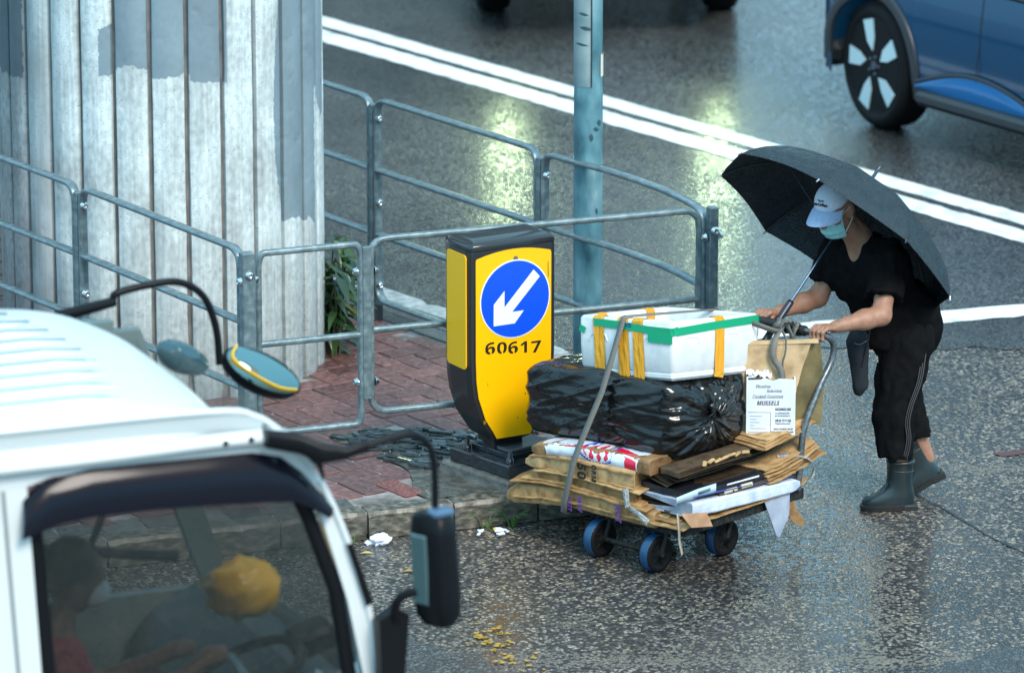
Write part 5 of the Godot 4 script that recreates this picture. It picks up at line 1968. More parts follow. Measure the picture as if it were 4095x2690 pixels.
func build_load() -> void:
	# --- boards lying on the deck
	var grp := "flattened boards stacked on the trolley"
	for i in 3:
		var o := cthing("cardboard_sheet", ["lowest tan cardboard sheet on the trolley, its long front edge hanging past the deck", "second tan cardboard sheet from the trolley's deck, slid out to the left", "thin tan cardboard sheet just under the purple-printed roll, ending short at the right"][i], "cardboard", 0.3, 0.262 + 0.008 * i, 0.5, grp)
		board(o, "board", corner4(-0.17 + 0.02 * i, -0.02 + 0.07 * i, 0.70, 1.02 - 0.09 * i), 0.262 + 0.008 * i, 0.005, card([1, 0, 2][i]), 3.0 + i, Vector2(0.0, -0.015))
	# --- dark soaked layers whose edges show on the right
	var nth := ["lowest", "second", "third", "fourth", "fifth", "sixth", "seventh", "eighth", "ninth", "topmost"]
	for i in 10:
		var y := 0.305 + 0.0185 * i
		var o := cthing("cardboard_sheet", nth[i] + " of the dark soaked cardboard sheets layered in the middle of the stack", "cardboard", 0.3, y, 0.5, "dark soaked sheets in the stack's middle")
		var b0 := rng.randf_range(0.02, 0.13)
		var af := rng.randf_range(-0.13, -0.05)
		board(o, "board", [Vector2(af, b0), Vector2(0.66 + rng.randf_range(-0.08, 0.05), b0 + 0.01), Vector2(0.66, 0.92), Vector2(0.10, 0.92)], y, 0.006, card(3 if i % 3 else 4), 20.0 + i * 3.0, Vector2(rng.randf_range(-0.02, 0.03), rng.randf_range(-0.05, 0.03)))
	# --- folded bundles whose folds face the front left
	var purple := mat("print_purple", lin(0.11, 0.045, 0.24), 0.5)
	var ink := mat("print_black", lin(0.015, 0.013, 0.012), 0.5)
	var A := cthing("cardboard_bundle", "bottom folded cardboard roll with purple printing, sticking out furthest to the left", "cardboard", 0.1, 0.21, 0.7)
	bundle(A, "fold", -0.165, 0.5, lin2(0.262, 0.3, 0.255, 0.96), lin2(0.075, 0.2, 0.095, 0.96), 0.17, 1.075, 4, card(1), card(0), 1.0)
	var B := cthing("cardboard_bundle", "third folded cardboard bundle from the top, plain tan, just above the purple-printed roll", "cardboard", 0.1, 0.30, 0.7)
	bundle(B, "fold", -0.155, 0.5, lin2(0.335, 0.28, 0.35, 0.92), lin2(0.09, 0.28, 0.075, 0.92), 0.29, 0.935, 5, card(0), card(4), 5.0)
	var C := cthing("cardboard_bundle", "second folded cardboard bundle printed with 50, under the white printed bag", "cardboard", 0.1, 0.38, 0.7)
	bundle(C, "fold", -0.16, 0.55, lin2(0.423, 0.3, 0.41, 0.94), lin2(0.092, 0.3, 0.058, 0.94), 0.30, 0.965, 6, card(2), card(3), 9.0)
	var D := cthing("cardboard_bundle", "top folded cardboard bundle under the black sack, wrapped in a white printed bag", "cardboard", 0.1, 0.45, 0.7)
	bundle(D, "fold", -0.14, 0.5, lin2(0.487, 0.21, 0.465, 0.91), lin2(0.072, 0.21, 0.058, 0.91), 0.22, 0.945, 4, card(5), card(3), 13.0)
	# thin boards whose edges show between the folds
	var thin := ["thin board edge between the purple roll and the bundle above it", "pair of thin boards pressed just under the bundle printed 50", "thin dark board edge directly under the white printed bag's bundle"]
	for i in 3:
		var e := cthing("cardboard_sheet", thin[i], "cardboard", 0.0, [0.305, 0.378, 0.452][i], 0.7, "thin boards between the folded bundles")
		var y0: float = [0.305, 0.376, 0.455][i]
		for k in 2 if i < 2 else 1:
			board(e, "layer", corner4([-0.175, -0.168, -0.158][i] + 0.012 * k, 0.20 + 0.05 * i + 0.05 * k, 0.3, [1.04, 0.9, 0.93][i] - 0.06 * k), y0 + 0.007 * k, 0.0055, card([0, 2, 5][i] if k == 0 else 1), 90.0 + i * 5 + k, Vector2(0.0, [0.02, 0.0, -0.02][i]))
	# printing along the folds
	fold_text(A, "RCT", 0.034, -0.176, 0.37, 0.268, purple, 0.6)
	fold_text(A, "TARY", 0.024, -0.178, 0.60, 0.268, purple, 0.5)
	fold_text(A, "SUIT", 0.024, -0.176, 0.665, 0.256, purple, 0.5)
	fold_text(C, "50", 0.05, -0.167, 0.60, 0.418, ink, 0.0)
	fold_text(C, "ORM", 0.026, -0.167, 0.525, 0.421, ink, 0.0)
	# --- the white printed bag over the top bundle's fold
	var wb_ := cthing("printed_bag", "white plastic bag with red and blue print spread over the topmost cardboard fold", "bag", -0.1, 0.47, 0.7)
	var mb := cmb(wb_)
	mb.grid(40, 10, func(u: float, v: float) -> Vector3:
		var b := lerpf(0.86 - 0.02 * sin(v * 5.0), 0.29, u)
		var yc := lerpf(0.487, 0.465, (b - 0.21) / 0.7)
		var h := lerpf(0.072, 0.058, (b - 0.21) / 0.7) * 0.5 + 0.006
		var an := lerpf(PI * 1.33, PI * 0.5, v)
		var a := -0.14 + h + cos(an) * h + 0.004 * fn.get_noise_2d(b * 14.0, v * 4.0)
		if v > 0.85:
			a += (v - 0.85) * 0.5
		return cl(a, yc + sin(an) * h + 0.003 * fn.get_noise_2d(b * 20.0, v * 5.0 + 9.0) - sag(-0.13, b), b))
	part(wb_, "film", mb, printed_bag())
	# --- things whose edges face the right
	var sh := cthing("cardboard_sheet", "light tan layered board under the white mussel carton, curling up at the rear", "cardboard", 0.6, 0.5, 0.15)
	for i in 4:
		board(sh, "layer", corner4(0.40 + 0.015 * i, 0.0 + 0.008 * i, 0.755, 0.5), 0.485 + 0.0075 * i, 0.006, card(2 if i == 3 else 1), 60.0 + i, Vector2(0.03, 0.02))
	var curl := cthing("cardboard_bundle", "crumpled tan cardboard folded over below the black sack's knot, torn pale edges", "cardboard", 0.1, 0.48, 0.2)
	bundle(curl, "fold", -0.14, 0.36, lin2(0.492, 0.0, 0.492, 0.4), lin2(0.03, 0.0, 0.03, 0.4), 0.045, 0.16, 3, card(4), card(3), 31.0)
	for i in 7:
		mb = cmb(curl)
		var a := 0.04 + 0.045 * i
		mb.box(cl(a, 0.502 + 0.004 * sin(i * 2.0), 0.045 + 0.006 * sin(i * 3.1)), Vector3(0.05, 0.012, 0.02), Basis.from_euler(Vector3(rng.randfn(0, 0.2), rng.randfn(0, 0.3), 0.1)), 0.004)
		part(curl, "torn_edge", mb, card(2))
	var dark := cthing("printed_board", "black printed board with a thin white line and a silver label on its edge", "cardboard", 0.3, 0.38, 0.2)
	board(dark, "board", corner4(-0.10, 0.0, 0.72, 0.4), 0.372, 0.032, mat("black_print", lin(0.013, 0.014, 0.02), 0.22), 41.0, Vector2(-0.03, 0.0))
	mb = cmb(dark)
	mb.sweep([cl(0.14, 0.392, -0.004), cl(0.36, 0.386, -0.003)], rect(0.004, 0.007), Vector3(0, 0, 1))
	part(dark, "white_line", mb, mat("line_white", lin(0.75, 0.78, 0.8), 0.4))
	mb = cmb(dark)
	mb.sweep([cl(-0.195, 0.385, 0.004), cl(-0.06, 0.398, -0.004), cl(0.06, 0.399, -0.006)], rect(0.004, 0.038), Vector3(0, 0, 1))
	part(dark, "silver_label", mb, mat("silver_label", lin(0.40, 0.50, 0.56), 0.25))
	mb = cmb(dark)
	mb.sweep([cl(-0.06, 0.398, -0.008), cl(0.02, 0.399, -0.0085)], rect(0.002, 0.014), Vector3(0, 0, 1))
	part(dark, "label_print", mb, mat("label_print", lin(0.08, 0.14, 0.18), 0.4))
	var tips := cthing("cardboard_sheet", "tan layered board sticking out furthest to the rear right, corners splayed", "cardboard", 0.6, 0.36, 0.1)
	for i in 5:
		board(tips, "layer", corner4(0.40, -0.03 + 0.006 * i, 0.80 - 0.012 * i, 0.45), 0.335 + 0.0095 * i, 0.006, card([1, 0, 2, 1, 2][i]), 70.0 + i * 2.0, Vector2(0.02 + 0.01 * i, 0.0))
	var mid := cthing("cardboard_sheet", "tan cardboard sheet with two pale patches just above the blue-white carton", "cardboard", 0.3, 0.345, 0.1)
	board(mid, "board", corner4(0.08, -0.01, 0.62, 0.4), 0.352, 0.014, card(4), 83.0, Vector2(-0.02, 0.0))
	for q in [[0.16, 0.09], [0.27, 0.08]]:
		mb = cmb(mid)
		mb.box(cl(q[0], 0.363, -0.008), Vector3(q[1], 0.02, 0.012), Basis.from_euler(Vector3(0, 0, -0.03)), 0.004)
		part(mid, "pale_patch", mb, mat("pale_patch", lin(0.5, 0.44, 0.33), 0.6))
	var carton := cthing("folded_carton", "flattened blue-white carton along the trolley's right edge, its open end a dark loop", "carton", 0.3, 0.28, 0.1)
	bundle(carton, "fold", -0.035, 0.35, lin2(0.328, -0.1, 0.292, 0.63), lin2(0.072, -0.1, 0.06, 0.63), -0.115, 0.63, 4, mottled("carton_white", [[0.0, 0.36, 0.42, 0.55], [0.5, 0.52, 0.58, 0.70], [1.0, 0.66, 0.72, 0.80]], 0.02, 1.5, 0.4, 0.0, 0.1), card(3), 51.0, true)
	mb = cmb(carton)
	mb.sweep([cl(-0.09, 0.384, 0.0), cl(0.2, 0.368, -0.004), cl(0.6, 0.335, 0.0)], rect(0.022, 0.004), Vector3(0, 0, 1))
	part(carton, "blue_band", mb, mat("blue_band", lin(0.03, 0.05, 0.20), 0.4))
	# --- loose bits hanging from the deck
	hang("hanging_paper", "pale grey sheet of card hanging point-down from the trolley's right edge", "paper", [cl(0.385, 0.285, -0.005), cl(0.57, 0.262, -0.01), cl(0.555, 0.165, -0.02), cl(0.478, 0.075, -0.03), cl(0.455, 0.09, -0.03)], mottled("hanging_paper", [[0.0, 0.2, 0.24, 0.32], [1.0, 0.36, 0.40, 0.48]], 0.02, 2.0, 0.5))
	hang("torn_strip", "tattered brown strip of cardboard hanging behind the pale grey sheet", "cardboard", [cl(0.575, 0.27, 0.02), cl(0.63, 0.265, 0.02), cl(0.645, 0.16, 0.01), cl(0.69, 0.10, 0.0), cl(0.675, 0.072, 0.0), cl(0.62, 0.105, 0.01), cl(0.58, 0.16, 0.015)], card(5))
	hang("cardboard_flap", "orange-tan cardboard flap folded down at the trolley's near corner", "cardboard", [cl(-0.195, 0.335, -0.02), cl(-0.03, 0.307, -0.03), cl(-0.005, 0.24, -0.045), cl(-0.15, 0.265, -0.045)], mottled("flap", [[0.0, 0.26, 0.13, 0.065], [1.0, 0.44, 0.26, 0.15]], 0.02, 2.0, 0.5))
	var film := mat("clear_film", lin(0.55, 0.58, 0.58), 0.15)
	film.transparency = BaseMaterial3D.TRANSPARENCY_ALPHA
	film.albedo_color.a = 0.55
	film.heightmap_enabled = true
	film.heightmap_texture = noise_tex("film_bump", 0.03, [], FastNoiseLite.TYPE_SIMPLEX_SMOOTH, 4, 256)
	film.heightmap_scale = 1.5
	ribbon_thing("plastic_tape", "limp strip of clear tape dangling beside the near front wheel", "tape", [cl(-0.225, 0.345, -0.03), cl(-0.232, 0.28, -0.045), cl(-0.222, 0.22, -0.04), cl(-0.208, 0.155, -0.045)], 0.026, mat("dull_film", lin(0.34, 0.29, 0.22), 0.3), cl(1, 0, 0.4))
	ribbon_thing("plastic_film", "crumpled clear film trailing from the second lowest bundle at the front", "film", [cl(-0.17, 0.375, 0.33), cl(-0.180, 0.34, 0.315), cl(-0.184, 0.30, 0.30), cl(-0.188, 0.28, 0.24), cl(-0.186, 0.25, 0.18)], 0.03, film, cl(0.0, 0.5, 0.7))
	ribbon_thing("plastic_strip", "white plastic strip looped over the splayed board corners at the rear right", "tape", [cl(0.56, 0.425, 0.06), cl(0.63, 0.425, 0.0), cl(0.685, 0.40, -0.03), cl(0.695, 0.35, -0.05), cl(0.67, 0.30, -0.04)], 0.03, film, cl(0.6, 0.4, 1))
	# --- the black sack
	build_sack()
	build_foam_box()
	build_carton()
	build_folded_board()
	build_strap()

func fold_text(o: Node3D, text: String, h: float, a: float, b: float, y: float, m: Material, lean: float) -> void:
	# printing that runs up the fold, read from the left
	var bb := o.transform.basis.inverse() * (ct().basis * Basis(Vector3(0.15 * lean, -1, 0).normalized(), Vector3(0.0, 0.0, 1.0), Vector3(-1, 0, 0)))
	var at := o.transform.affine_inverse() * (ct() * cl(a, y - sag(a, b), b))
	lettering(o, text, h, Transform3D(bb, at), m, "Droid Sans", true, false, 0.0, 0.004)

func hang(called: String, label: String, category: String, pts: Array, m: Material) -> void:
	var o := cthing(called, label, category, pts[0].x, pts[0].y, -pts[0].z)
	var mb := cmb(o)
	var c := Vector3.ZERO
	for q in pts:
		c += q / pts.size()
	var n: Vector3 = (pts[1] - pts[0]).cross(pts[2] - pts[0]).normalized() * 0.002
	mb.smooth(-1)
	for i in pts.size():
		var p: Vector3 = pts[i]
		var q: Vector3 = pts[(i + 1) % pts.size()]
		mb.tri(c + n * 2.5, p + n, q + n)
		mb.tri(c - n, q - n, p - n)
		mb.quad(p + n, p - n, q - n, q + n)
	part(o, "sheet", mb, m)

func ribbon_thing(called: String, label: String, category: String, pts: Array, w: float, m: Material, side: Vector3) -> void:
	var o := cthing(called, label, category, pts[0].x, pts[0].y, -pts[0].z)
	var mb := cmb(o)
	mb.sweep(curve(pts, 5), rect(w, 0.0025), side)
	part(o, "strip", mb, m)

func printed_bag() -> StandardMaterial3D:
	# white film with a red crest, blue ring and a smear of letters, drawn as flat print
	var w := 512
	var h := 128
	var im := Image.create(w, h, false, Image.FORMAT_RGB8)
	im.fill(lin(0.62, 0.66, 0.74))
	var red := lin(0.62, 0.01, 0.045)
	var blue := lin(0.02, 0.05, 0.5)
	var yel := lin(0.7, 0.42, 0.02)
	for j in h:
		for i in w:
			var x := float(i) / w
			var y := 1.0 - float(j) / h
			var c := im.get_pixel(i, j)
			var d := Vector2((x - 0.56) * 2.6, (y - 0.62) * 1.0)
			var r := d.length()
			if r > 0.40 and r < 0.50 and x < 0.72:
				c = blue if int(atan2(d.y, d.x) * 9.0) % 2 == 0 or r > 0.45 else lin(0.7, 0.74, 0.8)
			if r < 0.36:
				var k := sin(x * 78.0) + 0.6 * sin(y * 17.0)
				if k > 0.1:
					c = red
			if x > 0.86 and y < 0.75 - (x - 0.86) * 1.2 and x < 0.985:
				c = red
			if x > 0.22 and x < 0.44 and absf(y - 0.72 - (x - 0.22) * 0.5) < 0.05:
				c = red
			if x > 0.70 and x < 0.99 and absf(y - 0.93 + (x - 0.7) * 0.35) < 0.05:
				c = red
			if x > 0.26 and x < 0.31 and y < 0.3 and absf(x - 0.285) < 0.03 * (0.3 - y) * 4.0:
				c = red
			if Vector2((x - 0.53) * 3.4, y - 0.12).length() < 0.10:
				c = yel if y > 0.1 else blue
			im.set_pixel(i, j, c)
	var m := mat("printed_film", Color.WHITE, 0.3)
	m.albedo_texture = ImageTexture.create_from_image(im)
	return m

func build_sack() -> void:
	var o := cthing("bin_bag", "full black plastic sack tied in a knot, lying across the cardboard stack", "bag", 0.25, 0.5, 0.6)
	var m := mat("sack_plastic", lin(0.005, 0.0055, 0.006), 0.13)
	m.heightmap_enabled = true
	m.heightmap_texture = noise_tex("sack_crease", 0.02, [[0.0, Color.BLACK], [0.45, Color(0.75, 0.75, 0.75)], [0.5, Color.WHITE], [0.55, Color(0.75, 0.75, 0.75)], [1.0, Color.BLACK]], FastNoiseLite.TYPE_SIMPLEX_SMOOTH, 3, 512)
	m.heightmap_scale = 0.16
	m.uv1_triplanar = true
	m.uv1_scale = Vector3(1.0, 1.5, 0.7)
	var mb := cmb(o)
	var c0 := Vector3(0.235, 0.655, 0.645)
	var half := Vector3(0.288, 0.174, 0.462)
	var shape := func(u: float, v: float) -> Vector3:
		var th := TAU * u
		var ph := PI * v
		var d := Vector3(cos(th) * sin(ph), sin(th) * sin(ph), -cos(ph))
		# rounded box; the poles are the two ends, v = 0 on the knotted end
		var pw := 7.0
		var k := pow(pow(absf(d.x), pw) + pow(absf(d.y), pw) + pow(absf(d.z), pw), -1.0 / pw)
		var q := d * k
		var p := Vector3(q.x * half.x, q.y * half.y, q.z * half.z)
		# creases run out from the knot and fade along the body
		var end := clampf((-q.z - 0.75) / 0.25, 0, 1)
		var rr := Vector2(q.x, q.y).length()
		var fold := 0.0
		for e in [[11.0, 0.6, 1.3], [19.0, 0.5, 4.1], [31.0, 0.3, 2.2]]:
			fold += e[1] * (absf(sin(th * e[0] * 0.5 + e[2] + 1.5 * fn.get_noise_3d(cos(th) * 1.6, sin(th) * 1.6, rr * 2.0))) - 0.5)
		var pucker := end * smoothstep(1.1, 0.1, rr) * 0.02
		var run := clampf((-q.z - 0.1) / 0.9, 0, 1)
		var amp := 0.012 * end * smoothstep(0.0, 0.25, rr) + 0.008 * run * (1.0 - end) + 0.003
		var n1 := fn.get_noise_3d(p.x * 5.0, p.y * 6.0, p.z * 2.6)
		var n2 := 1.0 - 2.0 * absf(fn.get_noise_3d(p.x * 4.0 + 5.0, p.y * 6.0 + p.z * 1.5, p.z * 1.6 + p.y * 3.0))
		var n3 := 1.0 - 2.0 * absf(fn.get_noise_3d(p.x * 16.0 + 2.0, p.y * 20.0 + 7.0, p.z * 9.0 - p.y * 8.0))
		var ridge := 0.0075 * n2 * n2
		var out := p + q.normalized() * (fold * amp + 0.016 * n1 + ridge)
		out.z += -pucker * 1.2
		# the sack leans: lower at the far left and slumped on top
		var y := out.y + c0.y + 0.055 * clampf(-out.z, -0.5, 0.5) * 0.9 - 0.03 * pow(clampf(out.z / 0.45, 0, 1), 2.0) * lerpf(0.2, 1.0, smoothstep(-0.1, 0.1, out.y)) - 0.05 * out.x
		y -= 0.045 * clampf((-out.z - 0.1) / 0.35, 0, 1) * lerpf(1.0, 0.3, smoothstep(-0.1, 0.1, out.y))
		y = maxf(y, 0.478 - 0.06 * clampf(out.z, 0, 1) - 0.03 * clampf(out.x, -0.3, 0.3))
		return cl(c0.x + out.x, y, c0.z + out.z)
	mb.grid(200, 130, shape)
	part(o, "film", mb, m)
	# the gathered knot
	mb = cmb(o)
	var kp := cl(0.235, 0.70, 0.185)
	var path := curve([kp + Vector3(0, 0, -0.03), kp + Vector3(0.0, 0.0, 0.01), kp + Vector3(-0.012, 0.012, 0.03), kp + Vector3(-0.02, 0.005, 0.05)], 4)
	var rings := []
	for i in path.size():
		var ring := []
		var r: float = 0.03 * [1.5, 1.2, 1.0, 0.8, 0.75, 0.9, 1.1, 1.15, 1.0, 0.9, 0.8, 0.6, 0.3][i]
		for k in 20:
			var a := TAU * k / 20
			ring.append(path[i] + Vector3(cos(a), sin(a), 0) * r * (1.0 + 0.28 * sin(a * 5.0 + i * 0.7)))
		rings.append(ring)
	mb.loft(rings, true, true, 1)
	part(o, "knot", mb, m)
	for q in [[-0.05, -0.03], [0.03, -0.05], [-0.03, 0.04]]:
		mb = cmb(o)
		mb.sweep(curve([kp + Vector3(0, 0, 0.02), kp + Vector3(q[0] * 0.5, q[1] * 0.5, 0.04), kp + Vector3(q[0], q[1], 0.03)], 4), rect(0.025, 0.003), Vector3(0, 0.4, 1))
		part(o, "knot_tail", mb, m)

func foam_frame() -> Transform3D:
	var eb := Vector3(0, -0.07, -0.565).normalized()
	var ea := Vector3(0.58, -0.072, 0)
	var up := eb.cross(ea).normalized()
	if up.y < 0:
		up = -up
	ea = up.cross(-eb).normalized()
	# x along a, y up, z towards -b
	return ct() * Transform3D(Basis(ea, up, ea.cross(up)), cl(0.0, 0.862, 0.2))

func build_foam_box() -> void:
	var at := foam_frame()
	var o := thing("foam_box", "open white foam box banded with orange and green tape, on top of the black sack", "box", at)
	var foam := mottled("foam", [[0.0, 0.48, 0.52, 0.53], [0.5, 0.60, 0.63, 0.64], [1.0, 0.66, 0.68, 0.69]], 0.02, 1.4, 0.6, 0.0, 0.1)
	foam.subsurf_scatter_enabled = true
	foam.subsurf_scatter_strength = 0.1
	var L := 0.59
	var Wd := 0.57
	var H := 0.268
	var t := 0.04
	# local: x 0..L to the rear, y 0..H, z 0..-Wd to the far left
	var mb := MB.new()
	mb.box(Vector3(L / 2, 0.02, -Wd / 2), Vector3(L - 0.012, 0.04, Wd - 0.012), Basis.IDENTITY, 0.012)
	part(o, "floor", mb, foam)
	mb = MB.new()
	mb.smooth(1)
	var rings := []
	for q in [[0.012, 0.03, 0.0], [0.004, 0.045, 0.0], [0.0, 0.14, 0.0], [0.0, H - 0.012, 0.0], [0.008, H, 0.0], [t - 0.008, H, 1.0], [t, H - 0.01, 1.0], [t + 0.004, 0.041, 1.0]]:
		var ring := []
		var i: float = q[0]
		for e in [[0.0, 0.0], [0.0, 1.0], [1.0, 1.0], [1.0, 0.0]]:
			# rounded vertical corners
			var cx := lerpf(i, L - i, e[0])
			var cz := -lerpf(i, Wd - i, e[1])
			var r := 0.022
			var sx: float = 1.0 if e[0] == 0.0 else -1.0
			var sz: float = -1.0 if e[1] == 0.0 else 1.0
			var first := Vector3(cx + sx * r, q[1], cz)
			var second := Vector3(cx, q[1], cz + sz * r)
			var seq := [first, second]
			if (e[0] == 0.0) == (e[1] == 1.0):
				seq = [second, first]
			for k in 4:
				var u := k / 3.0
				var m1: Vector3 = seq[0].lerp(Vector3(cx, q[1], cz), u)
				var m2: Vector3 = Vector3(cx, q[1], cz).lerp(seq[1], u)
				var w := m1.lerp(m2, u)
				w += Vector3(fn.get_noise_3d(w.x * 9, q[1] * 9, w.z * 9), 0.5 * fn.get_noise_3d(w.x * 14 + 3, 1, w.z * 14), fn.get_noise_3d(w.x * 9, q[1] * 9 + 7, w.z * 9)) * 0.003
				ring.append(w)
		ring.reverse()
		rings.append(ring)
	mb.loft(rings, true, false, 1)
	part(o, "walls", mb, foam)
	# shallow moulded arches on the two seen faces
	for q in [[0, 0.12, 0.055], [0, 0.45, 0.055], [1, 0.12, 0.06], [1, 0.40, 0.05]]:
		mb = MB.new()
		var path := []
		for k in 9:
			var u := k / 8.0
			var s: float = q[1] + lerpf(-q[2], q[2], u)
			var y := 0.178 + 0.012 * (1.0 - pow(2 * u - 1, 4.0)) - (0.02 if k == 0 or k == 8 else 0.0)
			path.append(Vector3(s, y, 0.0) if q[0] == 1 else Vector3(0.0, y, -s))
		mb.sweep(path, rrect(0.007, 0.006, 0.002, 1), Vector3(0, 0, 1) if q[0] == 1 else Vector3(1, 0, 0))
		part(o, "moulded_arch", mb, mat("foam_edge", lin(0.6, 0.64, 0.66), 0.7))
	var orange := mat("tape_orange", lin(0.66, 0.30, 0.012), 0.3)
	orange.heightmap_enabled = true
	orange.heightmap_texture = noise_tex("film_bump", 0.03, [], FastNoiseLite.TYPE_SIMPLEX_SMOOTH, 4, 256)
	orange.heightmap_scale = 0.5
	var green := mat("tape_green", lin(0.0, 0.30, 0.14), 0.3)
	# bands that run up the face, over the rim and down inside
	for z in [0.20, 0.29, 0.438]:
		tape_band(o, [Vector3(-0.002, 0.0, -z), Vector3(-0.0035, 0.13, -z - 0.004), Vector3(-0.0035, H - 0.01, -z - 0.012), Vector3(0.008, H + 0.003, -z - 0.012), Vector3(t - 0.006, H + 0.003, -z - 0.012), Vector3(t + 0.003, H - 0.012, -z - 0.012), Vector3(t + 0.006, 0.1, -z - 0.012)], 0.062, Vector3(0, 0, 1), orange)
	tape_band(o, [Vector3(0.305, -0.002, 0.002), Vector3(0.310, 0.03, 0.0035), Vector3(0.315, H - 0.012, 0.0035), Vector3(0.315, H + 0.003, -0.008), Vector3(0.315, H + 0.003, -t + 0.006), Vector3(0.315, H - 0.012, -t - 0.003), Vector3(0.315, 0.1, -t - 0.006)], 0.062, Vector3(1, 0, 0), orange)
	for x in [0.12, 0.44]:
		tape_band(o, [Vector3(x, 0.1, -Wd + t + 0.006), Vector3(x, H - 0.012, -Wd + t + 0.003), Vector3(x, H + 0.003, -Wd + t - 0.006), Vector3(x, H + 0.003, -Wd + 0.006), Vector3(x, 0.05, -Wd - 0.003)], 0.055, Vector3(1, 0, 0), orange)
	# green tape round the rim
	tape_band(o, [Vector3(-0.005, H - 0.026, -0.475), Vector3(-0.005, H - 0.032, -0.3), Vector3(-0.005, H - 0.044, -0.15), Vector3(-0.0055, H - 0.048, -0.01), Vector3(0.004, H - 0.046, 0.0055), Vector3(0.03, H - 0.040, 0.005)], 0.034, Vector3(0, 1, 0), green)
	tape_band(o, [Vector3(-0.0065, H - 0.078, -0.145), Vector3(-0.0065, H - 0.082, -0.01), Vector3(-0.005, H - 0.082, 0.0)], 0.04, Vector3(0, 1, 0), mat("tape_green"))
	tape_band(o, [Vector3(0.02, H - 0.048, 0.0045), Vector3(0.25, H - 0.036, 0.0045), Vector3(L - 0.02, H - 0.024, 0.0045), Vector3(L - 0.004, H - 0.022, 0.0)], 0.036, Vector3(0, 1, 0), green)
	tape_band(o, [Vector3(-0.004, H - 0.055, -0.563), Vector3(-0.0045, H - 0.068, -0.53)], 0.03, Vector3(0, 1, 0), green)
	# scribbled letters on the green tape
	var pen := mat("pen_blue", lin(0.01, 0.03, 0.16), 0.5)
	for q in [[0.31, "X"], [0.275, "H"], [0.255, "II"]]:
		lettering(o, q[1], 0.018, Transform3D(Basis(Vector3(0, 0, 1), Vector3.UP, Vector3(-1, 0, 0)), Vector3(-0.0065, H - 0.03, -q[0])), pen, "Droid Sans", true)

func tape_band(o: Node3D, pts: Array, w: float, side: Vector3, m: Material) -> void:
	var mb := MB.new()
	mb.sweep(pts, rect(w, 0.0016), side, false, true, -1)
	part(o, "tape", mb, m)

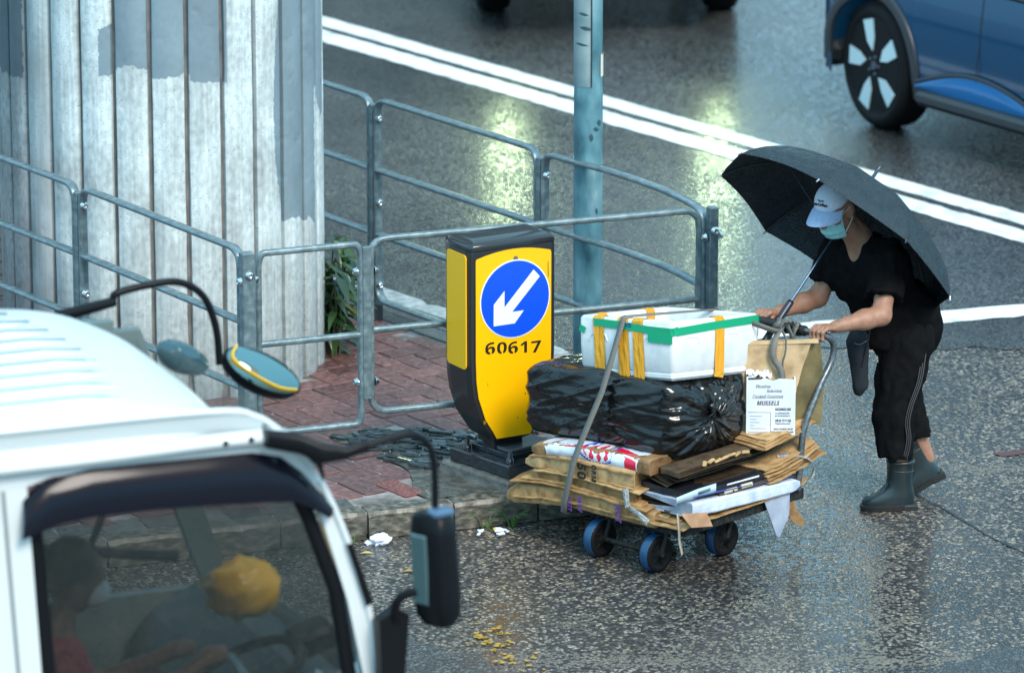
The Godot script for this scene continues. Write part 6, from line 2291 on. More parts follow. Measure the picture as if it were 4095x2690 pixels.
func build_carton() -> void:
	var o := thing("mussel_carton", "white printed mussel carton with a torn open top, standing between sack and handle", "carton", place(Vector3(1.15, 0.522, -23.264)))
	var white := mottled("carton_board", [[0.0, 0.56, 0.62, 0.70], [1.0, 0.74, 0.78, 0.83]], 0.015, 1.5, 0.55)
	var mb := MB.new()
	var w0 := -0.088
	var w1 := 0.135
	var jag := [Vector2(w0, 0), Vector2(w1, 0.002), Vector2(w1 - 0.003, 0.262), Vector2(0.06, 0.266), Vector2(0.03, 0.255), Vector2(0.0, 0.268), Vector2(-0.03, 0.262), Vector2(-0.06, 0.278), Vector2(w0, 0.275)]
	mb.prism(jag, place(Vector3(0, 0, -0.006)), 0.006)
	part(o, "front_panel", mb, white)
	mb = MB.new()
	mb.box(Vector3(w1 - 0.003, 0.131, -0.09), Vector3(0.006, 0.262, 0.167))
	mb.box(Vector3(w0 + 0.003, 0.131, -0.09), Vector3(0.006, 0.262, 0.167))
	mb.box(Vector3((w0 + w1) / 2, 0.12, -0.178), Vector3(w1 - w0, 0.24, 0.006))
	mb.box(Vector3((w0 + w1) / 2, 0.006, -0.092), Vector3(w1 - w0 - 0.014, 0.006, 0.164))
	part(o, "body", mb, white)
	# torn flaps crumpled over the top
	for q in [[-0.065, 0.28, 0.03], [-0.04, 0.275, 0.05], [0.0, 0.268, 0.035]]:
		mb = MB.new()
		var cc := Vector3(q[0], q[1], -0.02)
		mb.grid(7, 6, func(u: float, v: float) -> Vector3:
			return cc + Vector3((u - 0.5) * q[2] * 1.6, 0.035 * v * (0.6 + fn.get_noise_2d(u * 4.0 + q[0] * 30.0, v * 3.0)) + 0.006 * sin(u * 13.0), -0.05 * v + 0.012 * fn.get_noise_2d(u * 6.0 + 5.0, v * 5.0)))
		part(o, "torn_flap", mb, mat("torn_paper", lin(0.66, 0.66, 0.66), 0.7))
	mb = MB.new()
	mb.box(Vector3(-0.05, 0.268, 0.001), Vector3(0.06, 0.008, 0.002), Basis.from_euler(Vector3(0, 0, 0.04)))
	part(o, "inner_edge", mb, card(4))
	var ink := mat("carton_ink", lin(0.012, 0.012, 0.035), 0.5)
	var z := 0.0005
	var put := func(text: String, x: float, y: float, h: float, width: float, font := "Droid Sans", bold := false, italic := false) -> void:
		lettering(o, text, h, place(Vector3(x - 1.15 + 0.0, y - 0.522, z)), ink, font, bold, italic, width)
	put.call("Phoebus", 1.138, 0.752, 0.013, 0.066, "Droid Serif", false, true)
	put.call("Selection", 1.189, 0.731, 0.012, 0.068, "Droid Serif", false, true)
	put.call("Cooked Gourmet", 1.160, 0.704, 0.015, 0.138, "Droid Serif", false, true)
	put.call("MUSSELS", 1.161, 0.674, 0.020, 0.099, "Droid Sans", true, true)
	put.call("MSI#802280", 1.229, 0.645, 0.012, 0.07, "Droid Sans", true)
	put.call("BEST BEFORE (DD/MM/YY)", 1.227, 0.614, 0.005, 0.068)
	put.call("Please see the carton", 1.229, 0.578, 0.007, 0.068)
	put.call("WHOLE MUSSEL PACKS", 1.231, 0.552, 0.008, 0.088, "Droid Sans", true, true)
	put.call("PRODUCT OF NEW ZEALAND", 1.225, 0.538, 0.008, 0.105, "Droid Sans", true, true)
	# the two lines of Chinese characters, stroke by stroke on an 8 x 8 square (x0 y0 x1 y1)
	var strokes := {
		"qing": ["1 8 2 7", "0 6 3 6", "0 5 3 5", "0 4 3 4", "0 3 3 3", "0 3 0 1", "3 3 3 1", "0 1 3 1", "4 7 8 7", "6 8 6 5", "4 6 8 6", "4 5 8 5", "5 4 8 4", "5 4 5 0", "8 4 8 0", "5 3 8 3", "5 2 8 2"],
		"can": ["4 8 2 7", "2 7 6 7", "2 6 1 5", "1 5 3 5", "6 6 5 5", "5 5 7 5", "4 5 0 3", "4 5 8 3", "5 3 3 2", "6 2 2 1", "7 1 1 0"],
		"shi": ["1 7 7 7", "0 5 8 5", "4 5 4 0", "4 0 3 1", "2 3 0 1", "6 3 8 1"],
		"wai": ["2 8 0 5", "2 7 4 7", "4 7 3 4", "3 4 0 1", "1 5 2 4", "6 8 6 0", "6 5 8 3"],
		"xiang": ["1 8 0 6", "1 7 3 7", "5 8 4 6", "5 7 8 7", "0 4 4 4", "2 6 2 0", "2 4 0 2", "2 4 4 2", "5 5 8 5", "5 5 5 0", "8 5 8 0", "5 4 8 4", "5 2 8 2", "5 0 8 0"],
		"ci": ["0 5 0 1", "0 5 1 5", "2 7 2 1", "2 4 4 4", "0 1 4 2", "5 7 5 1", "5 1 8 1", "5 4 8 5"],
		"ri": ["1 7 1 0", "1 7 7 7", "7 7 7 0", "1 4 7 4", "1 0 7 0"],
		"qi": ["0 7 4 7", "1 8 1 3", "3 8 3 3", "1 6 3 6", "1 5 3 5", "0 3 4 3", "1 2 0 0", "3 2 4 0", "5 7 5 0", "5 7 8 7", "8 7 8 0", "5 5 8 5", "5 3 8 3"],
		"jia": ["2 8 0 5", "1 6 1 0", "4 7 8 7", "4 6 4 0", "8 6 8 0", "4 6 8 6", "4 3 8 3", "4 0 8 0"],
		"pin": ["2 8 6 8", "2 8 2 5", "6 8 6 5", "2 5 6 5", "0 4 0 0", "0 4 3 4", "3 4 3 0", "0 0 3 0", "5 4 8 4", "5 4 5 0", "8 4 8 0", "5 0 8 0"],
	}
	var line := func(list: Array, x0: float, y0: float, size: float, wd: float) -> void:
		var m := MB.new()
		var x := x0
		for ch in list:
			for s in strokes[ch]:
				var q: PackedFloat64Array = (s as String).split_floats(" ")
				var a := Vector2(x + q[0] / 8.0 * size, y0 + q[1] / 8.0 * size)
				var b := Vector2(x + q[2] / 8.0 * size, y0 + q[3] / 8.0 * size)
				var n := (b - a).normalized().orthogonal() * wd
				m.quad(Vector3(a.x - n.x, a.y - n.y, 0.0012), Vector3(b.x - n.x, b.y - n.y, 0.0012), Vector3(b.x + n.x, b.y + n.y, 0.0012), Vector3(a.x + n.x, a.y + n.y, 0.0012))
			x += size * 1.14
		part(o, "lettering", m, ink)
	line.call(["qing", "can", "shi", "wai", "xiang"], 0.045, 0.064, 0.0125, 0.0007)
	line.call(["ci", "ri", "qi", "jia", "pin", "ri", "qi"], 0.044, 0.1005, 0.008, 0.0004)
	mb = MB.new()
	for q in [[-0.08, 0.11, 0.024, 0.1085], [-0.08, 0.017, 0.022, 0.0155]]:
		mb.quad(Vector3(q[0], q[1] - 0.001, 0.0012), Vector3(q[2], q[3] - 0.001, 0.0012), Vector3(q[2], q[3] + 0.0004, 0.0012), Vector3(q[0], q[1] + 0.0004, 0.0012))
	mb.quad(Vector3(0.0215, 0.016, 0.0014), Vector3(0.023, 0.016, 0.0014), Vector3(0.0245, 0.1085, 0.0014), Vector3(0.023, 0.1085, 0.0014))
	part(o, "printed_frame", mb, ink)
	for k in 5:
		mb = MB.new()
		var y := 0.09 - 0.0145 * k
		var wdt: float = [0.055, 0.03, 0.042, 0.02, 0.075][k]
		mb.quad(Vector3(-0.07, y, 0.0012), Vector3(-0.07 + wdt, y - 0.0006, 0.0012), Vector3(-0.07 + wdt, y + 0.0012, 0.0012), Vector3(-0.07, y + 0.0018, 0.0012))
		part(o, "small_print", mb, mat("small_print", lin(0.12, 0.14, 0.25), 0.5))

func build_folded_board() -> void:
	var o := thing("folded_board", "large tan cardboard box panel standing folded against the trolley's handle", "cardboard", place(Vector3(1.25, 0.53, -23.34)))
	var tan_m := mottled("panel_tan", [[0.0, 0.22, 0.14, 0.07], [0.4, 0.42, 0.29, 0.155], [1.0, 0.54, 0.39, 0.23]], 0.012, 2.2, 0.6, 0.0, 0.12)
	var shaded_olive := mottled("panel_back", [[0.0, 0.07, 0.056, 0.022], [0.5, 0.15, 0.12, 0.05], [1.0, 0.23, 0.185, 0.08]], 0.014, 2.0, 0.65, 0.0, 0.12)  # the tan board again, darker: its shade is put into the colour
	# the lighter flap leans over towards the viewer, its right edge a ragged curve
	var mb := wb(o)
	mb.grid(16, 14, func(u: float, v: float) -> Vector3:
		var y := lerpf(0.62, 0.94, v)
		var right := 1.262 + 0.098 * pow(v, 0.8) - 0.02 * sin(PI * v) * 0.6 + 0.004 * fn.get_noise_2d(y * 30.0, 3.0)
		var x := lerpf(1.02, right, u)
		return Vector3(x, y - 0.012 * (1 - u), -23.335 + 0.05 * (1.0 - v) - 0.012 * u + 0.006 * fn.get_noise_2d(x * 5, y * 5)))
	part(o, "front_flap", mb, tan_m)
	mb = wb(o)
	mb.grid(12, 16, func(u: float, v: float) -> Vector3:
		var y := lerpf(0.545, 0.925, v)
		var x := lerpf(1.255, 1.412 + 0.012 * sin(PI * (1.0 - v)) - 0.012 * v, u)
		return Vector3(x, y - (0.01 * (1.0 - u) if v < 0.1 else 0.0), -23.352 - 0.03 * u - 0.02 * sin(PI * v) * u + 0.008 * fn.get_noise_2d(x * 6, y * 4 + 8)))
	part(o, "side_panel", mb, shaded_olive)
	mb = wb(o)
	mb.grid(10, 8, func(u: float, v: float) -> Vector3:
		return Vector3(lerpf(1.02, 1.39, u), 0.936 + 0.012 * sin(PI * v) - 0.012 * (1 - u), lerpf(-23.337, -23.40, v)))
	part(o, "top_fold", mb, tan_m)

func build_strap() -> void:
	var o := cthing("strap", "grey webbing strap over the foam box, down the front and looped at the handle", "strap", -0.17, 0.15, 0.7)
	var m := mottled("webbing", [[0.0, 0.10, 0.095, 0.085], [1.0, 0.2, 0.19, 0.17]], 0.1, 6.0, 0.7, 0.0, 0.15)
	var f := ct().affine_inverse() * foam_frame()
	var lip := f * Vector3(-0.003, 0.270, -0.295)
	var lip2 := f * Vector3(0.012, 0.2755, -0.29)
	var back := f * Vector3(0.585, 0.272, -0.26)
	var back2 := f * Vector3(0.60, 0.262, -0.255)
	var mb := cmb(o)
	mb.sweep([cl(0.1, 0.165, 0.72), cl(-0.10, 0.165, 0.71), cl(-0.17, 0.185, 0.705), cl(-0.182, 0.24, 0.69), cl(-0.188, 0.33, 0.66), cl(-0.185, 0.43, 0.635), cl(-0.168, 0.50, 0.62), cl(-0.09, 0.77, 0.545), lip + Vector3(-0.008, -0.02, 0), lip, lip2, back], rect(0.032, 0.003), cl(0, 0, 1))
	part(o, "webbing", mb, m)
	var space := wb(o)
	space.sweep(curve([ct() * back, ct() * back2, Vector3(1.10, 1.02, -23.36), Vector3(1.20, 0.985, -23.36), Vector3(1.235, 0.97, -23.45)], 5), rect(0.026, 0.003), Vector3(0.3, 1, 0.4))
	part(o, "webbing", space, m)
	# loops hanging in front of the tan panel, and knotted ends on the bar
	space = wb(o)
	space.sweep(curve([Vector3(1.215, 0.985, -23.39), Vector3(1.192, 0.955, -23.325), Vector3(1.183, 0.90, -23.302), Vector3(1.19, 0.865, -23.298), Vector3(1.214, 0.83, -23.29), Vector3(1.225, 0.79, -23.285), Vector3(1.222, 0.745, -23.28)], 6), rect(0.03, 0.003), Vector3(1, 0.25, 0.1))
	part(o, "loop", space, m)
	space = wb(o)
	space.sweep(curve([Vector3(1.22, 0.99, -23.40), Vector3(1.241, 0.955, -23.335), Vector3(1.238, 0.90, -23.305), Vector3(1.226, 0.85, -23.298), Vector3(1.234, 0.80, -23.288), Vector3(1.238, 0.755, -23.28)], 6), rect(0.014, 0.003), Vector3(0.4, 0.1, 1))
	part(o, "loop", space, m)
	for q in [[0.26, 0.03, 0.03], [0.23, 0.026, 0.034], [0.155, 0.024, 0.02]]:
		mb = cmb(o)
		var ring := []
		for k in 17:
			var a := TAU * k / 16
			ring.append(cl(0.808 + cos(a) * 0.029, 0.955 + sin(a) * 0.029, q[0] + 0.012 * sin(a * 2.0)))
		mb.sweep(ring, rect(q[2], 0.005), cl(0, 0, 1))
		part(o, "wrap", mb, m)
	for q in [[0.165, 0.05, 0.02], [0.15, -0.05, 0.01], [0.20, -0.03, -0.05]]:
		mb = cmb(o)
		mb.sweep(curve([cl(0.79, 0.965, q[0]), cl(0.775, 0.985 + q[1] * 0.3, q[0] - 0.01), cl(0.765, 0.955 + q[1], q[0] + q[2])], 4), rect(0.028, 0.003), cl(0.3, 0.2, 1))
		part(o, "loose_end", mb, m)

# ---------------------------------------------------------------- smooth bodies: a field of joined capsules, meshed by surface nets
func cap(a: Vector3, b: Vector3, ra: float, rb: float, clips := []) -> Dictionary:
	var r := maxf(ra, rb)
	var lo := Vector3(minf(a.x, b.x), minf(a.y, b.y), minf(a.z, b.z)) - Vector3.ONE * r
	var hi := Vector3(maxf(a.x, b.x), maxf(a.y, b.y), maxf(a.z, b.z)) + Vector3.ONE * r
	return {"t": 0, "a": a, "b": b, "ra": ra, "rb": rb, "lo": lo, "hi": hi, "clips": clips}

func ell(c: Vector3, r: Vector3, b := Basis.IDENTITY, clips := []) -> Dictionary:
	var m := maxf(r.x, maxf(r.y, r.z)) * Vector3.ONE
	return {"t": 1, "a": c, "r": r, "inv": b.inverse(), "lo": c - m, "hi": c + m, "clips": clips}

func sdf_mesh(mb: MB, prims: Array, cell: float, blend: float, rough := 0.0, freq := Vector3.ONE, cut := [], carve := []) -> void:
	var lo := Vector3.INF
	var hi := -Vector3.INF
	for p in prims:
		lo = lo.min(p.lo)
		hi = hi.max(p.hi)
	var pad := cell * 3.0 + rough
	lo -= Vector3.ONE * pad
	hi += Vector3.ONE * pad
	var nx := int((hi.x - lo.x) / cell) + 2
	var ny := int((hi.y - lo.y) / cell) + 2
	var nz := int((hi.z - lo.z) / cell) + 2
	var field := PackedFloat32Array()
	field.resize(nx * ny * nz)
	field.fill(1000.0)
	var sx := ny * nz
	for p in prims:
		var m := blend + cell * 3.0 + rough
		var i0: Vector3 = ((p.lo - lo - Vector3.ONE * m) / cell).max(Vector3.ZERO)
		var i1: Vector3 = ((p.hi - lo + Vector3.ONE * m) / cell)
		var a: Vector3 = p.a
		var ba := Vector3.ZERO
		var bb := 1.0
		var ra := 0.0
		var dr := 0.0
		var er := Vector3.ONE
		var inv := Basis.IDENTITY
		var emin := 1.0
		if p.t == 0:
			ba = p.b - a
			bb = maxf(ba.length_squared(), 1e-9)
			ra = p.ra
			dr = p.rb - p.ra
		else:
			er = p.r
			inv = p.inv
			emin = minf(er.x, minf(er.y, er.z))
		for i in range(int(i0.x), mini(int(i1.x) + 1, nx)):
			for j in range(int(i0.y), mini(int(i1.y) + 1, ny)):
				var o := i * sx + j * nz
				for k in range(int(i0.z), mini(int(i1.z) + 1, nz)):
					var q := lo + Vector3(i, j, k) * cell
					var d: float
					if p.t == 0:
						var w := q - a
						var t := clampf(w.dot(ba) / bb, 0.0, 1.0)
						d = (w - ba * t).length() - ra - dr * t
					else:
						var w := inv * (q - a)
						var l := (w / er).length()
						var g := (w / (er * er)).length()
						d = l * (l - 1.0) / g if g > 1e-6 else -emin
					for c in p.clips:
						d = maxf(d, (c as Plane).distance_to(q))
					var f := field[o + k]
					var h := maxf(blend - absf(f - d), 0.0) / blend
					field[o + k] = minf(f, d) - h * h * blend * 0.25
	if rough > 0.0 or cut.size() or carve.size():
		for i in nx:
			for j in ny:
				for k in nz:
					var o := i * sx + j * nz + k
					if field[o] < rough + cell * 3.0 and field[o] > -rough - cell * 3.0:
						var q := lo + Vector3(i, j, k) * cell
						if rough > 0.0:
							field[o] += rough * (1.0 - 2.0 * absf(fn.get_noise_3d(q.x * freq.x, q.y * freq.y, q.z * freq.z)) - 0.4)
						for c in cut:
							field[o] = maxf(field[o], (c as Plane).distance_to(q))
						for c in carve:
							var w: Vector3 = c.inv * (q - c.a)
							var l := (w / c.r as Vector3).length()
							field[o] = maxf(field[o], (1.0 - l) * minf(c.r.x, minf(c.r.y, c.r.z)))
	# one vertex in each crossed cell
	var ids := {}
	var pts := PackedVector3Array()
	var near := cell * 2.2 + rough
	var offs := [0, 1, nz, nz + 1, sx, sx + 1, sx + nz, sx + nz + 1]
	var corners := [Vector3(0, 0, 0), Vector3(0, 0, 1), Vector3(0, 1, 0), Vector3(0, 1, 1), Vector3(1, 0, 0), Vector3(1, 0, 1), Vector3(1, 1, 0), Vector3(1, 1, 1)]
	var edges := [[0, 1], [0, 2], [0, 4], [1, 3], [1, 5], [2, 3], [2, 6], [3, 7], [4, 5], [4, 6], [5, 7], [6, 7]]
	for i in nx - 1:
		for j in ny - 1:
			var base := i * sx + j * nz
			for k in nz - 1:
				var o := base + k
				var f0 := field[o]
				if f0 > near or f0 < -near:
					continue
				var inside := 0
				for e in offs:
					if field[o + e] < 0.0:
						inside += 1
				if inside == 0 or inside == 8:
					continue
				var s := Vector3.ZERO
				var n := 0
				for e in edges:
					var u := field[o + offs[e[0]]]
					var v := field[o + offs[e[1]]]
					if (u < 0.0) != (v < 0.0):
						s += (corners[e[0]] as Vector3).lerp(corners[e[1]], u / (u - v))
						n += 1
				ids[o] = pts.size()
				pts.append(lo + (Vector3(i, j, k) + s / n) * cell)
	mb.smooth(1)
	for o in ids:
		var f0 := field[o]
		for ax in 3:
			var step: int = [sx, nz, 1][ax]
			var u: int = [nz, 1, sx][ax]
			var v: int = [1, sx, nz][ax]
			var f1 := field[o + step]
			if (f0 < 0.0) == (f1 < 0.0):
				continue
			if not (ids.has(o - u - v) and ids.has(o - v) and ids.has(o - u)):
				continue
			var A := pts[ids[o - u - v]]
			var B := pts[ids[o - v]]
			var C := pts[ids[o]]
			var D := pts[ids[o - u]]
			if f0 < 0.0:
				mb.quad(A, B, C, D)
			else:
				mb.quad(D, C, B, A)

# ---------------------------------------------------------------- the person pushing the trolley
func grip_hand(c: Vector3, w: Vector3, f: Vector3, wrist: Vector3, thumb_side: float, r := 0.018) -> Array:
	# fingers wrapped over a bar along w at c; f points over the bar, away from the wrist
	var up := Vector3.UP
	var out := []
	for i in 4:
		var o := (-0.033 + 0.022 * i) * thumb_side
		var len_: float = [0.82, 0.96, 1.0, 0.9][i]
		var fr: float = [0.0078, 0.0088, 0.009, 0.0088][i]
		var k := c + w * o + up * (r + 0.013) - f * 0.014
		var m1 := c + w * (o * 1.03) + up * (r + 0.002) + f * (r + 0.006) * len_
		var m2 := c + w * (o * 1.0) - up * 0.014 + f * (r + 0.006) * len_
		var tip := c + w * (o * 0.96) - up * (r + 0.009) + f * 0.004
		out.append(cap(k, m1, fr * 1.14, fr))
		out.append(cap(m1, m2, fr, fr * 0.94))
		out.append(cap(m2, tip, fr * 0.94, fr * 0.8))
		out.append(cap(wrist.lerp(k, 0.35) + w * o * 0.35, k, 0.0145, 0.0105))
	var tb := c + w * 0.028 * thumb_side - f * 0.03 + up * 0.006
	out.append(cap(wrist.lerp(tb, 0.3), tb, 0.016, 0.0125))
	var t1 := c + w * 0.045 * thumb_side - f * 0.014 - up * 0.014
	out.append(cap(tb, t1, 0.0115, 0.0095))
	out.append(cap(t1, c + w * 0.042 * thumb_side + f * 0.012 - up * (r + 0.008), 0.0095, 0.008))
	return out

func build_person() -> void:
	var o := thing("person", "person in black clothes, pale cap, face mask and rubber boots, pushing the loaded trolley", "person", place(Vector3(1.80, 0.0, -23.95)))
	var skin := mottled("skin", [[0.0, 0.24, 0.115, 0.072], [0.5, 0.31, 0.16, 0.105], [1.0, 0.37, 0.20, 0.135]], 0.03, 3.0, 0.55)
	skin.subsurf_scatter_enabled = true
	skin.subsurf_scatter_strength = 0.12
	var f := -CA
	var w := CB
	# joints
	var pelvis := Vector3(1.815, 0.84, -23.97)
	var chest := Vector3(1.665, 1.12, -23.90)
	var neck := Vector3(1.600, 1.295, -23.845)
	var head := Vector3(1.486, 1.455, -23.76)
	var sh_l := Vector3(1.735, 1.215, -23.735)
	var sh_r := Vector3(1.525, 1.195, -24.01)
	var el_l := Vector3(1.688, 1.005, -23.565)
	var el_r := Vector3(1.418, 0.995, -23.93)
	var hand_l := Vector3(1.398, 0.955, -23.412)
	var hand_r := Vector3(1.152, 0.957, -23.69)
	var wr_l := hand_l - f * 0.088 + Vector3(0.012, 0.022, 0.01)
	var wr_r := hand_r - f * 0.085 + Vector3(0.012, 0.008, -0.01)
	var hip_l := Vector3(1.83, 0.80, -23.885)
	var hip_r := Vector3(1.82, 0.80, -24.07)
	var kn_l := Vector3(1.775, 0.47, -23.85)
	var an_l := Vector3(1.82, 0.10, -23.842)
	var kn_r := Vector3(1.825, 0.46, -24.06)
	var an_r := Vector3(1.955, 0.17, -24.09)
	var prims := [
		cap(pelvis, chest, 0.13, 0.135), cap(chest, neck, 0.12, 0.062), cap(neck, head + Vector3(0.02, -0.05, 0.0), 0.056, 0.052),
		cap(chest + (sh_l - chest) * 0.3, sh_l, 0.09, 0.06), cap(chest + (sh_r - chest) * 0.3, sh_r, 0.09, 0.06),
		cap(sh_l, el_l, 0.053, 0.043), cap(el_l, el_l.lerp(wr_l, 0.35), 0.043, 0.044), cap(el_l.lerp(wr_l, 0.35), wr_l, 0.044, 0.028),
		cap(sh_r, el_r, 0.053, 0.043), cap(el_r, el_r.lerp(wr_r, 0.35), 0.043, 0.044), cap(el_r.lerp(wr_r, 0.35), wr_r, 0.044, 0.028),
		cap(hip_l, kn_l, 0.085, 0.056), cap(kn_l, kn_l.lerp(an_l, 0.35), 0.054, 0.055), cap(kn_l.lerp(an_l, 0.35), an_l, 0.055, 0.036),
		cap(hip_r, kn_r, 0.085, 0.056), cap(kn_r, kn_r.lerp(an_r, 0.35), 0.054, 0.055), cap(kn_r.lerp(an_r, 0.35), an_r, 0.055, 0.036),
	]
	var mb := wb(o)
	sdf_mesh(mb, prims, 0.012, 0.03)
	# the head on a finer grid: faces down to the trolley
	var look := (f + Vector3(0, -0.35, 0)).normalized()
	var hx := look.cross(Vector3.UP).normalized()      # towards the person's right
	var hb := Basis(hx, hx.cross(look).normalized(), -look)
	var at := func(x: float, y: float, z: float) -> Vector3: return head + hb * Vector3(x, y, -z)
	var hp := [
		ell(at.call(0, 0.035, -0.012), Vector3(0.077, 0.088, 0.095), hb), ell(at.call(0, -0.03, 0.022), Vector3(0.064, 0.088, 0.070), hb), ell(at.call(0, -0.085, 0.045), Vector3(0.036, 0.028, 0.034), hb),
		cap(at.call(0, 0.015, 0.088), at.call(0, -0.028, 0.108), 0.010, 0.016), cap(at.call(-0.012, -0.034, 0.1), at.call(0.012, -0.034, 0.1), 0.009, 0.009),
		cap(at.call(-0.045, 0.032, 0.078), at.call(0.045, 0.032, 0.078), 0.014, 0.014), ell(at.call(-0.042, -0.018, 0.062), Vector3(0.026, 0.02, 0.02), hb), ell(at.call(0.042, -0.018, 0.062), Vector3(0.026, 0.02, 0.02), hb),
		cap(at.call(-0.02, -0.06, 0.088), at.call(0.02, -0.06, 0.088), 0.009, 0.009), cap(at.call(0, -0.06, -0.03), neck + Vector3(0, 0.02, 0), 0.055, 0.058),
	]
	for s in [-1.0, 1.0]:
		hp.append(ell(at.call(0.077 * s, 0.0, -0.012), Vector3(0.010, 0.032, 0.019), hb * Basis.from_euler(Vector3(0.2, 0.35 * s, 0))))
		hp.append(ell(at.call(0.083 * s, 0.012, -0.018), Vector3(0.008, 0.024, 0.016), hb))
		hp.append(ell(at.call(0.078 * s, -0.026, -0.005), Vector3(0.007, 0.011, 0.009), hb))
	sdf_mesh(mb, hp, 0.006, 0.012)
	sdf_mesh(mb, grip_hand(hand_l, w, f, wr_l, 1.0) + [cap(wr_l, wr_l.lerp(el_l, 0.25), 0.028, 0.031)], 0.004, 0.008)
	sdf_mesh(mb, grip_hand(hand_r, w, f, wr_r, -1.0) + [cap(wr_r, wr_r.lerp(el_r, 0.25), 0.028, 0.031)], 0.004, 0.008)
	part(o, "body", mb, skin)
	for s in [-1.0, 1.0]:
		mb = wb(o)
		sdf_mesh(mb, [ell(at.call(0.031 * s, 0.012, 0.082), Vector3(0.012, 0.009, 0.009), hb)], 0.003, 0.003)
		part(o, "eye", mb, mat("eye", lin(0.05, 0.04, 0.035), 0.1))
	# --- shirt: loose, short sleeves, open neck
	var black := mottled("shirt_black", [[0.0, 0.004, 0.004, 0.0045], [1.0, 0.009, 0.009, 0.010]], 0.03, 2.0, 0.9)
	black.metallic_specular = 0.14
	var sl := sh_l.lerp(el_l, 0.70)
	var sr := sh_r.lerp(el_r, 0.74)
	var cut_l := Plane((el_l - sh_l).normalized(), sl)
	var cut_r := Plane((el_r - sh_r).normalized(), sr)
	var hem := Plane(Vector3(-0.15, -1, 0).normalized(), Vector3(1.8, 0.755, -23.95))
	var sp := [
		cap(pelvis + Vector3(0.0, -0.04, 0), pelvis + Vector3(0.0, 0.06, 0), 0.172, 0.165), cap(pelvis + Vector3(0.0, 0.02, 0), chest, 0.165, 0.165), ell(chest + Vector3(0.0, 0.02, 0), Vector3(0.165, 0.16, 0.2), Basis(Vector3.UP, 0.8)), cap(chest, neck + Vector3(0.02, -0.05, -0.01), 0.15, 0.09),
		cap(chest + f * 0.05 + Vector3(0, 0.0, 0), chest + f * 0.045 + Vector3(0.07, -0.28, -0.02), 0.11, 0.10),
		cap(chest + (sh_l - chest) * 0.3, sh_l, 0.11, 0.085), cap(chest + (sh_r - chest) * 0.3, sh_r, 0.11, 0.085),
		cap(sh_l, el_l, 0.085, 0.098, [cut_l]), cap(sh_r, el_r, 0.085, 0.092, [cut_r]),
	]
	mb = wb(o)
	# the V of the open collar
	var vee := ell(neck + f * 0.085 + Vector3(0, -0.03, 0), Vector3(0.05, 0.11, 0.10), Basis(Vector3.UP, 0.8))
	sdf_mesh(mb, sp, 0.013, 0.05, 0.018, Vector3(7, 3.5, 7), [hem], [vee])
	part(o, "shirt", mb, black)
	# --- cropped wide trousers
	var trouser := mottled("trousers_black", [[0.0, 0.004, 0.0043, 0.005], [1.0, 0.011, 0.0115, 0.013]], 0.03, 2.0, 0.9)
	trouser.metallic_specular = 0.16
	var hl := Plane(Vector3(0, -1, 0), Vector3(0, 0.255, 0))
	var hr := Plane(Vector3(0.1, -1, 0).normalized(), Vector3(1.88, 0.285, 0))
	var tp := [
		cap(pelvis, pelvis + Vector3(0, 0.02, 0), 0.165, 0.16), cap(hip_l, kn_l + Vector3(0.01, 0, 0), 0.125, 0.102), cap(kn_l + Vector3(0.01, 0, 0), Vector3(1.782, 0.20, -23.842), 0.102, 0.089, [hl]),
		cap(hip_r, kn_r, 0.122, 0.098), cap(kn_r, Vector3(1.905, 0.25, -24.08), 0.098, 0.086, [hr]),
	]
	mb = wb(o)
	sdf_mesh(mb, tp, 0.012, 0.035, 0.016, Vector3(7, 3, 7))
	part(o, "trousers", mb, trouser)
	# the piped side seam
	for k in 3:
		mb = wb(o)
		var dx := 0.009 * (k - 1)
		mb.tube(curve([Vector3(1.905 + dx, 0.76, -23.80), Vector3(1.885 + dx, 0.64, -23.765), Vector3(1.845 + dx, 0.52, -23.752), Vector3(1.832 + dx, 0.44, -23.752), Vector3(1.84 + dx, 0.36, -23.757), Vector3(1.825 + dx, 0.262, -23.768)], 6), 0.0028, 5)
		part(o, "piping", mb, mat("piping", lin(0.05, 0.05, 0.055), 0.7))
	# cloth pouch hanging at the front, and a cord from the neck
	mb = wb(o)
	sdf_mesh(mb, [cap(Vector3(1.60, 0.84, -23.77), Vector3(1.615, 0.62, -23.765), 0.05, 0.035), cap(Vector3(1.57, 0.82, -23.77), Vector3(1.605, 0.59, -23.765), 0.03, 0.022)], 0.010, 0.02, 0.006, Vector3(10, 5, 10))
	part(o, "pouch", mb, mat("pouch_navy", lin(0.006, 0.010, 0.017), 0.85))
	mb = wb(o)
	mb.tube(curve([Vector3(1.575, 0.835, -23.715), Vector3(1.60, 0.828, -23.71), Vector3(1.635, 0.845, -23.715)], 4), 0.004, 5)
	part(o, "pouch_seam", mb, mat("seam_grey", lin(0.06, 0.065, 0.075), 0.6))
	mb = wb(o)
	mb.tube(curve([Vector3(1.655, 1.215, -23.70), Vector3(1.655, 1.10, -23.685), Vector3(1.65, 0.95, -23.70), Vector3(1.64, 0.84, -23.72), Vector3(1.615, 0.72, -23.725)], 6), 0.004, 5)
	part(o, "cord", mb, mat("cord_black", lin(0.012, 0.012, 0.013), 0.6))
	# --- boots
	boot(o, Vector3(1.80, 0.0, -23.842), Vector3(-0.99, 0, 0.12), 0.0)
	boot(o, Vector3(1.975, 0.0, -24.09), Vector3(-0.985, 0, 0.12), 0.5)
	# --- cap with brim, mask with ear loops
	var cap_m := mottled("cap_cloth", [[0.0, 0.42, 0.46, 0.55], [1.0, 0.56, 0.60, 0.68]], 0.05, 4.0, 0.75)
	mb = wb(o)
	var brow := Plane(-(hb.y * 0.97 + look * 0.24).normalized(), at.call(0, 0.045, 0.06))
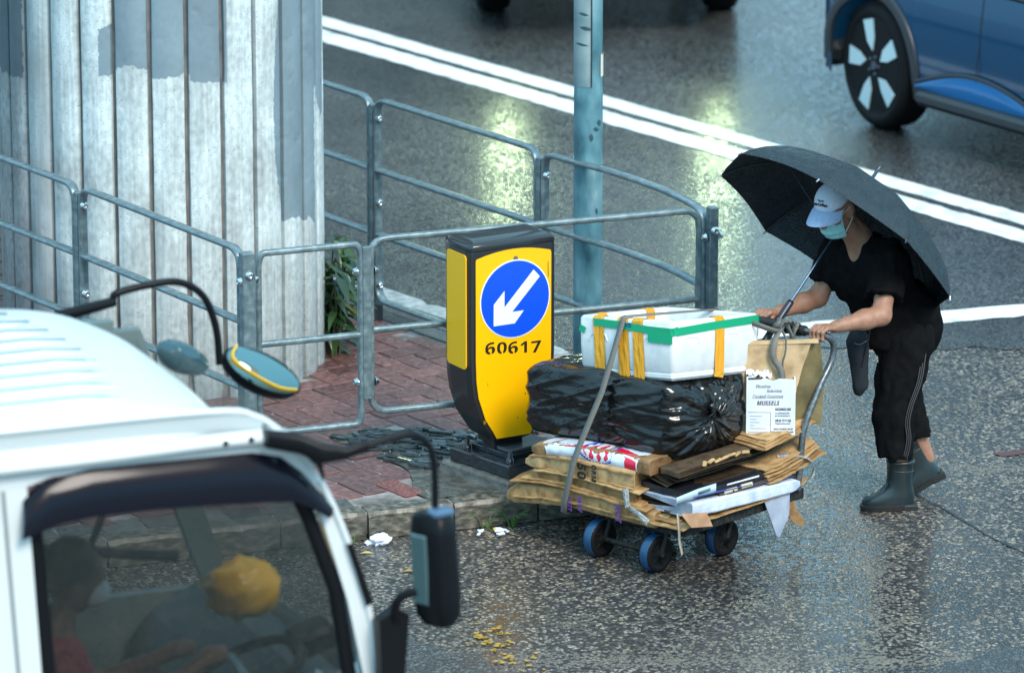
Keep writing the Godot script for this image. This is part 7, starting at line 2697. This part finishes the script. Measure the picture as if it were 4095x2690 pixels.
	sdf_mesh(mb, [ell(at.call(0, 0.045, -0.008), Vector3(0.09, 0.092, 0.108), hb)], 0.006, 0.006, 0.0, Vector3.ONE, [brow])
	var crown := part(o, "cap", mb, cap_m)
	mb = wb(o)
	mb.smooth(1)
	mb.grid(18, 8, func(u: float, v: float) -> Vector3:
		var a := lerpf(-1.25, 1.25, u)
		var r0 := Vector2(sin(a) * 0.088, cos(a) * 0.098)
		var r1 := Vector2(sin(a) * 0.092, 0.03 + cos(a) * 0.155)
		var q := r0.lerp(r1, v)
		return at.call(q.x, 0.050 - 0.03 * v * v - 0.28 * q.x * q.x / 0.09 - 0.08 * q.y + 0.008, q.y))
	part(crown, "brim", mb, mottled("brim_cloth", [[0.0, 0.28, 0.38, 0.58], [1.0, 0.40, 0.50, 0.68]], 0.05, 4.0, 0.75))
	# the print on the cap's front
	var wn: Vector3 = (look * 0.93 + hb.y * 0.25 - hx * 0.05).normalized()
	var tx := (Vector3.UP.cross(wn)).normalized()
	var tb := Basis(tx, wn.cross(tx), wn)
	lettering(crown, "un Coffee", 0.013, o.transform.affine_inverse() * Transform3D(tb, at.call(0.0, 0.078, 0.094)), mat("cap_print", lin(0.05, 0.025, 0.03), 0.7), "Droid Sans", true, false, 0.075, 0.004)
	mb = wb(o)
	mb.tube([at.call(0.016, 0.098, 0.086), at.call(0.0, 0.094, 0.091), at.call(-0.018, 0.098, 0.087)], 0.003, 5)
	part(crown, "print_mark", mb, mat("cap_print"))
	var blue := mottled("mask_cloth", [[0.0, 0.20, 0.50, 0.53], [1.0, 0.34, 0.66, 0.68]], 0.05, 3.0, 0.7)
	mb = wb(o)
	mb.grid(22, 16, func(u: float, v: float) -> Vector3:
		var a := lerpf(-1.15, 1.15, u)
		var y := lerpf(-0.112, 0.012, v)
		var t := (y + 0.05) / 0.062
		var rz := 0.112 - 0.024 * t * t + 0.006 * sin(PI * v)
		var rx := 0.072 - 0.010 * t * t
		var pleat := 0.0025 * sin(v * 24.0 + 1.5 * u) + 0.003 * fn.get_noise_2d(u * 5.0, v * 7.0)
		return at.call(sin(a) * (rx + pleat + 0.004), y, 0.012 + cos(a) * (rz - 0.012 + pleat) - 0.01))
	var mask := part(o, "face_mask", mb, blue)
	for s in [-1.0, 1.0]:
		for q in [[0.008, 0.028], [-0.085, -0.025]]:
			mb = wb(o)
			mb.tube(curve([at.call(0.069 * s, q[0], 0.045), at.call(0.079 * s, lerpf(q[0], q[1], 0.5), 0.018), at.call(0.086 * s, q[1], -0.012)], 4), 0.0022, 5)
			part(mask, "ear_loop", mb, mat("loop_white", lin(0.6, 0.6, 0.58), 0.7))
	mb = wb(o)
	sdf_mesh(mb, [ell(at.call(0, 0.022, -0.05), Vector3(0.079, 0.062, 0.062), hb)], 0.006, 0.006)
	part(o, "hair", mb, mat("hair_black", lin(0.02, 0.018, 0.016), 0.6))

func boot(o: Node3D, ankle: Vector3, dirn: Vector3, lift: float) -> void:
	# short rubber boot; the lifted one stands on its toe
	var d := dirn.normalized()
	var s := d.cross(Vector3.UP).normalized()
	var b := Basis(d, Vector3.UP, s)
	var toe := 0.15
	var turn := Transform3D(Basis(s, -lift), Vector3.ZERO)
	var piv := Vector3(ankle.x, 0, ankle.z) + d * 0.10
	var F := Transform3D(Basis.IDENTITY, piv) * turn * Transform3D(b, -d * 0.10 + Vector3(0, 0.0, 0))
	var rubber := mat("boot_rubber", lin(0.006, 0.016, 0.02), 0.2)
	rubber.clearcoat_enabled = true
	rubber.clearcoat = 0.4
	var rings := []
	# stations from the toe's top to the shaft: each a horizontal slice (height, front, back, half width)
	for q in [[0.022, 0.168, -0.078, 0.044], [0.04, 0.17, -0.08, 0.047], [0.058, 0.160, -0.08, 0.047], [0.075, 0.125, -0.078, 0.045], [0.095, 0.085, -0.074, 0.043], [0.12, 0.06, -0.068, 0.043], [0.15, 0.052, -0.066, 0.046], [0.19, 0.052, -0.07, 0.05], [0.225, 0.054, -0.074, 0.053], [0.228, 0.057, -0.077, 0.056], [0.238, 0.057, -0.077, 0.056], [0.239, 0.046, -0.066, 0.045]]:
		var ring := []
		for k in 28:
			var a := TAU * k / 28
			var cx: float = (q[1] + q[2]) / 2.0
			var hx: float = (q[1] - q[2]) / 2.0
			var e := pow(absf(cos(a)), 0.85) * signf(cos(a))
			var sw := pow(absf(sin(a)), 0.8) * signf(sin(a))
			ring.append(F * Vector3(cx + e * hx, q[0], -sw * q[3] * (1.0 + 0.10 * e * (1.0 if q[0] < 0.07 else 0.0))))
		rings.append(ring)
	var mb := wb(o)
	mb.loft(rings, true, true, 1)
	var bt := part(o, "boot", mb, rubber)
	mb = wb(o)
	var sole := []
	for q in [[0.0, 0.0], [0.024, 0.004], [0.026, 0.001]]:
		var ring := []
		for k in 28:
			var a := TAU * k / 28
			var e := pow(absf(cos(a)), 0.8) * signf(cos(a))
			var sw := pow(absf(sin(a)), 0.7) * signf(sin(a))
			ring.append(F * Vector3(0.045 + e * (0.130 + q[1]), q[0] + 0.002, -sw * (0.047 + q[1]) * (1.0 + 0.08 * e)))
		sole.append(ring)
	mb.loft(sole, true, true, -1)
	part(bt, "sole", mb, mat("boot_sole", lin(0.013, 0.015, 0.016), 0.45))
	mb = wb(o)
	mb.box(F * Vector3(-0.055, 0.012, 0.0), Vector3(0.07, 0.028, 0.092), F.basis, 0.004)
	part(bt, "heel", mb, mat("boot_sole"))
	mb = wb(o)
	var seam := []
	for k in 29:
		var a := TAU * k / 28
		seam.append(F * Vector3(-0.010 + cos(a) * 0.0635, 0.192 + 0.004 * cos(a), -sin(a) * 0.052))
	mb.tube(seam, 0.0024, 5, false)
	part(bt, "seam", mb, mat("boot_seam", lin(0.03, 0.05, 0.055), 0.3))

# ---------------------------------------------------------------- the umbrella
func build_umbrella() -> void:
	var n := Vector3(0.543, 0.7157, -0.4392).normalized()
	var apex := Vector3(1.652, 1.508, -24.045)
	var o := thing("umbrella", "open black umbrella beaded with rain, leaning over the person's head and back", "umbrella", place(apex - n * 0.84))
	var cloth := mat("canopy_cloth", lin(0.016, 0.025, 0.031), 0.34)
	cloth.albedo_texture = noise_tex("canopy_alb", 0.02, [[0.0, lin(0.5, 0.5, 0.52)], [0.5, lin(0.9, 0.95, 1.0)], [1.0, lin(1, 1, 1)]], FastNoiseLite.TYPE_SIMPLEX_SMOOTH, 4, 256)
	cloth.roughness_texture = noise_tex("canopy_rough", 0.018, [[0.0, Color(0.95, 0.95, 0.95)], [0.42, Color(0.9, 0.9, 0.9)], [0.5, Color(0.55, 0.55, 0.55)], [1.0, Color(0.45, 0.45, 0.45)]], FastNoiseLite.TYPE_SIMPLEX_SMOOTH, 5, 512, 0.0, 8)
	cloth.roughness = 0.5
	cloth.heightmap_enabled = true
	cloth.heightmap_texture = noise_tex("canopy_beads", 0.12, [[0.0, Color.WHITE], [0.35, Color(0.4, 0.4, 0.4)], [0.6, Color.BLACK], [1.0, Color.BLACK]], FastNoiseLite.TYPE_CELLULAR, 1, 512)
	cloth.heightmap_scale = 0.3
	cloth.uv1_scale = Vector3(1.0, 1.0, 1.0)
	cloth.metallic_specular = 0.38
	# directions of the ribs in the plane across the shaft, from the seen tips
	var A := Vector3(-0.5, 0.211, -0.273)
	var a := (A - n * A.dot(n)).normalized()
	var b := n.cross(a)
	if b.dot(Vector3(-0.103, 0.368, 0.472)) < 0.0:
		b = -b
	var R := 0.628
	var H := 0.30
	var rib_pt := func(k: float, t: float) -> Vector3:
		var g := TAU * k / 8.0
		var dirn := a * cos(g) + b * sin(g)
		var an := t * 1.18
		return apex + dirn * R * sin(an) / sin(1.18) - n * H * (1.0 - cos(an)) / (1.0 - cos(1.18))
	var canopy: MeshInstance3D
	for k in 8:
		var mb := wb(o)
		mb.grid(14, 22, func(u: float, v: float) -> Vector3:
			var edge := 1.0 - (0.012 if k == 2 or k == 3 else 0.045) * sin(PI * u)
			var t := v * edge
			var p: Vector3 = (rib_pt.call(k, t) as Vector3).lerp(rib_pt.call(k + 1, t), u)
			var q: Vector3 = rib_pt.call(k + u, t)
			p = p.lerp(q, 0.35)
			return p - n * 0.006 * sin(PI * u) * v)
		part(o, "canopy_panel", mb, cloth)
	var steel := mat("umbrella_steel", lin(0.05, 0.06, 0.075), 0.25, 0.6)
	for k in 8:
		var path := []
		for i in 13:
			path.append((rib_pt.call(k, i / 12.0) as Vector3) - n * 0.006)
		var mb := wb(o)
		mb.tube(path, 0.0025, 5)
		var rib := part(o, "rib", mb, steel)
		var tip: Vector3 = rib_pt.call(k, 1.0)
		var last: Vector3 = rib_pt.call(k, 0.96)
		mb = wb(o)
		mb.tube([tip - (tip - last).normalized() * 0.006, tip + (tip - last).normalized() * 0.018], [0.004, 0.003], 6)
		part(rib, "tip", mb, mat("tip_black", lin(0.05, 0.05, 0.06), 0.2) if k % 2 else mat("tip_steel", lin(0.5, 0.52, 0.55), 0.2, 0.6))
		mb = wb(o)
		mb.tube([apex - n * 0.30, (rib_pt.call(k, 0.52) as Vector3) - n * 0.008], 0.0022, 5)
		part(rib, "stretcher", mb, steel)
	var mb := wb(o)
	mb.tube([apex + n * 0.012, apex - n * 0.70], 0.0062, 10)
	part(o, "shaft", mb, mat("shaft_steel", lin(0.09, 0.14, 0.2), 0.15, 0.8))
	mb = wb(o)
	mb.tube([apex - n * 0.0, apex + n * 0.012, apex + n * 0.014, apex + n * 0.10], [0.018, 0.016, 0.009, 0.008], 10)
	part(o, "ferrule", mb, mat("ferrule_blue", lin(0.02, 0.035, 0.06), 0.2))
	mb = wb(o)
	mb.tube([apex - n * 0.31, apex - n * 0.28], 0.013, 10)
	part(o, "runner", mb, mat("ferrule_blue"))
	mb = wb(o)
	mb.tube([apex - n * 0.672, apex - n * 0.676, apex - n * 0.69, apex - n * 0.80, apex - n * 0.90], [0.008, 0.016, 0.017, 0.0165, 0.0175], 12)
	part(o, "grip", mb, mat("grip_navy", lin(0.012, 0.022, 0.042), 0.3))

# ---------------------------------------------------------------- litter and weeds by the kerb
func crumple(c: Vector3, r: float, flat: float, seed_: float) -> MB:
	var mb := MB.new()
	mb.grid(18, 10, func(u: float, v: float) -> Vector3:
		var a := -TAU * u
		var b := PI * (v - 0.5)
		var d := Vector3(cos(b) * cos(a), sin(b) * flat, cos(b) * sin(a))
		return d * r * (0.75 + 0.6 * absf(fn.get_noise_3d(d.x * 3.0 + seed_, d.y * 3.0, d.z * 3.0)) + 0.25 * fn.get_noise_3d(d.x * 7.0, d.y * 7.0 + seed_, d.z * 7.0)), -1)
	return mb

func build_litter() -> void:
	var white := mat("tissue", lin(0.68, 0.72, 0.8), 0.6)
	solid("tissue", "crumpled white tissue lying in the gutter by the mirror", "litter", crumple(Vector3.ZERO, 0.055, 0.6, 3.0), white, place(Vector3(-0.60, 0.02, -23.29)))
	solid("tissue", "small white scrap of tissue beside the larger crumpled one", "litter", crumple(Vector3.ZERO, 0.022, 0.5, 9.0), white, place(Vector3(-0.655, 0.008, -23.28)))
	for i in 9:
		var mb := MB.new()
		var l := rng.randf_range(0.03, 0.07)
		mb.box(Vector3.ZERO, Vector3(l, 0.008, rng.randf_range(0.012, 0.025)), Basis.IDENTITY, 0.002)
		var yellow := i == 4
		var at := Vector3(-0.045 + rng.randfn(0, 0.045), 0.012 + rng.randf() * 0.012, -23.435 + rng.randfn(0, 0.03))
		solid("litter_scrap", "yellow scrap among the white paper bits below the weeds" if yellow else "white scrap of torn paper in the gutter below the weeds", "litter", mb, mat("scrap_yellow", lin(0.6, 0.45, 0.05), 0.5) if yellow else white, place(at, Basis.from_euler(Vector3(rng.randfn(0, 0.2), rng.randf() * TAU, rng.randfn(0, 0.2)))), "" if yellow else "white paper scraps in the gutter")
	for q in [[Vector3(-0.66, 0.004, -23.13), lin(0.5, 0.42, 0.12)], [Vector3(-0.46, 0.004, -22.86), lin(0.4, 0.25, 0.04)]]:
		var mb := MB.new()
		mb.grid(6, 2, func(u: float, v: float) -> Vector3: return Vector3((u - 0.5) * 0.06, 0.006 * sin(PI * u), (v - 0.5) * 0.03 * sin(PI * u)))
		solid("fallen_leaf", "pale yellow fallen leaf by the kerb's foot" if q[0].x < -0.5 else "orange-brown fallen leaf on the wet road beside the mirror", "leaf", mb, mat("leaf_" + str(q[0].x), q[1], 0.5), place(q[0]))
	# tufts of grass in the kerb's joints
	var green := mat("grass_blade", lin(0.10, 0.20, 0.035), 0.5)
	for q in [[Vector3(0.0, 0.0, -23.565), 16, "largest tuft of green grass growing from the kerb joint above the paper scraps"], [Vector3(-0.12, 0.0, -23.525), 9, "smaller grass tuft just left of the largest one at the kerb"], [Vector3(-0.735, 0.0, -23.305), 8, "thin grass tuft at the kerb's foot beside the truck"]]:
		var o := thing("grass_tuft", q[2], "grass", place(q[0]))
		var mb := MB.new()
		for i in q[1]:
			var yaw := rng.randf() * TAU
			var l := rng.randf_range(0.05, 0.12)
			var out := Vector3(cos(yaw), 0, sin(yaw))
			var base := out * 0.015
			mb.sweep(curve([base, base + out * l * 0.25 + Vector3(0, l * 0.6, 0), base + out * l * 0.75 + Vector3(0, l * 0.75, 0)], 3), rect(0.005, 0.001), out.cross(Vector3.UP))
		part(o, "blades", mb, green)

# ---------------------------------------------------------------- the street's far side, beyond the frame, which the wet road mirrors
func build_buildings() -> void:
	var wall := mottled("far_wall", [[0.0, 0.10, 0.13, 0.135], [1.0, 0.22, 0.27, 0.28]], 0.02, 0.1, 0.8)
	var glass := mat("far_glass", lin(0.02, 0.03, 0.035), 0.1)
	var i := 0
	for q in [[-26.0, -78.0, 26.0, 30.0], [-4.6, -82.0, 14.4, 27.0], [20.2, -80.0, 26.6, 34.0]]:
		var c := Vector3(q[0], 0, q[1])
		var o := thing("building", ["dark building across the street to the left, beyond the frame", "lower dark building across the street in the middle, beyond the frame", "tall dark building across the street to the right, beyond the frame"][i], "building", place(c), "buildings across the street")
		i += 1
		var mb := MB.new()
		mb.box(Vector3(0, q[3] / 2, 0), Vector3(q[2], q[3], 12.0))
		part(o, "wall", mb, wall)
		var y := 4.5
		while y < q[3] - 2.0:
			mb = MB.new()
			mb.box(Vector3(0, y, 6.02), Vector3(q[2] * 0.94, 1.5, 0.1))
			part(o, "window", mb, glass)
			y += 3.2
